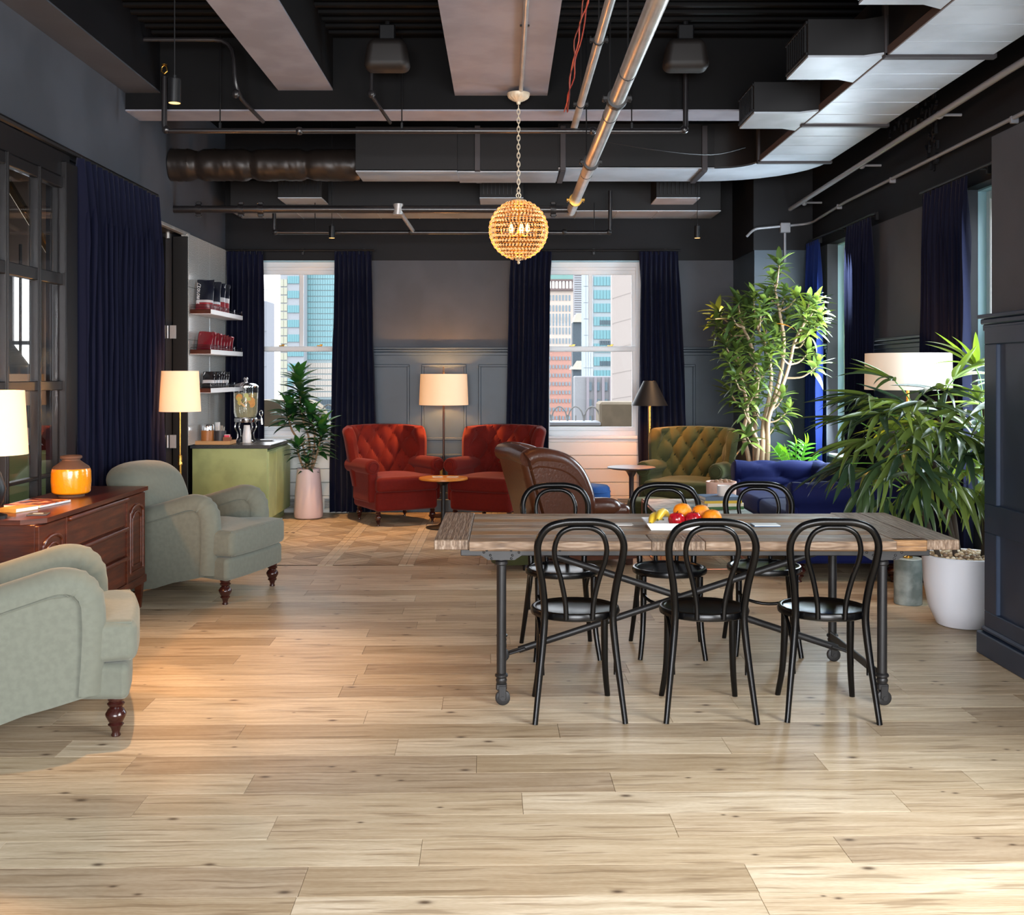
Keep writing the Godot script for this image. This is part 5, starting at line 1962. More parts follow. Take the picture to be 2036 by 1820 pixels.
func build_seating() -> void:
	var c := make_english_chair("sage green velvet roll-arm chair on turned legs, nearest to the camera, before the sideboard")
	# its front edge stands between two turned feet; forward is local z
	var face := func(o: Node3D, front: Vector2, fwd: Vector2, front_z: float) -> void:
		fwd = fwd.normalized()
		o.rotation.y = atan2(fwd.x, fwd.y)
		o.position = Vector3(front.x - fwd.x * front_z, 0, front.y - fwd.y * front_z)
	face.call(c, Vector2(-1.735, -4.99), Vector2(0.945, -0.325), 0.37)
	var c2 := copy(c, "sage green velvet roll-arm chair between the walnut sideboard and the green counter", Vector3.ZERO)
	face.call(c2, Vector2(-1.745, -7.65), Vector2(0.963, 0.268), 0.37)
	var w := make_wing_chair("red velvet buttoned wing chair in front of the curtain, left of the drum-shade floor lamp", M.red_velvet, "red wing chairs")
	face.call(w, Vector2(-1.0, -11.25), Vector2(0.5, 0.866), 0.31)
	var w2 := copy(w, "red velvet buttoned wing chair partly hidden behind the brown leather chair", Vector3.ZERO)
	face.call(w2, Vector2(-0.22, -11.15), Vector2(-0.42, 0.9), 0.31)
	var g := make_wing_chair("moss green velvet buttoned wing chair beside the black cone lamp", M.moss_velvet, "")
	face.call(g, Vector2(1.68, -10.72), Vector2(-0.42, 0.9), 0.31)
	for c3 in [w, w2, g]:
		c3.scale = Vector3.ONE * 1.035
	var l := make_leather_chair("brown leather club chair with a swept rolled rim, seen from its side behind the table")
	l.position = Vector3(0.555, 0, -9.05)
	l.rotation_degrees.y = 106
	var s := make_sofa()
	s.position = Vector3(2.50, 0, -9.1)
	s.rotation_degrees.y = -90
	ottoman("round blue cloth ottoman behind the brown leather chair", at(0.78, 0, 10.45), 0.21, 0.47, M.blue_cloth)
	ottoman("round moss green ottoman in front of the green wing chair", at(1.32, 0, 10.10), 0.21, 0.38, M.moss_velvet)
	ottoman("low round green ottoman under the near left end of the leather chair", at(0.07, 0, 8.70), 0.18, 0.40, M.moss_velvet)

# ---------------------------------------------------------------- the long table and its chairs
func relief(t: ImageTexture) -> ImageTexture:
	var im: Image = t.get_image().duplicate()
	im.convert(Image.FORMAT_RGBA8)
	im.bump_map_to_normal_map(5.0)
	return ImageTexture.create_from_image(im)

func build_table() -> void:
	var x0 := -0.32
	var x1 := 2.06
	var zf := -5.05
	var zb := -6.04
	var top := 0.765
	var o := thing("dining_table", "long reclaimed-wood dining table on a riveted black iron frame with casters", "dining table", Vector3((x0 + x1) / 2, 0, (zf + zb) / 2))
	var c := o.position
	rng.seed = 21
	var woods := []
	for k in 4:
		var t := grain_tex(40 + k, [col("32241b"), col("3a322c"), col("3d281b"), col("4a3f36")][k], [col("7d6550"), col("857769"), col("85623f"), col("908373")][k], [col("c0b2a2"), col("c4bcb0"), col("b9946c"), col("cfc4b4")][k], 1024, 128, 26.0, 0.07)
		var m := mat(Color.WHITE, 0.5, 0.0, 0.4)
		m.albedo_texture = t
		m.uv1_triplanar = true
		m.uv1_scale = Vector3(0.9, 4.0, 4.0)
		m.uv1_offset = Vector3(0.13 * k, 0.37 * k, 0.21 * k)
		m.normal_enabled = true
		m.normal_texture = relief(t)
		m.normal_scale = 0.7
		woods.append(m)
		var e := m.duplicate()
		var tt := grain_tex(60 + k, col("2e2119"), col("7b6552"), col("c6bbae"), 512, 128, 20.0, 0.07, true)
		e.albedo_texture = tt
		e.normal_texture = relief(tt)
		e.uv1_scale = Vector3(4.0, 4.0, 0.9)
		woods.append(e)
	# long boards between the two end boards
	var n := 9
	var inner := 0.16
	for k in n:
		var za := lerpf(zf + 0.05, zb + 0.05, float(k) / n) - c.z
		var zz := lerpf(zf + 0.05, zb + 0.05, float(k + 1) / n) - c.z
		var cuts := [x0 + inner, x1 - 0.30]
		if k == 1 or k == 0:
			cuts = [x0 + inner, x0 + 0.98, x0 + 1.22, x1 - 0.30]
		elif k == 5:
			cuts = [x0 + inner, x0 + 1.5, x1 - 0.30]
		for q in cuts.size() - 1:
			var b := MB.new()
			b.box(Vector3((cuts[q] + cuts[q + 1]) / 2 - c.x, top - 0.02 + rng.randf_range(-0.0012, 0.0008), (za + zz) / 2), Vector3(cuts[q + 1] - cuts[q] - 0.002, 0.04, absf(zz - za) - 0.0025), 0.003)
			part(b, "plank", woods[(k % 4) * 2 + (1 if q == 1 and cuts.size() == 4 else 0)], o)
	for q in [[x0, x0 + inner], [x1 - 0.30, x1 - 0.15], [x1 - 0.15, x1]]:
		var b := MB.new()
		b.box(Vector3((q[0] + q[1]) / 2 - c.x, top - 0.023, 0), Vector3(q[1] - q[0] - 0.002, 0.046, 0.99), 0.004)
		part(b, "end_board", woods[1] if q[0] == x0 else woods[5 if q[0] > x1 - 0.2 else 3], o)
	var b := MB.new()
	var xa := x0 + inner
	for q in [[xa, x0 + 0.98, 0], [x0 + 0.98, x0 + 1.22, 3], [x0 + 1.22, x1 - 0.15, 4]]:
		b = MB.new()
		b.box(Vector3((q[0] + q[1]) / 2 - c.x, top - 0.025, zf + 0.024 - 0.024 - c.z - 0.02), Vector3(q[1] - q[0] - 0.002, 0.05, 0.06), 0.004)
		part(b, "edge_board", woods[q[2]], o)
	# iron frame
	b = MB.new()
	for z in [zf - 0.05, zb + 0.13]:
		b.box(Vector3(0.0, top - 0.064, z - c.z), Vector3(x1 - x0 - 0.24, 0.03, 0.02), 0.003)
		b.box(Vector3(0.0, top - 0.052, z - c.z - 0.02), Vector3(x1 - x0 - 0.24, 0.008, 0.05), 0.002)
	for x in [x0 + 0.30, x1 - 0.30]:
		b.box(Vector3(x - c.x, top - 0.064, 0.04), Vector3(0.04, 0.028, 0.80), 0.003)
	part(b, "iron_rail", M.iron, o)
	for x in [-0.014, 1.73]:
		for z in [-5.115, -5.89]:
			var leg := Node3D.new()
			leg.name = "leg"
			o.add_child(leg, true)
			leg.position = Vector3(x - c.x, 0, z - c.z)
			b = MB.new()
			b.lathe([Vector2(0.0, 0.10), Vector2(0.022, 0.10), Vector2(0.026, 0.115), Vector2(0.022, 0.125), Vector2(0.03, 0.132), Vector2(0.03, 0.14), Vector2(0.022, 0.148), Vector2(0.022, 0.64), Vector2(0.029, 0.645), Vector2(0.029, 0.658), Vector2(0.022, 0.664), Vector2(0.024, 0.715), Vector2(0, 0.715)], 16)
			part(b, "post", M.iron, leg)
			b = MB.new()
			b.extrude(PackedVector2Array([Vector2(-0.11, 0.70), Vector2(-0.06, 0.668), Vector2(0.06, 0.668), Vector2(0.11, 0.70), Vector2(0.11, 0.712), Vector2(-0.11, 0.712)]), 0.022 if z > -5.5 else -0.03, 0.03 if z > -5.5 else -0.022)
			part(b, "gusset", M.iron, leg)
			var face: float = 0.031 if z > -5.5 else -0.031
			for q in [Vector2(-0.08, 0.703), Vector2(-0.05, 0.69), Vector2(0.05, 0.69), Vector2(0.08, 0.703), Vector2(-0.045, 0.675), Vector2(0.045, 0.675)]:
				b = MB.new()
				b.ball(Vector3(q.x, q.y, face), Vector3(0.006, 0.006, 0.004), 8, 5)
				part(b, "rivet", M.iron, leg)
			# caster: fork and wheel
			b = MB.new()
			b.box(Vector3(0, 0.085, 0.0), Vector3(0.05, 0.03, 0.04), 0.005)
			for s in [-1, 1]:
				b.box(Vector3(0.005, 0.06, s * 0.019), Vector3(0.034, 0.06, 0.006), 0.002)
			part(b, "fork", M.iron, leg)
			b = MB.new()
			b.tube([Vector3(0.006, 0.034, -0.015), Vector3(0.006, 0.034, -0.011), Vector3(0.006, 0.034, 0.011), Vector3(0.006, 0.034, 0.015)], [0.028, 0.034, 0.034, 0.028], 20)
			b.cyl(Vector3(0.006, 0.034, -0.026), Vector3(0.006, 0.034, 0.026), 0.01, 10)
			part(b, "wheel", M.iron, leg)
	for x in [0.0, 1.716]:
		b = MB.new()
		b.bar(Vector3(x - c.x, 0.14, -5.14 - c.z), Vector3(x - c.x, 0.14, -5.87 - c.z), 0.012, 0.04, Vector3.UP, 0.003)
		part(b, "end_bar", M.iron, o)
	for q in [[0.02, 0.14, 1.70, 0.69], [0.03, 0.69, 1.70, 0.14]]:
		b = MB.new()
		var a := Vector3(q[0] - c.x, q[1], -5.5 - c.z)
		var e := Vector3(q[2] - c.x, q[3], (-5.5 if q[1] < 0.5 else -5.54) - c.z)
		b.cyl(a.lerp(e, 0.03), a.lerp(e, 0.97), 0.017, 12)
		for s in [[a, e], [e, a]]:
			b.bar(s[0], s[0].lerp(s[1], 0.05), 0.045, 0.014, Vector3.UP, 0.004)
		part(b, "cross_brace", M.iron, o)
	# nail heads along the front board
	for k in 8:
		b = MB.new()
		b.ball(Vector3(x0 + 0.24 + k * 0.055 - c.x, top - 0.045 + 0.006 * (k % 2), zf - c.z - 0.018 + 0.03), Vector3(0.006, 0.006, 0.004), 8, 5)
		part(b, "nail_head", M.iron, o)

func make_bentwood(label: String) -> Node3D:
	# bentwood cafe chair: one bent loop makes the rear legs and the back; local z is forward
	var o := thing("bentwood_chair", label, "dining chair", Vector3.ZERO, 0, "black bentwood chairs at the table")
	var m: Material = M.black_lacquer
	var b := MB.new()
	b.angle = 60
	var half := [Vector3(0.196, 0.0, -0.235), Vector3(0.178, 0.16, -0.205), Vector3(0.158, 0.34, -0.178), Vector3(0.150, 0.47, -0.172), Vector3(0.162, 0.60, -0.20), Vector3(0.182, 0.71, -0.235), Vector3(0.184, 0.79, -0.258), Vector3(0.148, 0.852, -0.274), Vector3(0.08, 0.878, -0.28)]
	var loop := half.duplicate()
	loop.append(Vector3(0, 0.882, -0.281))
	for k in range(half.size() - 1, -1, -1):
		loop.append(Vector3(-half[k].x, half[k].y, half[k].z))
	var sm := smooth(loop, 5)
	var rad := []
	for p in sm:
		rad.append(lerpf(0.0125, 0.0165, smoothstep(0.0, 0.4, p.y)))
	b.tube(sm, rad, 10)
	part(b, "back_loop", m, o)
	b = MB.new()
	b.angle = 60
	half = [Vector3(0.058, 0.445, -0.196), Vector3(0.062, 0.52, -0.2), Vector3(0.082, 0.62, -0.215), Vector3(0.108, 0.71, -0.236), Vector3(0.112, 0.77, -0.25), Vector3(0.092, 0.825, -0.262), Vector3(0.05, 0.852, -0.268)]
	loop = half.duplicate()
	loop.append(Vector3(0, 0.856, -0.269))
	for k in range(half.size() - 1, -1, -1):
		loop.append(Vector3(-half[k].x, half[k].y, half[k].z))
	b.tube(smooth(loop, 5), 0.0115, 10)
	part(b, "inner_loop", m, o)
	b = MB.new()
	b.angle = 40
	b.lathe([Vector2(0, 0.43), Vector2(0.185, 0.43), Vector2(0.200, 0.436), Vector2(0.203, 0.45), Vector2(0.198, 0.464), Vector2(0.188, 0.467), Vector2(0.178, 0.463), Vector2(0.172, 0.457), Vector2(0.12, 0.451), Vector2(0.06, 0.446), Vector2(0, 0.445)], 40)
	part(b, "seat", m, o)
	for s in [-1, 1]:
		b = MB.new()
		b.angle = 60
		b.tube(smooth([Vector3(s * 0.150, 0.432, 0.120), Vector3(s * 0.150, 0.30, 0.128), Vector3(s * 0.156, 0.14, 0.150), Vector3(s * 0.172, 0.0, 0.19)], 5), [0.0175, 0.0175, 0.0175, 0.0173, 0.017, 0.0168, 0.0165, 0.016, 0.0155, 0.015, 0.0148, 0.0145, 0.014, 0.0137, 0.0133, 0.013], 10)
		part(b, "front_leg", m, o)
		b = MB.new()
		b.angle = 60
		b.tube(smooth([Vector3(s * 0.160, 0.20, -0.185), Vector3(s * 0.163, 0.33, -0.16), Vector3(s * 0.168, 0.40, -0.09), Vector3(s * 0.172, 0.425, -0.02)], 5), 0.009, 8)
		part(b, "side_bracket", m, o)
	return o

func build_chairs() -> void:
	var c := make_bentwood("black bentwood chair on the near side of the table, at its left end")
	c.position = at(0.32, 0, 5.065)
	c.rotation_degrees.y = 180 + 2
	copy(c, "black bentwood chair on the near side of the table, middle one of the three", at(0.905, 0, 5.065), 180 - 2)
	copy(c, "black bentwood chair on the near side of the table, by its right iron leg", at(1.445, 0, 5.07), 180 - 5)
	var far := [copy(c, "black bentwood chair behind the table, before the brown leather chair", at(0.315, 0, 6.07), 6),
		copy(c, "black bentwood chair behind the table, before the green wing chair", at(0.90, 0, 6.09), -3),
		copy(c, "black bentwood chair behind the table, before the blue sofa", at(1.43, 0, 6.15), -6)]
	# the far chairs have a bowed stretcher between their front legs
	var b := MB.new()
	b.angle = 60
	var bow := []
	for i in 15:
		var a := PI * i / 14
		bow.append(Vector3(-cos(a) * 0.152, 0.345 - 0.055 * sin(a), 0.128 + 0.075 * sin(a)))
	b.tube(bow, 0.0085, 8)
	var m := b.mesh()
	for f in far:
		shape(m, "stretcher", M.black_lacquer, f)

func fruit(called: String, label: String, cat_: String, p: Vector3, r: float, m: Material, dent := 0.16, stem := true, squash := 0.95) -> void:
	var o := thing(called, label, cat_, p)
	var b := MB.new()
	b.angle = 60
	b.grid(24, 17, func(i: int, j: int):
		var a := TAU * i / 24
		var t := PI * j / 16 - PI / 2
		var rr := r * (1.0 + 0.03 * cos(a * 5.0) * (1.0 - sin(t)) * 0.5)
		var y := sin(t) * r * squash
		y -= dent * r * exp(-pow(cos(t) * 3.2, 2)) * signf(sin(t)) * 1.6
		return Vector3(sin(a) * cos(t) * rr * (1.0 + 0.06 * sin(t)), y, cos(a) * cos(t) * rr * (1.0 + 0.06 * sin(t))), true)
	part(b, "flesh", m, o)
	if stem:
		b = MB.new()
		b.tube(smooth([Vector3(0, r * 0.62, 0), Vector3(0.002, r * 0.85, 0), Vector3(0.008, r * 1.05, 0.002)], 3), 0.0022, 6)
		part(b, "stem", M.turned_wood, o)
	else:
		b = MB.new()
		b.ball(Vector3(0, r * 0.9, 0), Vector3(0.006, 0.003, 0.006), 8, 5)
		part(b, "navel", mat(col("8a6a2a"), 0.8), o)

func build_fruit() -> void:
	var top := 0.7655
	var o := thing("fruit_tray", "white rectangular tray holding apples, oranges and bananas on the table", "tray", at(0.875, top, 5.46))
	var b := MB.new()
	var prof := [Vector2(0.0, 0.004), Vector2(0.88, 0.004), Vector2(1.0, 0.034), Vector2(1.02, 0.034), Vector2(0.9, 0.0), Vector2(0.0, 0.0)]
	b.grid(4, 6, func(i: int, j: int):
		var sx := [-1, 1, 1, -1]
		var sz := [1, 1, -1, -1]
		return Vector3(sx[i] * prof[5 - j].x * 0.19, prof[5 - j].y, sz[i] * prof[5 - j].x * 0.115), true)
	b.angle = 20
	part(b, "dish", mat(col("eef0f2"), 0.25), o)
	var orange := tri(mat(col("f08a12"), 0.45), M.nap, Vector3(6, 6, 6))
	orange.normal_enabled = true
	orange.normal_texture = noise_tex(0.12, [], [], 128, 2, FastNoiseLite.TYPE_CELLULAR, 8, true)
	orange.normal_scale = 0.4
	var apple := mat(Color.WHITE, 0.18, 0.0, 0.6)
	tri(apple, noise_tex(0.05, [col("7a0612"), col("b11322"), col("d9432f")], [0.2, 0.6, 0.95], 128, 3, FastNoiseLite.TYPE_SIMPLEX_SMOOTH, 15), Vector3(9, 1.5, 9))
	var y := top + 0.005
	fruit("apple", "shiny red apple in the tray, beside the bananas", "apple", at(0.832, y + 0.040, 5.40), 0.041, apple)
	fruit("apple", "shiny red apple in the tray, between the other apple and the front orange", "apple", at(0.912, y + 0.041, 5.40), 0.042, apple)
	fruit("orange", "large orange at the front right corner of the fruit tray", "orange", at(1.005, y + 0.045, 5.41), 0.047, orange, 0.05, false)
	fruit("orange", "orange at the back of the tray, behind the two apples", "orange", at(0.872, y + 0.070, 5.475), 0.045, orange, 0.05, false)
	fruit("orange", "orange at the back of the tray, behind the large front orange", "orange", at(0.968, y + 0.060, 5.50), 0.044, orange, 0.05, false)
	for q in [[0.735, "ripe yellow banana lying at the left end of the fruit tray", 0.0, 0.028], [0.765, "ripe yellow banana leaning on the apples in the fruit tray", 0.5, 0.045]]:
		o = thing("banana", q[1], "banana", at(q[0], y + 0.0, 5.43), 0, "")
		b = MB.new()
		b.angle = 60
		var pts := []
		for i in 10:
			var s := i / 9.0
			pts.append(Vector3(-0.035 + 0.075 * s + 0.01 * q[2], q[3] + 0.022 * sin(PI * s), 0.07 - 0.15 * s - 0.03 * sin(PI * s)))
		b.tube(pts, [0.007, 0.014, 0.019, 0.021, 0.021, 0.021, 0.02, 0.017, 0.012, 0.006], 8)
		part(b, "peel", tri(mat(col("e6c23a"), 0.4), M.nap, Vector3(8, 8, 8)), o)
		b = MB.new()
		b.cyl(pts[9], pts[9] + Vector3(0.012, -0.005, -0.02), 0.0045, 6)
		b.cyl(pts[0], pts[0] + Vector3(-0.001, -0.002, 0.004), 0.006, 6)
		part(b, "stalk", mat(col("5d5a26"), 0.6), o)
	o = thing("blue_booklet", "thin blue booklet lying on the table behind the middle near chair", "booklet", at(1.29, top, 5.52))
	b = MB.new()
	b.box(Vector3(0, 0.003, 0), Vector3(0.13, 0.006, 0.09), 0.001)
	part(b, "cover", mat(col("2f5f86"), 0.4), o)
	b = MB.new()
	b.box(Vector3(0, 0.0055, 0.0), Vector3(0.125, 0.003, 0.093))
	for k in 3:
		b.box(Vector3(-0.02, 0.0065, -0.02 + k * 0.018), Vector3(0.06, 0.0006, 0.004))
	part(b, "pages", M.white_paint, o)
	o = thing("paper_card", "pale paper card lying flat on the table left of the fruit tray", "card", at(0.55, top, 5.55))
	b = MB.new()
	b.box(Vector3(0, 0.0012, 0), Vector3(0.16, 0.0024, 0.07))
	b.box(Vector3(0.012, 0.0030, 0.004), Vector3(0.15, 0.0014, 0.066))
	part(b, "sheet", mat(col("cfcac4"), 0.5), o)

# ---------------------------------------------------------------- lamps
func shade(o: Node3D, y: float, h: float, r0: float, r1: float, m: Material, oval := 1.0) -> Node3D:
	# an open drum from y to y + h, r0 below and r1 above, with its ring, bulb and light
	var b := MB.new()
	b.angle = 50
	var prof := [Vector2(r0 - 0.003, y), Vector2(r0, y), Vector2(r1, y + h), Vector2(r1 - 0.003, y + h)]
	b.grid(48, 4, func(i: int, j: int):
		var a := TAU * i / 48
		return Vector3(sin(a) * prof[j].x, prof[j].y, cos(a) * prof[j].x * oval), true)
	b.grid(48, 2, func(i: int, j: int):
		var a := -TAU * i / 48
		var q: Vector2 = prof[0] if j == 0 else prof[3]
		return Vector3(sin(a) * q.x, q.y, cos(a) * q.x * oval), true)
	var s := part(b, "lamp_shade", m, o)
	b = MB.new()
	for i in 3:
		var a := TAU * i / 3
		b.cyl(Vector3(0, y + h - 0.03, 0), Vector3(sin(a) * (r1 - 0.004), y + h - 0.008, cos(a) * (r1 - 0.004) * oval), 0.0025, 5)
	part(b, "spider", M.brass, s)
	return s

func bulb(o: Node3D, p: Vector3, e: float, c := Color(1.0, 0.70, 0.40)) -> void:
	var b := MB.new()
	b.lathe([Vector2(0, -0.05), Vector2(0.013, -0.05), Vector2(0.014, -0.03), Vector2(0.028, 0.0), Vector2(0.03, 0.018), Vector2(0.02, 0.04), Vector2(0, 0.048)], 12, p)
	part(b, "bulb", lit(c, 5.0), o)
	lamp_light(o, p, e, c, 0.03)

func build_lamps() -> void:
	# brass floor lamp behind the armchair
	var o := thing("floor_lamp", "slim brass floor lamp with a tapered cream shade in front of the black door leaves", "floor lamp", at(-2.60, 0, 8.95))
	var b := MB.new()
	b.lathe([Vector2(0, 0), Vector2(0.13, 0), Vector2(0.13, 0.012), Vector2(0.03, 0.025), Vector2(0.012, 0.05), Vector2(0.012, 0.78), Vector2(0.019, 0.785), Vector2(0.019, 0.80), Vector2(0.015, 0.81), Vector2(0.016, 0.86), Vector2(0.0065, 0.865), Vector2(0.0065, 1.30), Vector2(0, 1.30)], 16)
	part(b, "pole", M.brass, o)
	shade(o, 1.212, 0.325, 0.163, 0.145, M.lamp_shade)
	bulb(o, Vector3(0, 1.36, 0), 0.5)
	# lamp with the wide drum between the red chairs
	o = thing("floor_lamp", "bronze floor lamp with a wide drum shade and a spire, between the red wing chairs", "floor lamp", at(-0.645, 0, 11.86))
	b = MB.new()
	b.lathe([Vector2(0, 0), Vector2(0.16, 0), Vector2(0.16, 0.012), Vector2(0.02, 0.02), Vector2(0.013, 0.03), Vector2(0.013, 0.62), Vector2(0.011, 0.63), Vector2(0.011, 1.42), Vector2(0.0, 1.42)], 16)
	b.cyl(Vector3(0, 1.42, 0), Vector3(0, 1.50, 0), 0.012, 10)
	part(b, "pole", mat(col("4a3228"), 0.4, 0.6), o)
	b = MB.new()
	b.lathe([Vector2(0.009, 1.49), Vector2(0.012, 1.50), Vector2(0.012, 1.53), Vector2(0.007, 1.54), Vector2(0.006, 1.585), Vector2(0, 1.59)], 10)
	part(b, "finial", mat(col("7a5a3c"), 0.35, 0.7), o)
	shade(o, 1.182, 0.328, 0.262, 0.248, M.lamp_shade)
	bulb(o, Vector3(0.0, 1.36, -0.05), 1.1)
	# reading lamp with a black cone
	o = thing("floor_lamp", "brass reading lamp with a black cone shade beside the dark side table", "floor lamp", at(1.475, 0, 11.35))
	b = MB.new()
	b.lathe([Vector2(0, 0), Vector2(0.15, 0), Vector2(0.15, 0.015), Vector2(0.02, 0.024), Vector2(0.014, 0.04), Vector2(0.014, 1.35), Vector2(0, 1.35)], 16)
	part(b, "pole", M.brass, o)
	var sh := shade(o, 1.19, 0.25, 0.185, 0.062, mat(col("15161a"), 0.45))
	bulb(o, Vector3(0, 1.27, 0), 1.3, Color(1.0, 0.60, 0.30))
	# the lamp on a stone drum behind the palm
	o = thing("floor_lamp", "brass floor lamp with a large white drum shade standing on a grey marble cylinder", "floor lamp", at(2.66, 0, 7.36))
	b = MB.new()
	b.lathe([Vector2(0, 0), Vector2(0.086, 0), Vector2(0.09, 0.004), Vector2(0.09, 0.298), Vector2(0.086, 0.302), Vector2(0, 0.302)], 32)
	var marble := tri(mat(col("b9bfbd"), 0.45), noise_tex(0.012, [col("8f9896"), col("c5cac8"), col("d8dcda")], [0.2, 0.55, 0.9], 256, 5, FastNoiseLite.TYPE_SIMPLEX_SMOOTH, 31), Vector3(2, 2, 2))
	M.marble = marble
	part(b, "stone_base", marble, o)
	b = MB.new()
	b.lathe([Vector2(0, 0.302), Vector2(0.03, 0.302), Vector2(0.03, 0.312), Vector2(0.011, 0.318), Vector2(0.011, 1.52), Vector2(0, 1.52)], 14)
	part(b, "pole", M.brass, o)
	var ws := lit(Color(1.0, 0.82, 0.64), 0.22, col("cfc9c0"))
	ws.backlight_enabled = true
	ws.backlight = Color(0.2, 0.17, 0.14)
	shade(o, 1.41, 0.24, 0.275, 0.272, ws)
	bulb(o, Vector3(-0.10, 1.50, 0.08), 0.35)
	# table lamp at the left edge
	o = thing("table_lamp", "table lamp with a cream shade on the near end of the walnut sideboard", "table lamp", Vector3(-2.615, 0.781, -5.68))
	b = MB.new()
	b.lathe([Vector2(0, 0), Vector2(0.08, 0), Vector2(0.08, 0.015), Vector2(0.03, 0.03), Vector2(0.06, 0.08), Vector2(0.075, 0.15), Vector2(0.05, 0.23), Vector2(0.018, 0.27), Vector2(0.012, 0.45), Vector2(0, 0.45)], 20)
	part(b, "base", M.black_metal, o)
	shade(o, 0.325, 0.325, 0.18, 0.162, M.lamp_shade)
	bulb(o, Vector3(0, 0.48, 0), 0.9)

# ---------------------------------------------------------------- sideboard and what stands on it
func build_sideboard() -> void:
	var o := thing("sideboard", "polished walnut sideboard with three lipped drawers between arched doors", "sideboard", Vector3(-2.565, 0, -6.45), 90)
	var L := 1.70
	var D := 0.47
	var b := MB.new()
	b.box(Vector3(0, 0.46, -0.008), Vector3(L - 0.04, 0.59, D - 0.05), 0.004)
	part(b, "body", M.walnut, o)
	b = MB.new()
	b.extrude(PackedVector2Array([Vector2(-L / 2 + 0.09, D / 2), Vector2(-L / 2, D / 2 - 0.10), Vector2(-L / 2, -D / 2), Vector2(L / 2, -D / 2), Vector2(L / 2, D / 2)]), -0.756, -0.781)
	for i in b.v.size():
		b.v[i] = Vector3(b.v[i].x, -b.v[i].z, b.v[i].y)
	b.idx.reverse()
	part(b, "top", M.walnut, o)
	b = MB.new()
	b.box(Vector3(0, 0.185, 0.01), Vector3(L - 0.02, 0.05, D - 0.03), 0.004)
	part(b, "plinth_rail", M.walnut, o)
	for s in [[-0.66, 0.34], [0.66, 0.34]]:
		b = MB.new()
		b.box(Vector3(s[0], 0.475, D / 2 - 0.024), Vector3(s[1], 0.545, 0.022), 0.003)
		var d := part(b, "door", M.walnut, o)
		# raised arched frame and inner panel
		for q in [[0.24, 0.42, 0.012, 0.010], [0.16, 0.34, 0.018, 0.007]]:
			var w: float = q[0] / 2
			var h: float = q[1]
			var path := [Vector3(s[0] - w, 0.475 - h / 2, D / 2 - 0.012), Vector3(s[0] - w, 0.475 + h / 2 - 0.05, D / 2 - 0.012)]
			for i in range(1, 8):
				var a := PI - PI * i / 8
				path.append(Vector3(s[0] + cos(a) * w, 0.475 + h / 2 - 0.05 + sin(a) * 0.045, D / 2 - 0.012))
			path.append(Vector3(s[0] + w, 0.475 + h / 2 - 0.05, D / 2 - 0.012))
			path.append(Vector3(s[0] + w, 0.475 - h / 2, D / 2 - 0.012))
			b = MB.new()
			b.tube(path, q[3], 8, true)
			part(b, "arched_moulding", M.walnut, d)
	for k in 3:
		b = MB.new()
		b.box(Vector3(0, 0.295 + k * 0.182, D / 2 - 0.028), Vector3(0.94, 0.172, 0.022), 0.004)
		var d := part(b, "drawer", M.walnut, o)
		b = MB.new()
		b.angle = 50
		b.rbox(Vector3(0, 0.295 + k * 0.182 + 0.078, D / 2 - 0.006), Vector3(0.93, 0.026, 0.034), 0.011, 2, 1)
		part(b, "lip_pull", M.walnut, d)
	for s in [-1, 1]:
		b = MB.new()
		b.box(Vector3(s * 0.48, 0.47, D / 2 - 0.022), Vector3(0.022, 0.56, 0.03), 0.003)
		part(b, "upright", M.walnut, o)
		for z in [-0.19, 0.195]:
			b = MB.new()
			b.lathe([Vector2(0, 0), Vector2(0.018, 0), Vector2(0.036, 0.17), Vector2(0, 0.17)], 4)
			b.t = Transform3D.IDENTITY
			var lg := part(b, "leg", M.walnut, o)
			lg.position = Vector3(s * (L / 2 - 0.06), 0, z)
			lg.rotation_degrees.y = 45
	# vase
	o = thing("ceramic_vase", "glossy orange glazed jar with a bare brown clay neck on the sideboard", "vase", Vector3(-2.60, 0.781, -6.70))
	b = MB.new()
	b.angle = 50
	b.lathe([Vector2(0, 0), Vector2(0.075, 0), Vector2(0.078, 0.008), Vector2(0.07, 0.014)], 32)
	b.lathe([Vector2(0.108, 0.165), Vector2(0.102, 0.178), Vector2(0.065, 0.205), Vector2(0.052, 0.215), Vector2(0.052, 0.224), Vector2(0.062, 0.228), Vector2(0.063, 0.241), Vector2(0.055, 0.245), Vector2(0.045, 0.24), Vector2(0.044, 0.21), Vector2(0, 0.20)], 32)
	part(b, "clay_body", tri(mat(col("5a3f30"), 0.8), M.nap, Vector3(10, 10, 10)), o)
	b = MB.new()
	b.angle = 50
	b.lathe([Vector2(0.07, 0.013), Vector2(0.098, 0.018), Vector2(0.110, 0.03), Vector2(0.115, 0.09), Vector2(0.113, 0.15), Vector2(0.108, 0.167)], 40)
	var glaze := mat(Color.WHITE, 0.16, 0.0, 0.6)
	tri(glaze, noise_tex(0.09, [col("7a4310"), col("e88a12"), col("ee9216")], [0.10, 0.24, 0.8], 256, 3, FastNoiseLite.TYPE_SIMPLEX_SMOOTH, 61), Vector3(5, 5, 5))
	glaze.normal_enabled = true
	glaze.normal_texture = M.rough_normal
	glaze.normal_scale = 0.15
	part(b, "orange_glaze", glaze, o)
	# magazines, book and coaster
	o = thing("magazine", "magazine with an orange and pink cover beside the orange jar", "magazine", Vector3(-2.62, 0.782, -6.27), 80)
	b = MB.new()
	b.box(Vector3(0, 0.006, 0), Vector3(0.30, 0.011, 0.22), 0.001)
	part(b, "pages", M.white_paint, o)
	b = MB.new()
	b.box(Vector3(0, 0.0125, 0), Vector3(0.302, 0.002, 0.222))
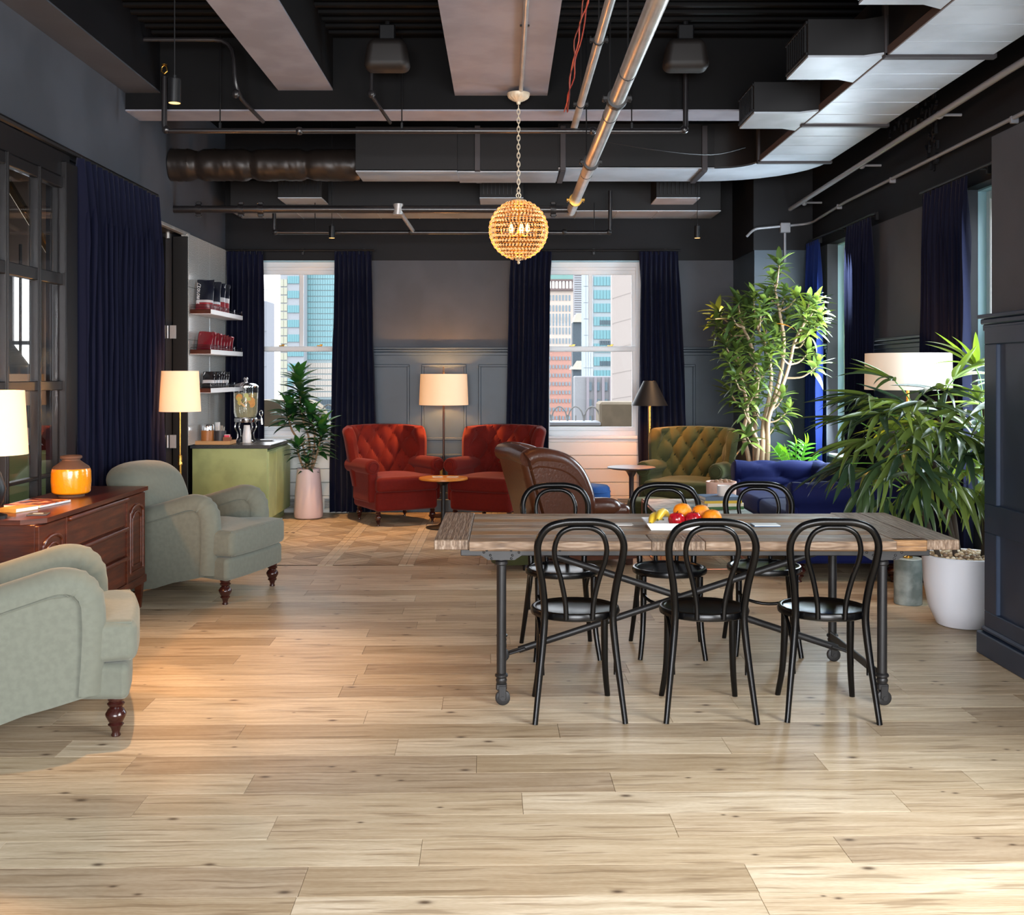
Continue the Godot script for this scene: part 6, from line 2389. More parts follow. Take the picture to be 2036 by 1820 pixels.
	part(b, "cover", tri(mat(Color.WHITE, 0.35), noise_tex(0.02, [col("3b2140"), col("c2594a"), col("e09a6a"), col("e7c7b0")], [0.25, 0.45, 0.6, 0.8], 128, 3, FastNoiseLite.TYPE_SIMPLEX_SMOOTH, 71), Vector3(4, 4, 4)), o)
	o = thing("small_book", "small yellow book at the left, beside the magazine on the sideboard", "book", Vector3(-2.60, 0.782, -5.98), 70)
	b = MB.new()
	b.box(Vector3(0, 0.011, 0), Vector3(0.16, 0.018, 0.11), 0.001)
	part(b, "pages", M.white_paint, o)
	b = MB.new()
	b.box(Vector3(0, 0.0005, 0), Vector3(0.165, 0.002, 0.115))
	b.box(Vector3(0, 0.0215, 0), Vector3(0.165, 0.002, 0.115))
	b.box(Vector3(-0.082, 0.011, 0), Vector3(0.002, 0.022, 0.115))
	part(b, "cover", mat(col("a88b4c"), 0.5), o)
	o = thing("coaster", "square dark coaster near the front edge of the sideboard", "coaster", Vector3(-2.43, 0.782, -5.82), 12)
	b = MB.new()
	b.box(Vector3(0, 0.003, 0), Vector3(0.10, 0.006, 0.10), 0.001)
	part(b, "tile", mat(col("3a3a3e"), 0.5), o)
	b = MB.new()
	b.box(Vector3(0, 0.0064, 0), Vector3(0.05, 0.001, 0.012))
	part(b, "print", M.white_paint, o)

# ---------------------------------------------------------------- the green counter corner
func packet(called: String, label: String, group: String, p: Vector3, w: float, h: float, d: float, lean: float, bands: Array, text := "") -> Node3D:
	# a filled pouch standing on its base and pinched at the top; bands are [from, to, material, part name]
	var o := thing(called, label, "bag", p, 0, group)
	o.rotation_degrees = Vector3(-lean, rng.randf_range(-6, 6), 0)
	for q in bands:
		var b := MB.new()
		b.angle = 60
		var sd := rng.randf() * 9.0
		b.grid(20, 9, func(i: int, j: int):
			var k := lerpf(q[0], q[1], j / 8.0)
			var a := TAU * i / 20
			var fat := (1.0 - smoothstep(0.35, 1.0, k)) * lerpf(0.75, 1.0, smoothstep(0.0, 0.2, k)) + 0.04
			var ww := w / 2 * (1.0 - 0.05 * sin(k * PI))
			var cr := 0.009 * sin(a * 3.0 + k * 9.0 + sd) * smoothstep(0.2, 1.0, k)
			return Vector3(signf(sin(a)) * pow(absf(sin(a)), 0.8) * ww, k * h, cos(a) * d / 2 * fat + cr), true)
		part(b, q[3], q[2], o)
	if text:
		var tm := TextMesh.new()
		tm.text = text
		var f := SystemFont.new()
		f.font_names = PackedStringArray(["Droid Sans"])
		f.font_weight = 700
		tm.font = f
		tm.font_size = 30
		tm.pixel_size = h * 0.0042
		tm.depth = 0.002
		var t := shape(tm, "lettering", M.white_paint, o)
		t.position = Vector3(-w * 0.30, h * 0.46, d / 2 * 0.98)
		t.rotation_degrees.z = -90
		var b := MB.new()
		var c := Vector3(-w * 0.30, h * 0.80, d / 2 * 0.96)
		b.tube([c + Vector3(0.018, -0.018, 0), c + Vector3(-0.014, -0.018, 0), c + Vector3(-0.014, 0.018, 0), c + Vector3(0.018, 0.0, 0)], 0.0025, 5, true)
		part(b, "emblem", M.white_paint, o)
	return o

func build_counter() -> void:
	var green := tri(mat(col("a0ae76"), 0.38), M.cloudy, Vector3(1.5, 1.5, 1.5))
	var o := thing("counter_cabinet", "pale green base cabinet with flat doors by the window with the plant", "cabinet", at(-2.675, 0, 11.41))
	var b := MB.new()
	b.box(Vector3(0, 0.44, 0), Vector3(0.73, 0.69, 1.08), 0.003)
	b.box(Vector3(0, 0.05, 0), Vector3(0.64, 0.1, 1.04))
	part(b, "body", green, o)
	for k in 3:
		b = MB.new()
		b.box(Vector3(0.372, 0.425, 0.358 - k * 0.358), Vector3(0.02, 0.66, 0.354), 0.003)
		part(b, "door", green, o)
	b = MB.new()
	b.box(Vector3(0.362, 0.775, 0), Vector3(0.012, 0.02, 1.06))
	part(b, "finger_groove", mat(col("3b4130"), 0.6), o)
	b = MB.new()
	b.box(Vector3(-2.665, 0.803, -11.40), Vector3(0.78, 0.034, 1.12), 0.003)
	var speck := noise_tex(0.16, [col("2b2d30"), col("55585b"), col("a3a4a4")], [0.1, 0.4, 0.85], 256, 2, FastNoiseLite.TYPE_CELLULAR, 4)
	solo(b, "worktop", tri(mat(col("9b9ea2"), 0.25), speck, Vector3(5, 5, 5)), "dark speckled stone worktop on the pale green cabinet", "worktop")
	# the speckled stone panel with its shelves
	o = thing("display_wall", "grey speckled terrazzo wall slab that carries three shelves", "display wall", at(-3.04, 0, 11.38))
	var terr := noise_tex(0.22, [col("5e5e60"), col("74706c"), col("c4c4c2"), col("d2d2ce"), col("e6e6e2")], [0.0, 0.30, 0.38, 0.62, 0.72], 512, 2, FastNoiseLite.TYPE_SIMPLEX_SMOOTH, 14)
	var tm := tri(mat(col("e2e2e2"), 0.14, 0.0, 0.6), terr, Vector3(1.1, 1.1, 1.1))
	for r in 4:
		for c in 2:
			b = MB.new()
			b.box(Vector3(0, 0.83 + 0.25 + r * 0.505, 0.38 - c * 0.765), Vector3(0.07, 0.502, 0.762), 0.002)
			part(b, "stone_tile", tm, o)
	var pale := mat(col("ece9ea"), 0.35)  # daylight on the shelf fronts painted in as pale strips; undersides pale too
	for q in [[2.13, 11.29, 1.28, "upper wooden shelf on the stone panel, with the large navy bags"], [1.745, 11.29, 1.28, "middle wooden shelf on the stone panel, with the dark red bags"], [1.375, 11.29, 1.28, "lowest wooden shelf on the stone panel, with the small dark bags"]]:
		var s := thing("wall_shelf", q[3], "shelf", Vector3(-2.9, q[0], -q[1]))
		b = MB.new()
		b.box(Vector3(0, -0.022, 0), Vector3(0.20, 0.042, q[2]), 0.003)
		part(b, "board", M.walnut, s)
		b = MB.new()
		b.box(Vector3(0.101, -0.022, 0), Vector3(0.006, 0.044, q[2]), 0.001)
		part(b, "lit_front_edge", pale, s)
		b = MB.new()
		b.box(Vector3(0, -0.044, 0), Vector3(0.198, 0.004, q[2] - 0.004))
		part(b, "underside", pale, s)
		for k in 3:
			b = MB.new()
			var y := 0.016 + k * 0.014
			b.tube([Vector3(-0.095, y, q[2] / 2 - 0.005), Vector3(0.095, y, q[2] / 2 - 0.005), Vector3(0.095, y, -q[2] / 2 + 0.005)], 0.0022, 5)
			part(b, "rail", M.chrome if k else M.black_metal, s)
		for k in 5:
			b = MB.new()
			b.cyl(Vector3(0.095, 0, q[2] / 2 - 0.005 - k * 0.316), Vector3(0.095, 0.046, q[2] / 2 - 0.005 - k * 0.316), 0.003, 5)
			part(b, "rail_post", M.chrome, s)
	rng.seed = 31
	var navy := mat(col("141827"), 0.3, 0.0, 0.6)
	var silver := mat(col("d5d3d6"), 0.28, 0.2)
	var red := mat(col("8e1f2a"), 0.3, 0.0, 0.6)
	var bands := [[0.0, 0.34, red, "red_base"], [0.34, 0.50, silver, "white_band"], [0.50, 1.0, navy, "navy_top"]]
	var lg := [[10.80, "foremost large navy coffee bag with upright white lettering on the upper shelf", "COLOMBE"], [11.07, "large navy bag with red base behind the foremost one on the upper shelf", "COLOMBE"], [11.26, "third large navy, white and red bag from the front of the upper shelf", ""], [11.43, "farthest large navy, white and red bag on the upper shelf, next to the curtain", ""]]
	for q in lg:
		packet("coffee_bag", q[1], "large bags on the upper shelf", Vector3(-2.905, 2.131, -q[0]), 0.175, 0.30, 0.085, 10, bands if q[2] == "" else [[0.0, 0.22, red, "red_base"], [0.22, 0.30, silver, "white_band"], [0.30, 1.0, navy, "navy_top"]], q[2])
	var foil := mat(col("7d1c28"), 0.22, 0.1, 0.7)
	for k in 8:
		packet("foil_bag", "%s dark red foil bag from the front of the middle shelf" % ["first", "second", "third", "fourth", "fifth", "sixth", "seventh", "eighth"][k], "dark red bags on the middle shelf", Vector3(-2.90, 1.746, -10.78 - k * 0.118), 0.15, 0.19 - 0.004 * k, 0.055, 22, [[0.0, 1.0, foil, "pouch"]])
	var black := mat(col("17161c"), 0.22, 0.1, 0.7)
	for k in 7:
		packet("snack_bag", "%s small black snack bag from the front of the lowest shelf" % ["first", "second", "third", "fourth", "fifth", "sixth", "seventh"][k], "small bags on the lowest shelf", Vector3(-2.90, 1.376, -10.92 - k * 0.095), 0.12, 0.165, 0.045, 18, [[0.0, 0.25, black, "lower_pouch"], [0.25, 0.45, silver, "label_band"], [0.45, 1.0, black, "upper_pouch"]])
	# tray with canisters
	var y := 0.821
	o = thing("wooden_tray", "shallow wooden tray with canisters on the stone worktop", "tray", at(-2.84, y, 10.98))
	b = MB.new()
	b.box(Vector3(0, 0.005, 0), Vector3(0.32, 0.01, 0.24), 0.002)
	for s in [-1, 1]:
		b.bar(Vector3(-0.17, 0.02, s * 0.125), Vector3(0.17, 0.02, s * 0.125), 0.01, 0.035)
		b.bar(Vector3(s * 0.167, 0.02, -0.125), Vector3(s * 0.167, 0.02, 0.125), 0.01, 0.035)
	part(b, "boards", mat(col("b48a5a"), 0.5), o)
	o = thing("wooden_canister", "round wooden canister with a chrome lid on the counter tray", "canister", at(-2.92, y + 0.011, 10.98))
	b = MB.new()
	b.lathe([Vector2(0, 0), Vector2(0.06, 0), Vector2(0.062, 0.004), Vector2(0.062, 0.125), Vector2(0, 0.125)], 24)
	part(b, "body", tri(mat(col("a5672f"), 0.4), M.nap, Vector3(9, 2, 9)), o)
	b = MB.new()
	b.lathe([Vector2(0.063, 0.125), Vector2(0.063, 0.165), Vector2(0.055, 0.183), Vector2(0.03, 0.19), Vector2(0, 0.19)], 24)
	part(b, "lid", M.chrome, o)
	o = thing("black_canister", "round black canister with wooden stirrers standing in it", "canister", at(-2.80, y + 0.011, 11.0))
	b = MB.new()
	b.lathe([Vector2(0, 0), Vector2(0.056, 0), Vector2(0.056, 0.12), Vector2(0.05, 0.12), Vector2(0.05, 0.03), Vector2(0, 0.03)], 24)
	part(b, "cup", tri(mat(col("35353a"), 0.5), M.nap, Vector3(12, 12, 12)), o)
	for k in 14:
		b = MB.new()
		var a := k * 2.4
		b.bar(Vector3(cos(a) * 0.03, 0.04, sin(a) * 0.03), Vector3(cos(a) * 0.042, 0.15 + 0.008 * (k % 4), sin(a) * 0.042), 0.006, 0.002)
		part(b, "stirrer", mat(col("d9cfc2"), 0.6), o)
	o = thing("straw_jar", "slim glass of white straws behind the black canister", "jar", at(-2.845, y + 0.011, 11.075))
	b = MB.new()
	b.lathe([Vector2(0.028, 0), Vector2(0.03, 0.11)], 16)
	part(b, "glass", M.glass, o)
	for k in 12:
		b = MB.new()
		var a := k * 2.4
		b.cyl(Vector3(cos(a) * 0.012, 0.005, sin(a) * 0.012), Vector3(cos(a) * 0.022, 0.20, sin(a) * 0.022), 0.003, 5)
		part(b, "straw", M.white_paint, o)
	o = thing("packet_box", "small open box of pink and white sugar packets on the counter tray", "box", at(-2.72, y + 0.011, 10.96))
	b = MB.new()
	for s in [-1, 1]:
		b.box(Vector3(s * 0.032, 0.03, 0), Vector3(0.005, 0.06, 0.07))
		b.box(Vector3(0, 0.03, s * 0.033), Vector3(0.07, 0.06, 0.005))
	b.box(Vector3(0, 0.003, 0), Vector3(0.07, 0.006, 0.07))
	part(b, "box", mat(col("7c4a2b"), 0.5), o)
	for k in 5:
		b = MB.new()
		b.box(Vector3(0, 0.045, -0.024 + k * 0.012), Vector3(0.05, 0.07 + 0.008 * (k % 2), 0.004))
		part(b, "sugar_packet", mat([col("d83a5a"), col("e8e4e0")][k % 2], 0.5), o)
	o = thing("saucer", "small white saucer near the front corner of the stone worktop", "plate", at(-2.44, y, 11.5))
	b = MB.new()
	b.lathe([Vector2(0, 0), Vector2(0.045, 0), Vector2(0.075, 0.012), Vector2(0.078, 0.014), Vector2(0.05, 0.006), Vector2(0, 0.005)], 24)
	part(b, "dish", M.white_paint, o)
	# the drink dispenser
	o = thing("drink_dispenser", "glass drink dispenser of water with citrus slices on a chrome stand", "drink dispenser", at(-2.63, y, 11.35))
	b = MB.new()
	b.lathe([Vector2(0.085, 0.205), Vector2(0.11, 0.20), Vector2(0.114, 0.207), Vector2(0.114, 0.238), Vector2(0.108, 0.244)], 28)
	part(b, "collar", M.chrome, o)
	for k in 4:
		b = MB.new()
		var a := PI / 4 + k * PI / 2
		var d := Vector3(cos(a), 0, sin(a))
		b.tube(smooth([d * 0.103 + Vector3(0, 0.21, 0), d * 0.125 + Vector3(0, 0.15, 0), d * 0.095 + Vector3(0, 0.09, 0), d * 0.10 + Vector3(0, 0.03, 0), d * 0.125 + Vector3(0, 0.008, 0)], 4), 0.008, 8)
		part(b, "foot", M.chrome, o)
	b = MB.new()
	b.angle = 50
	b.lathe([Vector2(0.09, 0.244), Vector2(0.108, 0.25), Vector2(0.12, 0.30), Vector2(0.124, 0.56)], 36)
	part(b, "glass_jar", M.jar_glass, o)
	b = MB.new()
	b.angle = 50
	b.lathe([Vector2(0, 0.246), Vector2(0.10, 0.252), Vector2(0.117, 0.302), Vector2(0.1205, 0.50), Vector2(0, 0.50)], 36)
	var water := pane(Color(0.85, 0.84, 0.66), 0.22)
	part(b, "water", water, o)
	b = MB.new()
	b.lathe([Vector2(0.127, 0.555), Vector2(0.127, 0.568), Vector2(0.10, 0.59), Vector2(0.05, 0.605), Vector2(0.018, 0.61), Vector2(0.012, 0.62), Vector2(0.024, 0.632), Vector2(0.026, 0.642), Vector2(0.015, 0.655), Vector2(0, 0.657)], 28)
	part(b, "lid", M.chrome, o)
	for k in 12:
		var a := k * 2.4
		var big := k % 2 == 0
		var rr := 0.036 if big else 0.024
		b = MB.new()
		b.cyl(Vector3.ZERO, Vector3(0, 0.006, 0), rr, 16)
		var sl := part(b, "citrus_slice", mat([col("f29a1c"), col("e9cf4a"), col("f0a028"), col("d9dc86")][k % 4], 0.35), o)
		sl.position = Vector3(cos(a) * 0.07, 0.38 + 0.018 * (k % 6), sin(a) * 0.07)
		sl.rotation = Vector3(1.1 + 0.5 * sin(k * 1.7), a, 0.6 * cos(k * 2.3))
	b = MB.new()
	b.cyl(Vector3(0.11, 0.222, 0), Vector3(0.165, 0.222, 0), 0.009, 10)
	b.cyl(Vector3(0.158, 0.24, 0), Vector3(0.166, 0.175, 0), 0.012, 10)
	var ring := []
	for i in 12:
		ring.append(Vector3(0.155 + cos(TAU * i / 12) * 0.016, 0.29 + sin(TAU * i / 12) * 0.028, 0))
	b.tube(ring, 0.004, 6, true)
	b.cyl(Vector3(0.158, 0.24, 0), Vector3(0.157, 0.265, 0), 0.005, 6)
	part(b, "tap", M.chrome, o)
	var cup_m := pane(Color(0.93, 0.95, 0.97), 0.5)
	cup_m.roughness = 0.24
	b = MB.new()
	b.lathe([Vector2(0, 0.0), Vector2(0.030, 0.0), Vector2(0.044, 0.11), Vector2(0.046, 0.112), Vector2(0.043, 0.111)], 20)
	var cm := b.mesh()
	for k in 5:
		var c := thing("plastic_cup", "clear plastic cup upside down in the stack below the drink dispenser", "cup", at(-2.585, y + 0.112 + 0.016 * k, 11.205), 0, "nested clear cups below the dispenser")
		c.rotation_degrees.x = 180
		shape(cm, "wall", cup_m, c)
	o = thing("drip_tray", "small round wooden drip coaster in front of the drink dispenser", "coaster", at(-2.59, y, 11.21))
	b = MB.new()
	b.lathe([Vector2(0, 0), Vector2(0.06, 0), Vector2(0.06, 0.0005), Vector2(0, 0.0005)], 20)
	part(b, "disc", mat(col("8a7a66"), 0.5), o)

# ---------------------------------------------------------------- small tables
func build_side_tables() -> void:
	var o := thing("side_table", "round orange-brown wooden side table on a black pedestal between the red chairs", "side table", at(-0.60, 0, 10.95))
	var b := MB.new()
	b.lathe([Vector2(0, 0.472), Vector2(0.225, 0.472), Vector2(0.24, 0.478), Vector2(0.24, 0.492), Vector2(0.235, 0.497), Vector2(0, 0.497)], 48)
	part(b, "tabletop", tri(mat(col("b8742c"), 0.3), M.nap, Vector3(2, 2, 9)), o)
	b = MB.new()
	b.lathe([Vector2(0, 0), Vector2(0.17, 0), Vector2(0.17, 0.01), Vector2(0.06, 0.025), Vector2(0.025, 0.06), Vector2(0.02, 0.3), Vector2(0.03, 0.42), Vector2(0.09, 0.47), Vector2(0, 0.471)], 24)
	part(b, "pedestal", M.black_metal, o)
	for q in [[-0.06, 0.03, 10], [0.09, 0.02, -14]]:
		var c := thing("card", ["pale card lying on the left of the orange side table", "pale card lying on the right of the orange side table"][0 if q[0] < 0 else 1], "card", at(-0.60 + q[0], 0.4975, 10.95 + q[1]), q[2])
		b = MB.new()
		b.box(Vector3(0, 0.0025, 0), Vector3(0.10, 0.005, 0.08), 0.001)
		part(b, "card_front", mat(col("b9b7b4"), 0.5), c)
		b = MB.new()
		b.box(Vector3(0, 0.0052, 0), Vector3(0.06, 0.0006, 0.03))
		part(b, "print", mat(col("6d7f8c"), 0.5), c)
	o = thing("side_table", "round dark side table on a slender brown pedestal, left of the green wing chair", "side table", at(1.20, 0, 10.55))
	b = MB.new()
	b.lathe([Vector2(0, 0.612), Vector2(0.19, 0.612), Vector2(0.226, 0.624), Vector2(0.228, 0.63), Vector2(0.222, 0.634), Vector2(0, 0.634)], 48)
	part(b, "tabletop", mat(col("2b2f3c"), 0.35), o)
	b = MB.new()
	b.lathe([Vector2(0, 0), Vector2(0.16, 0), Vector2(0.16, 0.01), Vector2(0.05, 0.022), Vector2(0.025, 0.05), Vector2(0.022, 0.4), Vector2(0.024, 0.54), Vector2(0.05, 0.59), Vector2(0.09, 0.611), Vector2(0, 0.611)], 24)
	part(b, "pedestal", mat(col("2d201e"), 0.35), o)
	# low table in front of the sofa
	o = thing("coffee_table", "low marble-topped coffee table on a thin copper frame in front of the sofa", "coffee table", at(1.58, 0, 9.20))
	b = MB.new()
	b.box(Vector3(0, 0.408, 0), Vector3(0.74, 0.022, 1.15), 0.003)
	part(b, "tabletop", M.marble, o)
	b = MB.new()
	var W := 0.375
	var D := 0.58
	for y in [0.006, 0.40]:
		b.tube([Vector3(-W, y, -D), Vector3(W, y, -D), Vector3(W, y, D), Vector3(-W, y, D)], 0.006, 6, true)
	part(b, "frame", M.copper, o)
	for sx in [-1, 1]:
		for sz in [-1, 1]:
			b = MB.new()
			b.cyl(Vector3(sx * W, 0.0, sz * D), Vector3(sx * W, 0.42, sz * D), 0.006, 6)
			part(b, "leg", M.copper, o)
		b = MB.new()
		b.cyl(Vector3(sx * W, 0.01, -D), Vector3(sx * W, 0.40, D), 0.005, 6)
		part(b, "brace", M.copper, o)
	var y := 0.42
	var tones := [[col("3d6b3e"), "green book at the bottom of the stack on the coffee table"], [col("e8e3d0"), "white book with a yellow spine line, second from the bottom of the stack"], [col("d9b93c"), "yellow-edged book, second from the top of the stack on the coffee table"], [col("5c6f86"), "grey-blue book on top of the stack, under the white cup"]]
	for k in 4:
		var h: float = [0.022, 0.026, 0.022, 0.030][k]
		var bk := thing("coffee_table_book", tones[k][1], "book", at(1.77 - 0.006 * k, y, 9.12), 6 + [0, 4, -3, 2][k])
		b = MB.new()
		b.box(Vector3(0.003, h / 2, 0), Vector3(0.295, h - 0.005, 0.225))
		part(b, "pages", mat(col("f1eee6"), 0.6), bk)
		b = MB.new()
		b.box(Vector3(0, h - 0.0012, 0), Vector3(0.305, 0.0024, 0.235))
		b.box(Vector3(0, 0.0012, 0), Vector3(0.305, 0.0024, 0.235))
		b.box(Vector3(0, h / 2, 0.117), Vector3(0.305, h, 0.0024))
		part(b, "cover", mat(tones[k][0], 0.4), bk)
		y += h
	o = thing("cup", "small white dimpled cup on top of the stack of books", "cup", at(1.79, y, 9.10))
	b = MB.new()
	b.angle = 50
	b.grid(32, 6, func(i: int, j: int):
		var a := TAU * i / 32
		var p: Vector2 = [Vector2(0.0, 0.0), Vector2(0.048, 0.0), Vector2(0.056, 0.012), Vector2(0.057, 0.085), Vector2(0.053, 0.085), Vector2(0.0, 0.02)][j]
		var dimple := 1.0 - 0.04 * pow(absf(sin(a * 4.0)), 3) * (1.0 if j in [2, 3] else 0.0)
		return Vector3(sin(a) * p.x * dimple, p.y, cos(a) * p.x * dimple), true)
	part(b, "bowl", mat(col("e9e7e4"), 0.2), o)
	o = thing("pink_pot", "pale pink pot with dry seed heads behind the stack of books", "pot", at(1.86, 0.42, 9.58))
	b = MB.new()
	b.angle = 50
	b.lathe([Vector2(0, 0), Vector2(0.10, 0), Vector2(0.125, 0.03), Vector2(0.13, 0.17), Vector2(0.122, 0.17), Vector2(0.118, 0.14), Vector2(0, 0.14)], 32)
	part(b, "bowl", mat(col("dcb8a8"), 0.5), o)
	for k in 16:
		b = MB.new()
		var a := k * 2.4
		var rr := 0.024 * sqrt(k)
		b.ball(Vector3(cos(a) * rr, 0.158 + 0.008 * (k % 3), sin(a) * rr), Vector3(0.022, 0.016, 0.02), 8, 5)
		part(b, "seed_head", mat(col("8a6a50"), 0.8), o)

# ---------------------------------------------------------------- plants
func leaf_mesh(l: float, w: float, bow: float, fold: float, n := 6, tip := 1.3, round_ := 0.45) -> ArrayMesh:
	# a blade along +z with its base at the origin, curving down by bow, folded along its midrib
	var b := MB.new()
	b.angle = 60
	b.grid(3, n + 1, func(i: int, j: int):
		var s := float(j) / n
		var half := w / 2 * pow(sin(PI * pow(clampf(s, 0.0, 1.0), round_ + 0.2)), 0.8) if s < 1.0 else 0.0
		if j == 0:
			half = w * 0.12
		var x := (i - 1) * half
		return Vector3(-x, -bow * l * s * s + absf(x) * fold, l * s * (1.0 - 0.25 * absf(bow) * s)))
	return b.mesh()

func aim(p: Vector3, dir: Vector3, roll := 0.0) -> Transform3D:
	# places a blade so that it points along dir
	var z := dir.normalized()
	var up := Vector3.UP if absf(z.y) < 0.95 else Vector3.RIGHT
	var x := up.cross(z).normalized()
	var y := z.cross(x)
	return Transform3D(Basis(x, y, z).rotated(z, roll), p)

func stuff_copies(o: Node3D, called: String, m: Mesh, material: Material, where: Array) -> void:
	if where.is_empty():
		return
	var mm := MultiMesh.new()
	mm.transform_format = MultiMesh.TRANSFORM_3D
	mm.mesh = m
	mm.instance_count = where.size()
	for i in where.size():
		mm.set_instance_transform(i, where[i])
	var n := MultiMeshInstance3D.new()
	n.name = called
	n.multimesh = mm
	n.material_override = material
	o.add_child(n, true)
	tag(n, "", "", "", "stuff")

func build_corn_plant() -> void:
	var o := thing("potted_dracaena", "dark green compact dracaena in a tall pale pink planter beside the green counter", "potted plant", at(-2.05, 0, 11.68))
	var b := MB.new()
	b.angle = 50
	b.lathe([Vector2(0, 0), Vector2(0.12, 0), Vector2(0.145, 0.015), Vector2(0.152, 0.06), Vector2(0.138, 0.30), Vector2(0.118, 0.52), Vector2(0.110, 0.522), Vector2(0.108, 0.50), Vector2(0, 0.49)], 32)
	part(b, "planter", mat(col("d6c1c4"), 0.45), o)
	rng.seed = 8
	var leafs := [leaf_mesh(0.215, 0.075, 0.28, 0.4), leaf_mesh(0.19, 0.07, 0.42, 0.4), leaf_mesh(0.17, 0.066, 0.1, 0.5)]
	var greens := [leafy(col("1d4423"), Color(0.16, 0.28, 0.06), 0.3), leafy(col("2a5a2a"), Color(0.2, 0.34, 0.07), 0.3), leafy(col("173a22"), Color(0.12, 0.2, 0.05), 0.28)]
	var stems := [[[Vector3(0, 0.48, 0), Vector3(0.01, 0.8, 0), Vector3(-0.06, 1.05, 0), Vector3(-0.09, 1.30, 0), Vector3(-0.11, 1.50, 0)], 1.06, 0.155],
		[[Vector3(-0.01, 0.48, 0.03), Vector3(-0.05, 0.75, 0.03), Vector3(-0.16, 0.92, 0.05), Vector3(-0.20, 1.08, 0.05), Vector3(-0.19, 1.20, 0.05)], 0.95, 0.15],
		[[Vector3(0.02, 0.48, 0), Vector3(0.06, 0.70, 0.02), Vector3(0.07, 0.88, 0.03), Vector3(0.04, 1.02, 0.03), Vector3(0.03, 1.12, 0.03)], 0.90, 0.14],
		[[Vector3(0.03, 0.48, 0.02), Vector3(0.08, 0.62, 0.04), Vector3(0.12, 0.78, 0.05), Vector3(0.15, 0.90, 0.05), Vector3(0.16, 1.0, 0.05)], 0.66, 0.14],
		[[Vector3(-0.02, 0.48, 0.05), Vector3(-0.06, 0.58, 0.07), Vector3(-0.09, 0.68, 0.08), Vector3(-0.10, 0.74, 0.08), Vector3(-0.10, 0.78, 0.08)], 0.64, 0.11],
		[[Vector3(0.0, 0.48, 0.06), Vector3(0.0, 0.50, 0.07), Vector3(0.0, 0.54, 0.08), Vector3(0.0, 0.57, 0.08), Vector3(0.0, 0.60, 0.08)], 0.50, 0.08]]
	for s in stems:
		var path := smooth(s[0], 5)
		b = MB.new()
		b.tube(path, 0.011, 7)
		part(b, "stem", mat(col("8d7256"), 0.7), o)
		var y0: float = s[1]
		var y1: float = path[path.size() - 1].y
		var n := int((y1 - y0 + 0.06) / 0.0098)
		for k in n:
			var q := float(k) / n
			var y := lerpf(y0, y1, q)
			var p: Vector3 = path[0]
			for c in path:
				if c.y <= y:
					p = c
			p.y = y
			var a := k * 2.4
			var up := lerpf(0.1, 1.5, pow(q, 1.6))
			var l := shape(leafs[2 if q > 0.85 else k % 2], "leaf", greens[1 if q > 0.7 else [0, 2, 0][k % 3]], o)
			l.transform = aim(p, Vector3(cos(a), up, sin(a)), rng.randf_range(-0.3, 0.3)).scaled_local(Vector3.ONE * s[2] / 0.122)

func grow_branch(b: MB, pts: Array, r0: float, r1: float) -> Array:
	var path := smooth(pts, 5)
	var radii := []
	for i in path.size():
		radii.append(lerpf(r0, r1, float(i) / (path.size() - 1)))
	b.tube(path, radii, 8)
	return path

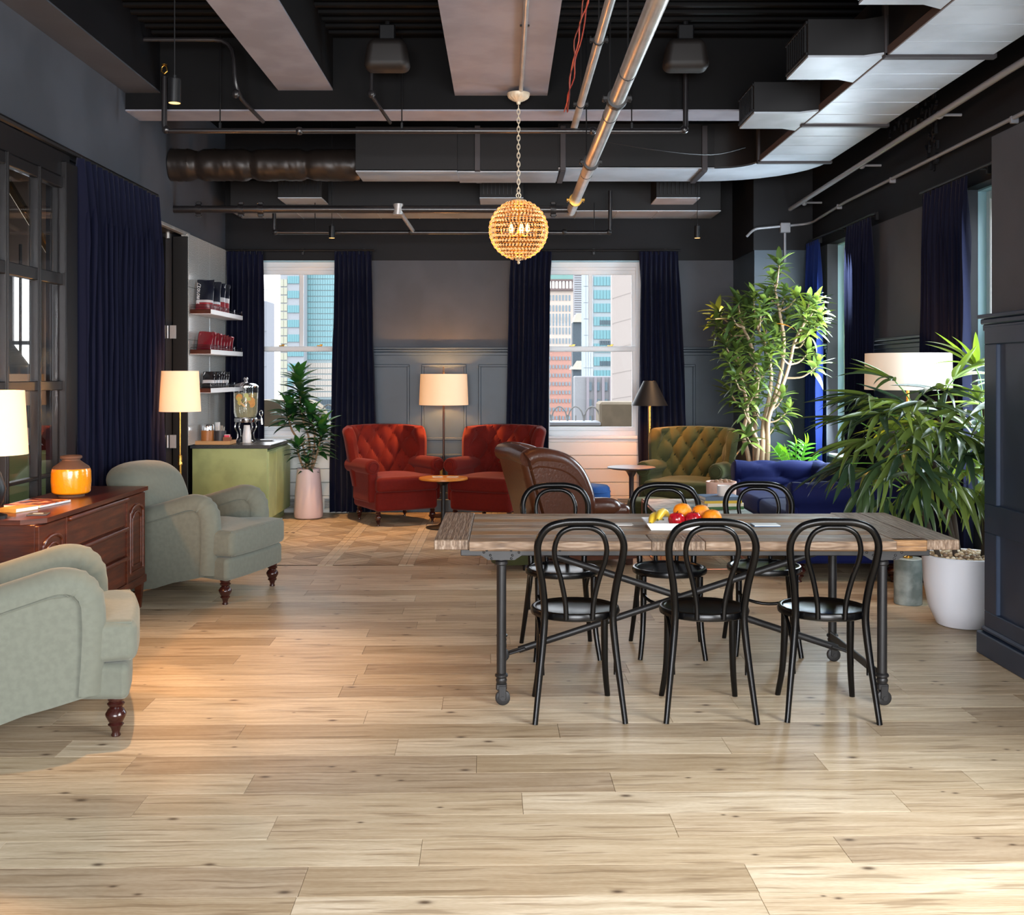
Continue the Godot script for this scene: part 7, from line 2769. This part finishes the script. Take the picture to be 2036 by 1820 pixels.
func build_tree() -> void:
	# the tall indoor tree: bare twisting stems that branch into leafy heads
	var o := thing("indoor_tree", "tall indoor tree with pale twisting stems and glossy leaves in the corner by the pier", "tree", at(2.42, 0, 10.62))
	var b := MB.new()
	b.angle = 50
	b.lathe([Vector2(0, 0), Vector2(0.19, 0), Vector2(0.23, 0.40), Vector2(0.215, 0.40), Vector2(0.21, 0.36), Vector2(0, 0.36)], 32)
	part(b, "pot", M.black_metal, o)
	var bark := tri(mat(col("a68a6e"), 0.75), M.nap, Vector3(3, 8, 3))
	rng.seed = 14
	# picture-plane outline of the crown, in metres from the pot: [x, y] of the leafy heads
	var heads := []
	for q in [[0.14, 2.52], [0.14, 2.38], [0.10, 2.27], [0.26, 2.25], [0.20, 2.15], [0.35, 2.22], [0.48, 2.18], [0.58, 2.10], [0.66, 2.17], [0.68, 2.03], [0.60, 1.97], [0.52, 2.05], [0.40, 2.06], [0.30, 2.06], [0.10, 2.10], [0.02, 2.16], [-0.08, 2.22], [-0.14, 2.12], [-0.22, 2.18], [-0.05, 2.05], [-0.16, 2.00], [-0.30, 2.05], [-0.38, 2.09], [-0.40, 1.98], [-0.26, 1.90], [-0.12, 1.88], [0.00, 1.95], [0.12, 1.98], [0.24, 1.95], [-0.36, 1.78], [-0.24, 1.74], [-0.10, 1.74], [0.02, 1.82], [0.14, 1.84], [0.46, 1.92], [0.58, 1.86], [-0.34, 1.62], [-0.22, 1.58], [-0.08, 1.62], [0.06, 1.68], [0.18, 1.72], [0.50, 1.70], [0.56, 1.58], [-0.30, 1.46], [-0.16, 1.44], [-0.02, 1.50], [0.10, 1.54], [-0.26, 1.32], [-0.10, 1.30], [0.05, 1.36], [-0.20, 1.18], [-0.04, 1.16], [0.22, 1.28], [0.28, 1.14], [0.20, 1.02], [-0.16, 0.92]]:
		heads.append(Vector3(minf(q[0] * 0.92, 0.50), q[1], rng.randf_range(-0.20, 0.26)))
	# stems: each is a path; heads join the nearest suitable stem
	var stems := [
		[Vector3(-0.06, 0.36, 0.0), Vector3(-0.10, 0.70, 0.02), Vector3(-0.16, 0.95, 0.04), Vector3(-0.12, 1.15, 0.05), Vector3(-0.16, 1.40, 0.06), Vector3(-0.20, 1.62, 0.05)],
		[Vector3(0.0, 0.36, 0.03), Vector3(0.02, 0.75, 0.05), Vector3(0.04, 1.05, 0.02), Vector3(0.10, 1.30, 0.0), Vector3(0.12, 1.55, -0.02), Vector3(0.05, 1.80, -0.02), Vector3(-0.02, 1.98, 0.0)],
		[Vector3(0.06, 0.36, 0.0), Vector3(0.08, 0.80, 0.02), Vector3(0.08, 1.10, 0.06), Vector3(0.20, 1.38, 0.06), Vector3(0.28, 1.60, 0.04), Vector3(0.33, 1.80, 0.02), Vector3(0.40, 1.96, 0.02)],
		[Vector3(-0.02, 0.36, -0.05), Vector3(-0.03, 0.80, -0.04), Vector3(-0.02, 1.20, -0.06), Vector3(0.0, 1.50, -0.06), Vector3(-0.06, 1.78, -0.05), Vector3(-0.16, 1.98, -0.04)],
		[Vector3(0.02, 0.36, -0.04), Vector3(0.06, 0.85, -0.06), Vector3(0.14, 1.20, -0.08), Vector3(0.22, 1.50, -0.06), Vector3(0.24, 1.80, 0.0), Vector3(0.20, 2.05, 0.02), Vector3(0.15, 2.30, 0.02)],
		[Vector3(-0.08, 0.36, 0.04), Vector3(-0.05, 0.60, 0.06), Vector3(-0.03, 0.85, 0.08), Vector3(-0.10, 1.02, 0.10), Vector3(-0.15, 1.2, 0.10)]]
	var nodes := []
	for s in stems:
		b = MB.new()
		b.angle = 60
		var path := grow_branch(b, s, 0.026, 0.012)
		part(b, "stem", bark, o)
		for k in range(path.size() / 3, path.size()):
			nodes.append(path[k])
	var lv := [leaf_mesh(0.190, 0.052, 0.25, 0.35), leaf_mesh(0.175, 0.050, 0.45, 0.3), leaf_mesh(0.190, 0.046, 0.05, 0.4)]
	var gm := [leafy(col("4a5f2a"), Color(0.22, 0.25, 0.06), 0.34), leafy(col("6e8138"), Color(0.30, 0.33, 0.08), 0.36), leafy(col("364822"), Color(0.13, 0.16, 0.05), 0.32)]
	var rest := [[], [], []]
	var made := 0
	var hn := 0
	for h in heads:
		var best: Vector3 = nodes[0]
		var bd := 99.0
		for q in nodes:
			var d: float = q.distance_to(h) + maxf(0.0, q.y - h.y + 0.10) * 4.0
			if d < bd:
				bd = d
				best = q
		b = MB.new()
		b.angle = 60
		var midp := best.lerp(h, 0.55) + Vector3(0, -0.16 * Vector2(best.x - h.x, best.z - h.z).length(), 0)
		var path := grow_branch(b, [best, midp, h], 0.010, 0.006)
		part(b, "branch", bark, o)
		var dir: Vector3 = ((path[path.size() - 1] - path[path.size() - 3]).normalized() + Vector3(0, 0.7, 0)).normalized()
		var side := dir.cross(Vector3.FORWARD).normalized()
		var other := dir.cross(side)
		var n := 17
		for k in n:
			var a := k * 2.4
			var q := float(k) / n
			var p: Vector3 = h + dir * (0.12 * q - 0.07)
			var d := (side * cos(a) + other * sin(a)) * 1.0 + dir * lerpf(-0.25, 1.3, q)
			var t := aim(p, d, rng.randf_range(-0.4, 0.4)).scaled_local(Vector3.ONE * rng.randf_range(0.75, 1.15))
			var g: int = 1 if rng.randf() < (0.55 if h.x > 0.3 else 0.35) else (0 if rng.randf() < 0.6 else 2)
			if k % 3 == 0 and made < 300 and h.z > -0.08:
				var l := shape(lv[k % 3], "leaf", gm[g], o)
				l.transform = t
				made += 1
			else:
				rest[g].append(t)
		hn += 1
	for g in 3:
		stuff_copies(o, "leaves", lv[g], gm[g], rest[g])
	b = MB.new()
	var y := shape(lv[0], "leaf", mat(col("d98a1c"), 0.5), o)
	y.transform = aim(Vector3(0.12, 1.98, 0.2), Vector3(1, -0.1, 0.4))
	tag(y, "yellowed leaf")

func build_zz_plant() -> void:
	var o := thing("zz_plant", "small bright green leafy plant behind the blue sofa", "potted plant", at(2.72, 0, 10.42))
	var b := MB.new()
	b.lathe([Vector2(0, 0), Vector2(0.10, 0), Vector2(0.13, 0.34), Vector2(0.12, 0.34), Vector2(0.12, 0.31), Vector2(0, 0.31)], 24)
	part(b, "pot", M.white_pot, o)
	rng.seed = 4
	var lf := leaf_mesh(0.11, 0.05, 0.2, 0.3)
	var g := leafy(col("4f8a2c"), Color(0.45, 0.65, 0.12), 0.3)
	for s in 8:
		var a := s * 2.4
		var lean := 0.10 + 0.09 * (s % 3)
		var tip := Vector3(cos(a) * lean, 0.86 - 0.07 * (s % 3), sin(a) * lean)
		var pts := smooth([Vector3(cos(a) * 0.02, 0.30, sin(a) * 0.02), Vector3(cos(a) * lean * 0.4, 0.6, sin(a) * lean * 0.4), tip], 6)
		b = MB.new()
		b.tube(pts, 0.006, 6)
		part(b, "stalk", g, o)
		for k in range(4, 13):
			for q in ([-1, 1] if k < 12 else [0]):
				var d: Vector3 = (pts[mini(k + 1, 12)] - pts[k - 1]).normalized()
				var across := d.cross(Vector3(sin(a * 1.7), 0.2, cos(a * 1.7))).normalized()
				var l := shape(lf, "leaf", g, o)
				l.transform = aim(pts[mini(k, 12)], across * q + d * 0.9, 0.3 * q)

func build_palm() -> void:
	var o := thing("fan_palm", "large fan palm in a round white pot beside the panelled pier", "potted plant", at(2.765, 0, 6.72))
	var b := MB.new()
	b.angle = 50
	b.lathe([Vector2(0, 0), Vector2(0.125, 0), Vector2(0.155, 0.012), Vector2(0.205, 0.12), Vector2(0.230, 0.26), Vector2(0.238, 0.40), Vector2(0.238, 0.425), Vector2(0.232, 0.43), Vector2(0.222, 0.428), Vector2(0.218, 0.40), Vector2(0, 0.395)], 40)
	part(b, "pot", M.white_pot, o)
	rng.seed = 9
	var peb := []
	for k in 3:
		b = MB.new()
		b.angle = 60
		b.ball(Vector3.ZERO, [Vector3(0.019, 0.012, 0.015), Vector3(0.016, 0.012, 0.017), Vector3(0.021, 0.013, 0.014)][k], 8, 6)
		peb.append(b.mesh())
	var pm := [mat(col("b79a78"), 0.45), mat(col("d6c3a6"), 0.45), mat(col("8a7058"), 0.45), mat(col("c9ae8c"), 0.45)]
	for k in 150:
		var rr := 0.208 * sqrt((k + 0.5) / 150.0)
		var a := k * 2.39996
		var p := shape(peb[k % 3], "pebble", pm[rng.randi_range(0, 3)], o)
		p.position = Vector3(cos(a) * rr, 0.402 + rng.randf_range(0, 0.024) + 0.022 * (1.0 - rr / 0.21), sin(a) * rr)
		p.rotation = Vector3(rng.randf_range(-0.5, 0.5), rng.randf_range(0, 6), rng.randf_range(-0.5, 0.5))
	var cane := tri(mat(col("3a3026"), 0.85), M.nap, Vector3(6, 20, 6))
	var stalk := leafy(col("5d8a34"), Color(0.2, 0.3, 0.08), 0.4)
	# canes: foot and top
	var canes := [[Vector3(0.08, 0.38, 0.08), Vector3(0.10, 0.8, 0.08), Vector3(0.09, 1.15, 0.06)], [Vector3(-0.06, 0.38, 0.05), Vector3(-0.14, 0.75, 0.06), Vector3(-0.24, 1.12, 0.06)], [Vector3(0.0, 0.38, -0.06), Vector3(-0.05, 0.85, -0.10), Vector3(-0.10, 1.25, -0.12)], [Vector3(-0.14, 0.38, 0.0), Vector3(-0.26, 0.70, 0.02), Vector3(-0.40, 0.98, 0.02)], [Vector3(0.14, 0.38, -0.02), Vector3(0.16, 0.9, -0.06), Vector3(0.15, 1.32, -0.06)]]
	var tops := []
	for c in canes:
		b = MB.new()
		b.angle = 60
		var path := smooth(c, 6)
		var rad := []
		for i in path.size():
			rad.append(0.015 + 0.0025 * (i % 2))
		b.tube(path, rad, 8)
		part(b, "cane", cane, o)
		tops.append(path)
	var blades := [leaf_mesh(0.40, 0.050, 0.22, 0.5, 8), leaf_mesh(0.38, 0.046, 0.40, 0.5, 8), leaf_mesh(0.40, 0.052, 0.08, 0.55, 8), leaf_mesh(0.36, 0.042, 0.6, 0.45, 8)]
	var gm := [leafy(col("35482a"), Color(0.17, 0.2, 0.06), 0.28), leafy(col("56682f"), Color(0.26, 0.3, 0.08), 0.3), leafy(col("2a3d2a"), Color(0.10, 0.14, 0.05), 0.25), leafy(col("7c9040"), Color(0.42, 0.5, 0.12), 0.35)]
	# fan centres as they hang round the canes (x, y, z from the pot), how far they droop, and which green
	var fans := [[-0.42, 1.47, 0.02, 0.1, 0], [-0.58, 1.38, 0.06, 0.2, 2], [-0.66, 1.24, 0.0, 0.35, 0], [-0.38, 1.30, 0.15, 0.3, 2], [-0.20, 1.42, 0.10, 0.15, 2], [-0.62, 1.12, 0.12, 0.4, 1], [-0.48, 1.16, 0.20, 0.4, 0], [-0.70, 0.98, 0.05, 0.55, 2], [-0.55, 0.98, 0.18, 0.6, 0], [-0.36, 1.06, 0.22, 0.5, 2], [-0.24, 1.20, 0.22, 0.4, 0], [-0.62, 0.86, 0.14, 0.7, 0], [-0.40, 0.88, 0.24, 0.7, 2], [-0.24, 0.98, 0.26, 0.6, 1], [-0.08, 1.30, 0.18, 0.3, 1], [-0.04, 1.48, -0.05, 0.05, 3], [0.08, 1.55, -0.02, -0.1, 3], [0.16, 1.46, 0.05, 0.05, 3], [0.04, 1.36, 0.12, 0.25, 3], [0.12, 1.24, 0.14, 0.3, 1], [0.0, 1.14, 0.22, 0.5, 0], [0.14, 1.08, 0.18, 0.5, 1], [-0.10, 1.06, 0.26, 0.5, 2], [-0.12, 0.86, 0.26, 0.6, 1], [0.04, 0.90, 0.24, 0.6, 3], [0.15, 0.88, 0.16, 0.6, 1], [-0.34, 0.82, 0.2, 0.6, 0], [-0.05, 0.84, 0.24, 0.5, 1], [0.12, 0.84, 0.2, 0.5, 3], [-0.50, 0.78, 0.1, 0.6, 2], [-0.30, 1.20, -0.15, 0.3, 3], [-0.12, 1.20, -0.18, 0.3, 3], [-0.28, 1.02, -0.15, 0.4, 3], [0.06, 1.0, -0.14, 0.4, 3], [-0.20, 0.85, -0.12, 0.5, 3], [0.18, 1.32, -0.12, 0.1, 3], [-0.55, 1.28, 0.18, 0.3, 2], [-0.30, 1.34, 0.22, 0.25, 0], [-0.46, 1.05, 0.26, 0.55, 2], [-0.62, 1.02, -0.05, 0.5, 0], [-0.34, 0.93, 0.28, 0.65, 0], [-0.15, 1.16, 0.28, 0.45, 0]]
	for k in 26:
		fans.append([rng.randf_range(-0.62, 0.16), rng.randf_range(0.90, 1.38), rng.randf_range(-0.22, 0.30), rng.randf_range(0.1, 0.55), [0, 2, 1, 3][k % 4]])
	var made := 0
	var more := [[], [], [], []]
	for f in fans:
		var c := Vector3(f[0], f[1], f[2])
		var best: Vector3 = tops[0][6]
		var bd := 9.0
		for t in tops:
			for k in range(5, t.size()):
				var dd: float = t[k].distance_to(c) + maxf(0.0, t[k].y - c.y + 0.12) * 3.0
				if dd < bd:
					bd = dd
					best = t[k]
		var out := c - best
		out.y *= 0.3
		if out.length() < 0.05:
			out = Vector3(0.1, 0, 0.2)
		out = out.normalized()
		b = MB.new()
		b.tube(smooth([best, best.lerp(c, 0.5) + Vector3(0, 0.05, 0), c], 4), 0.004, 6)
		var fr := part(b, "frond_stalk", stalk, o)
		var n := 8
		var face := out.cross(Vector3.UP).normalized()
		for k in n:
			var s := (k + 0.5) / n * 2.0 - 1.0
			var a := s * 1.45
			var d: Vector3 = out * cos(a) + face * sin(a)
			d.y += 0.12 - f[3] * (0.9 + 0.5 * absf(s)) + rng.randf_range(-0.12, 0.12)
			var g: int = f[4] if rng.randf() < 0.75 else 1
			var t := aim(c, d, rng.randf_range(-0.5, 0.5)).scaled_local(Vector3.ONE * lerpf(1.0, 0.75, absf(s)) * rng.randf_range(0.85, 1.08))
			if made < 296:
				var bl := shape(blades[3 if f[3] > 0.55 else (k + int(f[4])) % 3], "leaflet", gm[g], fr)
				bl.transform = t
				made += 1
			else:
				more[g].append(t)
	for g in 4:
		stuff_copies(o, "leaflets", blades[g], gm[g], more[g])

func build_furniture() -> void:
	build_seating()
	build_table()
	build_chairs()
	build_fruit()
	build_lamps()
	build_sideboard()
	build_counter()
	build_side_tables()
	build_corn_plant()
	build_tree()
	build_zz_plant()
	build_palm()
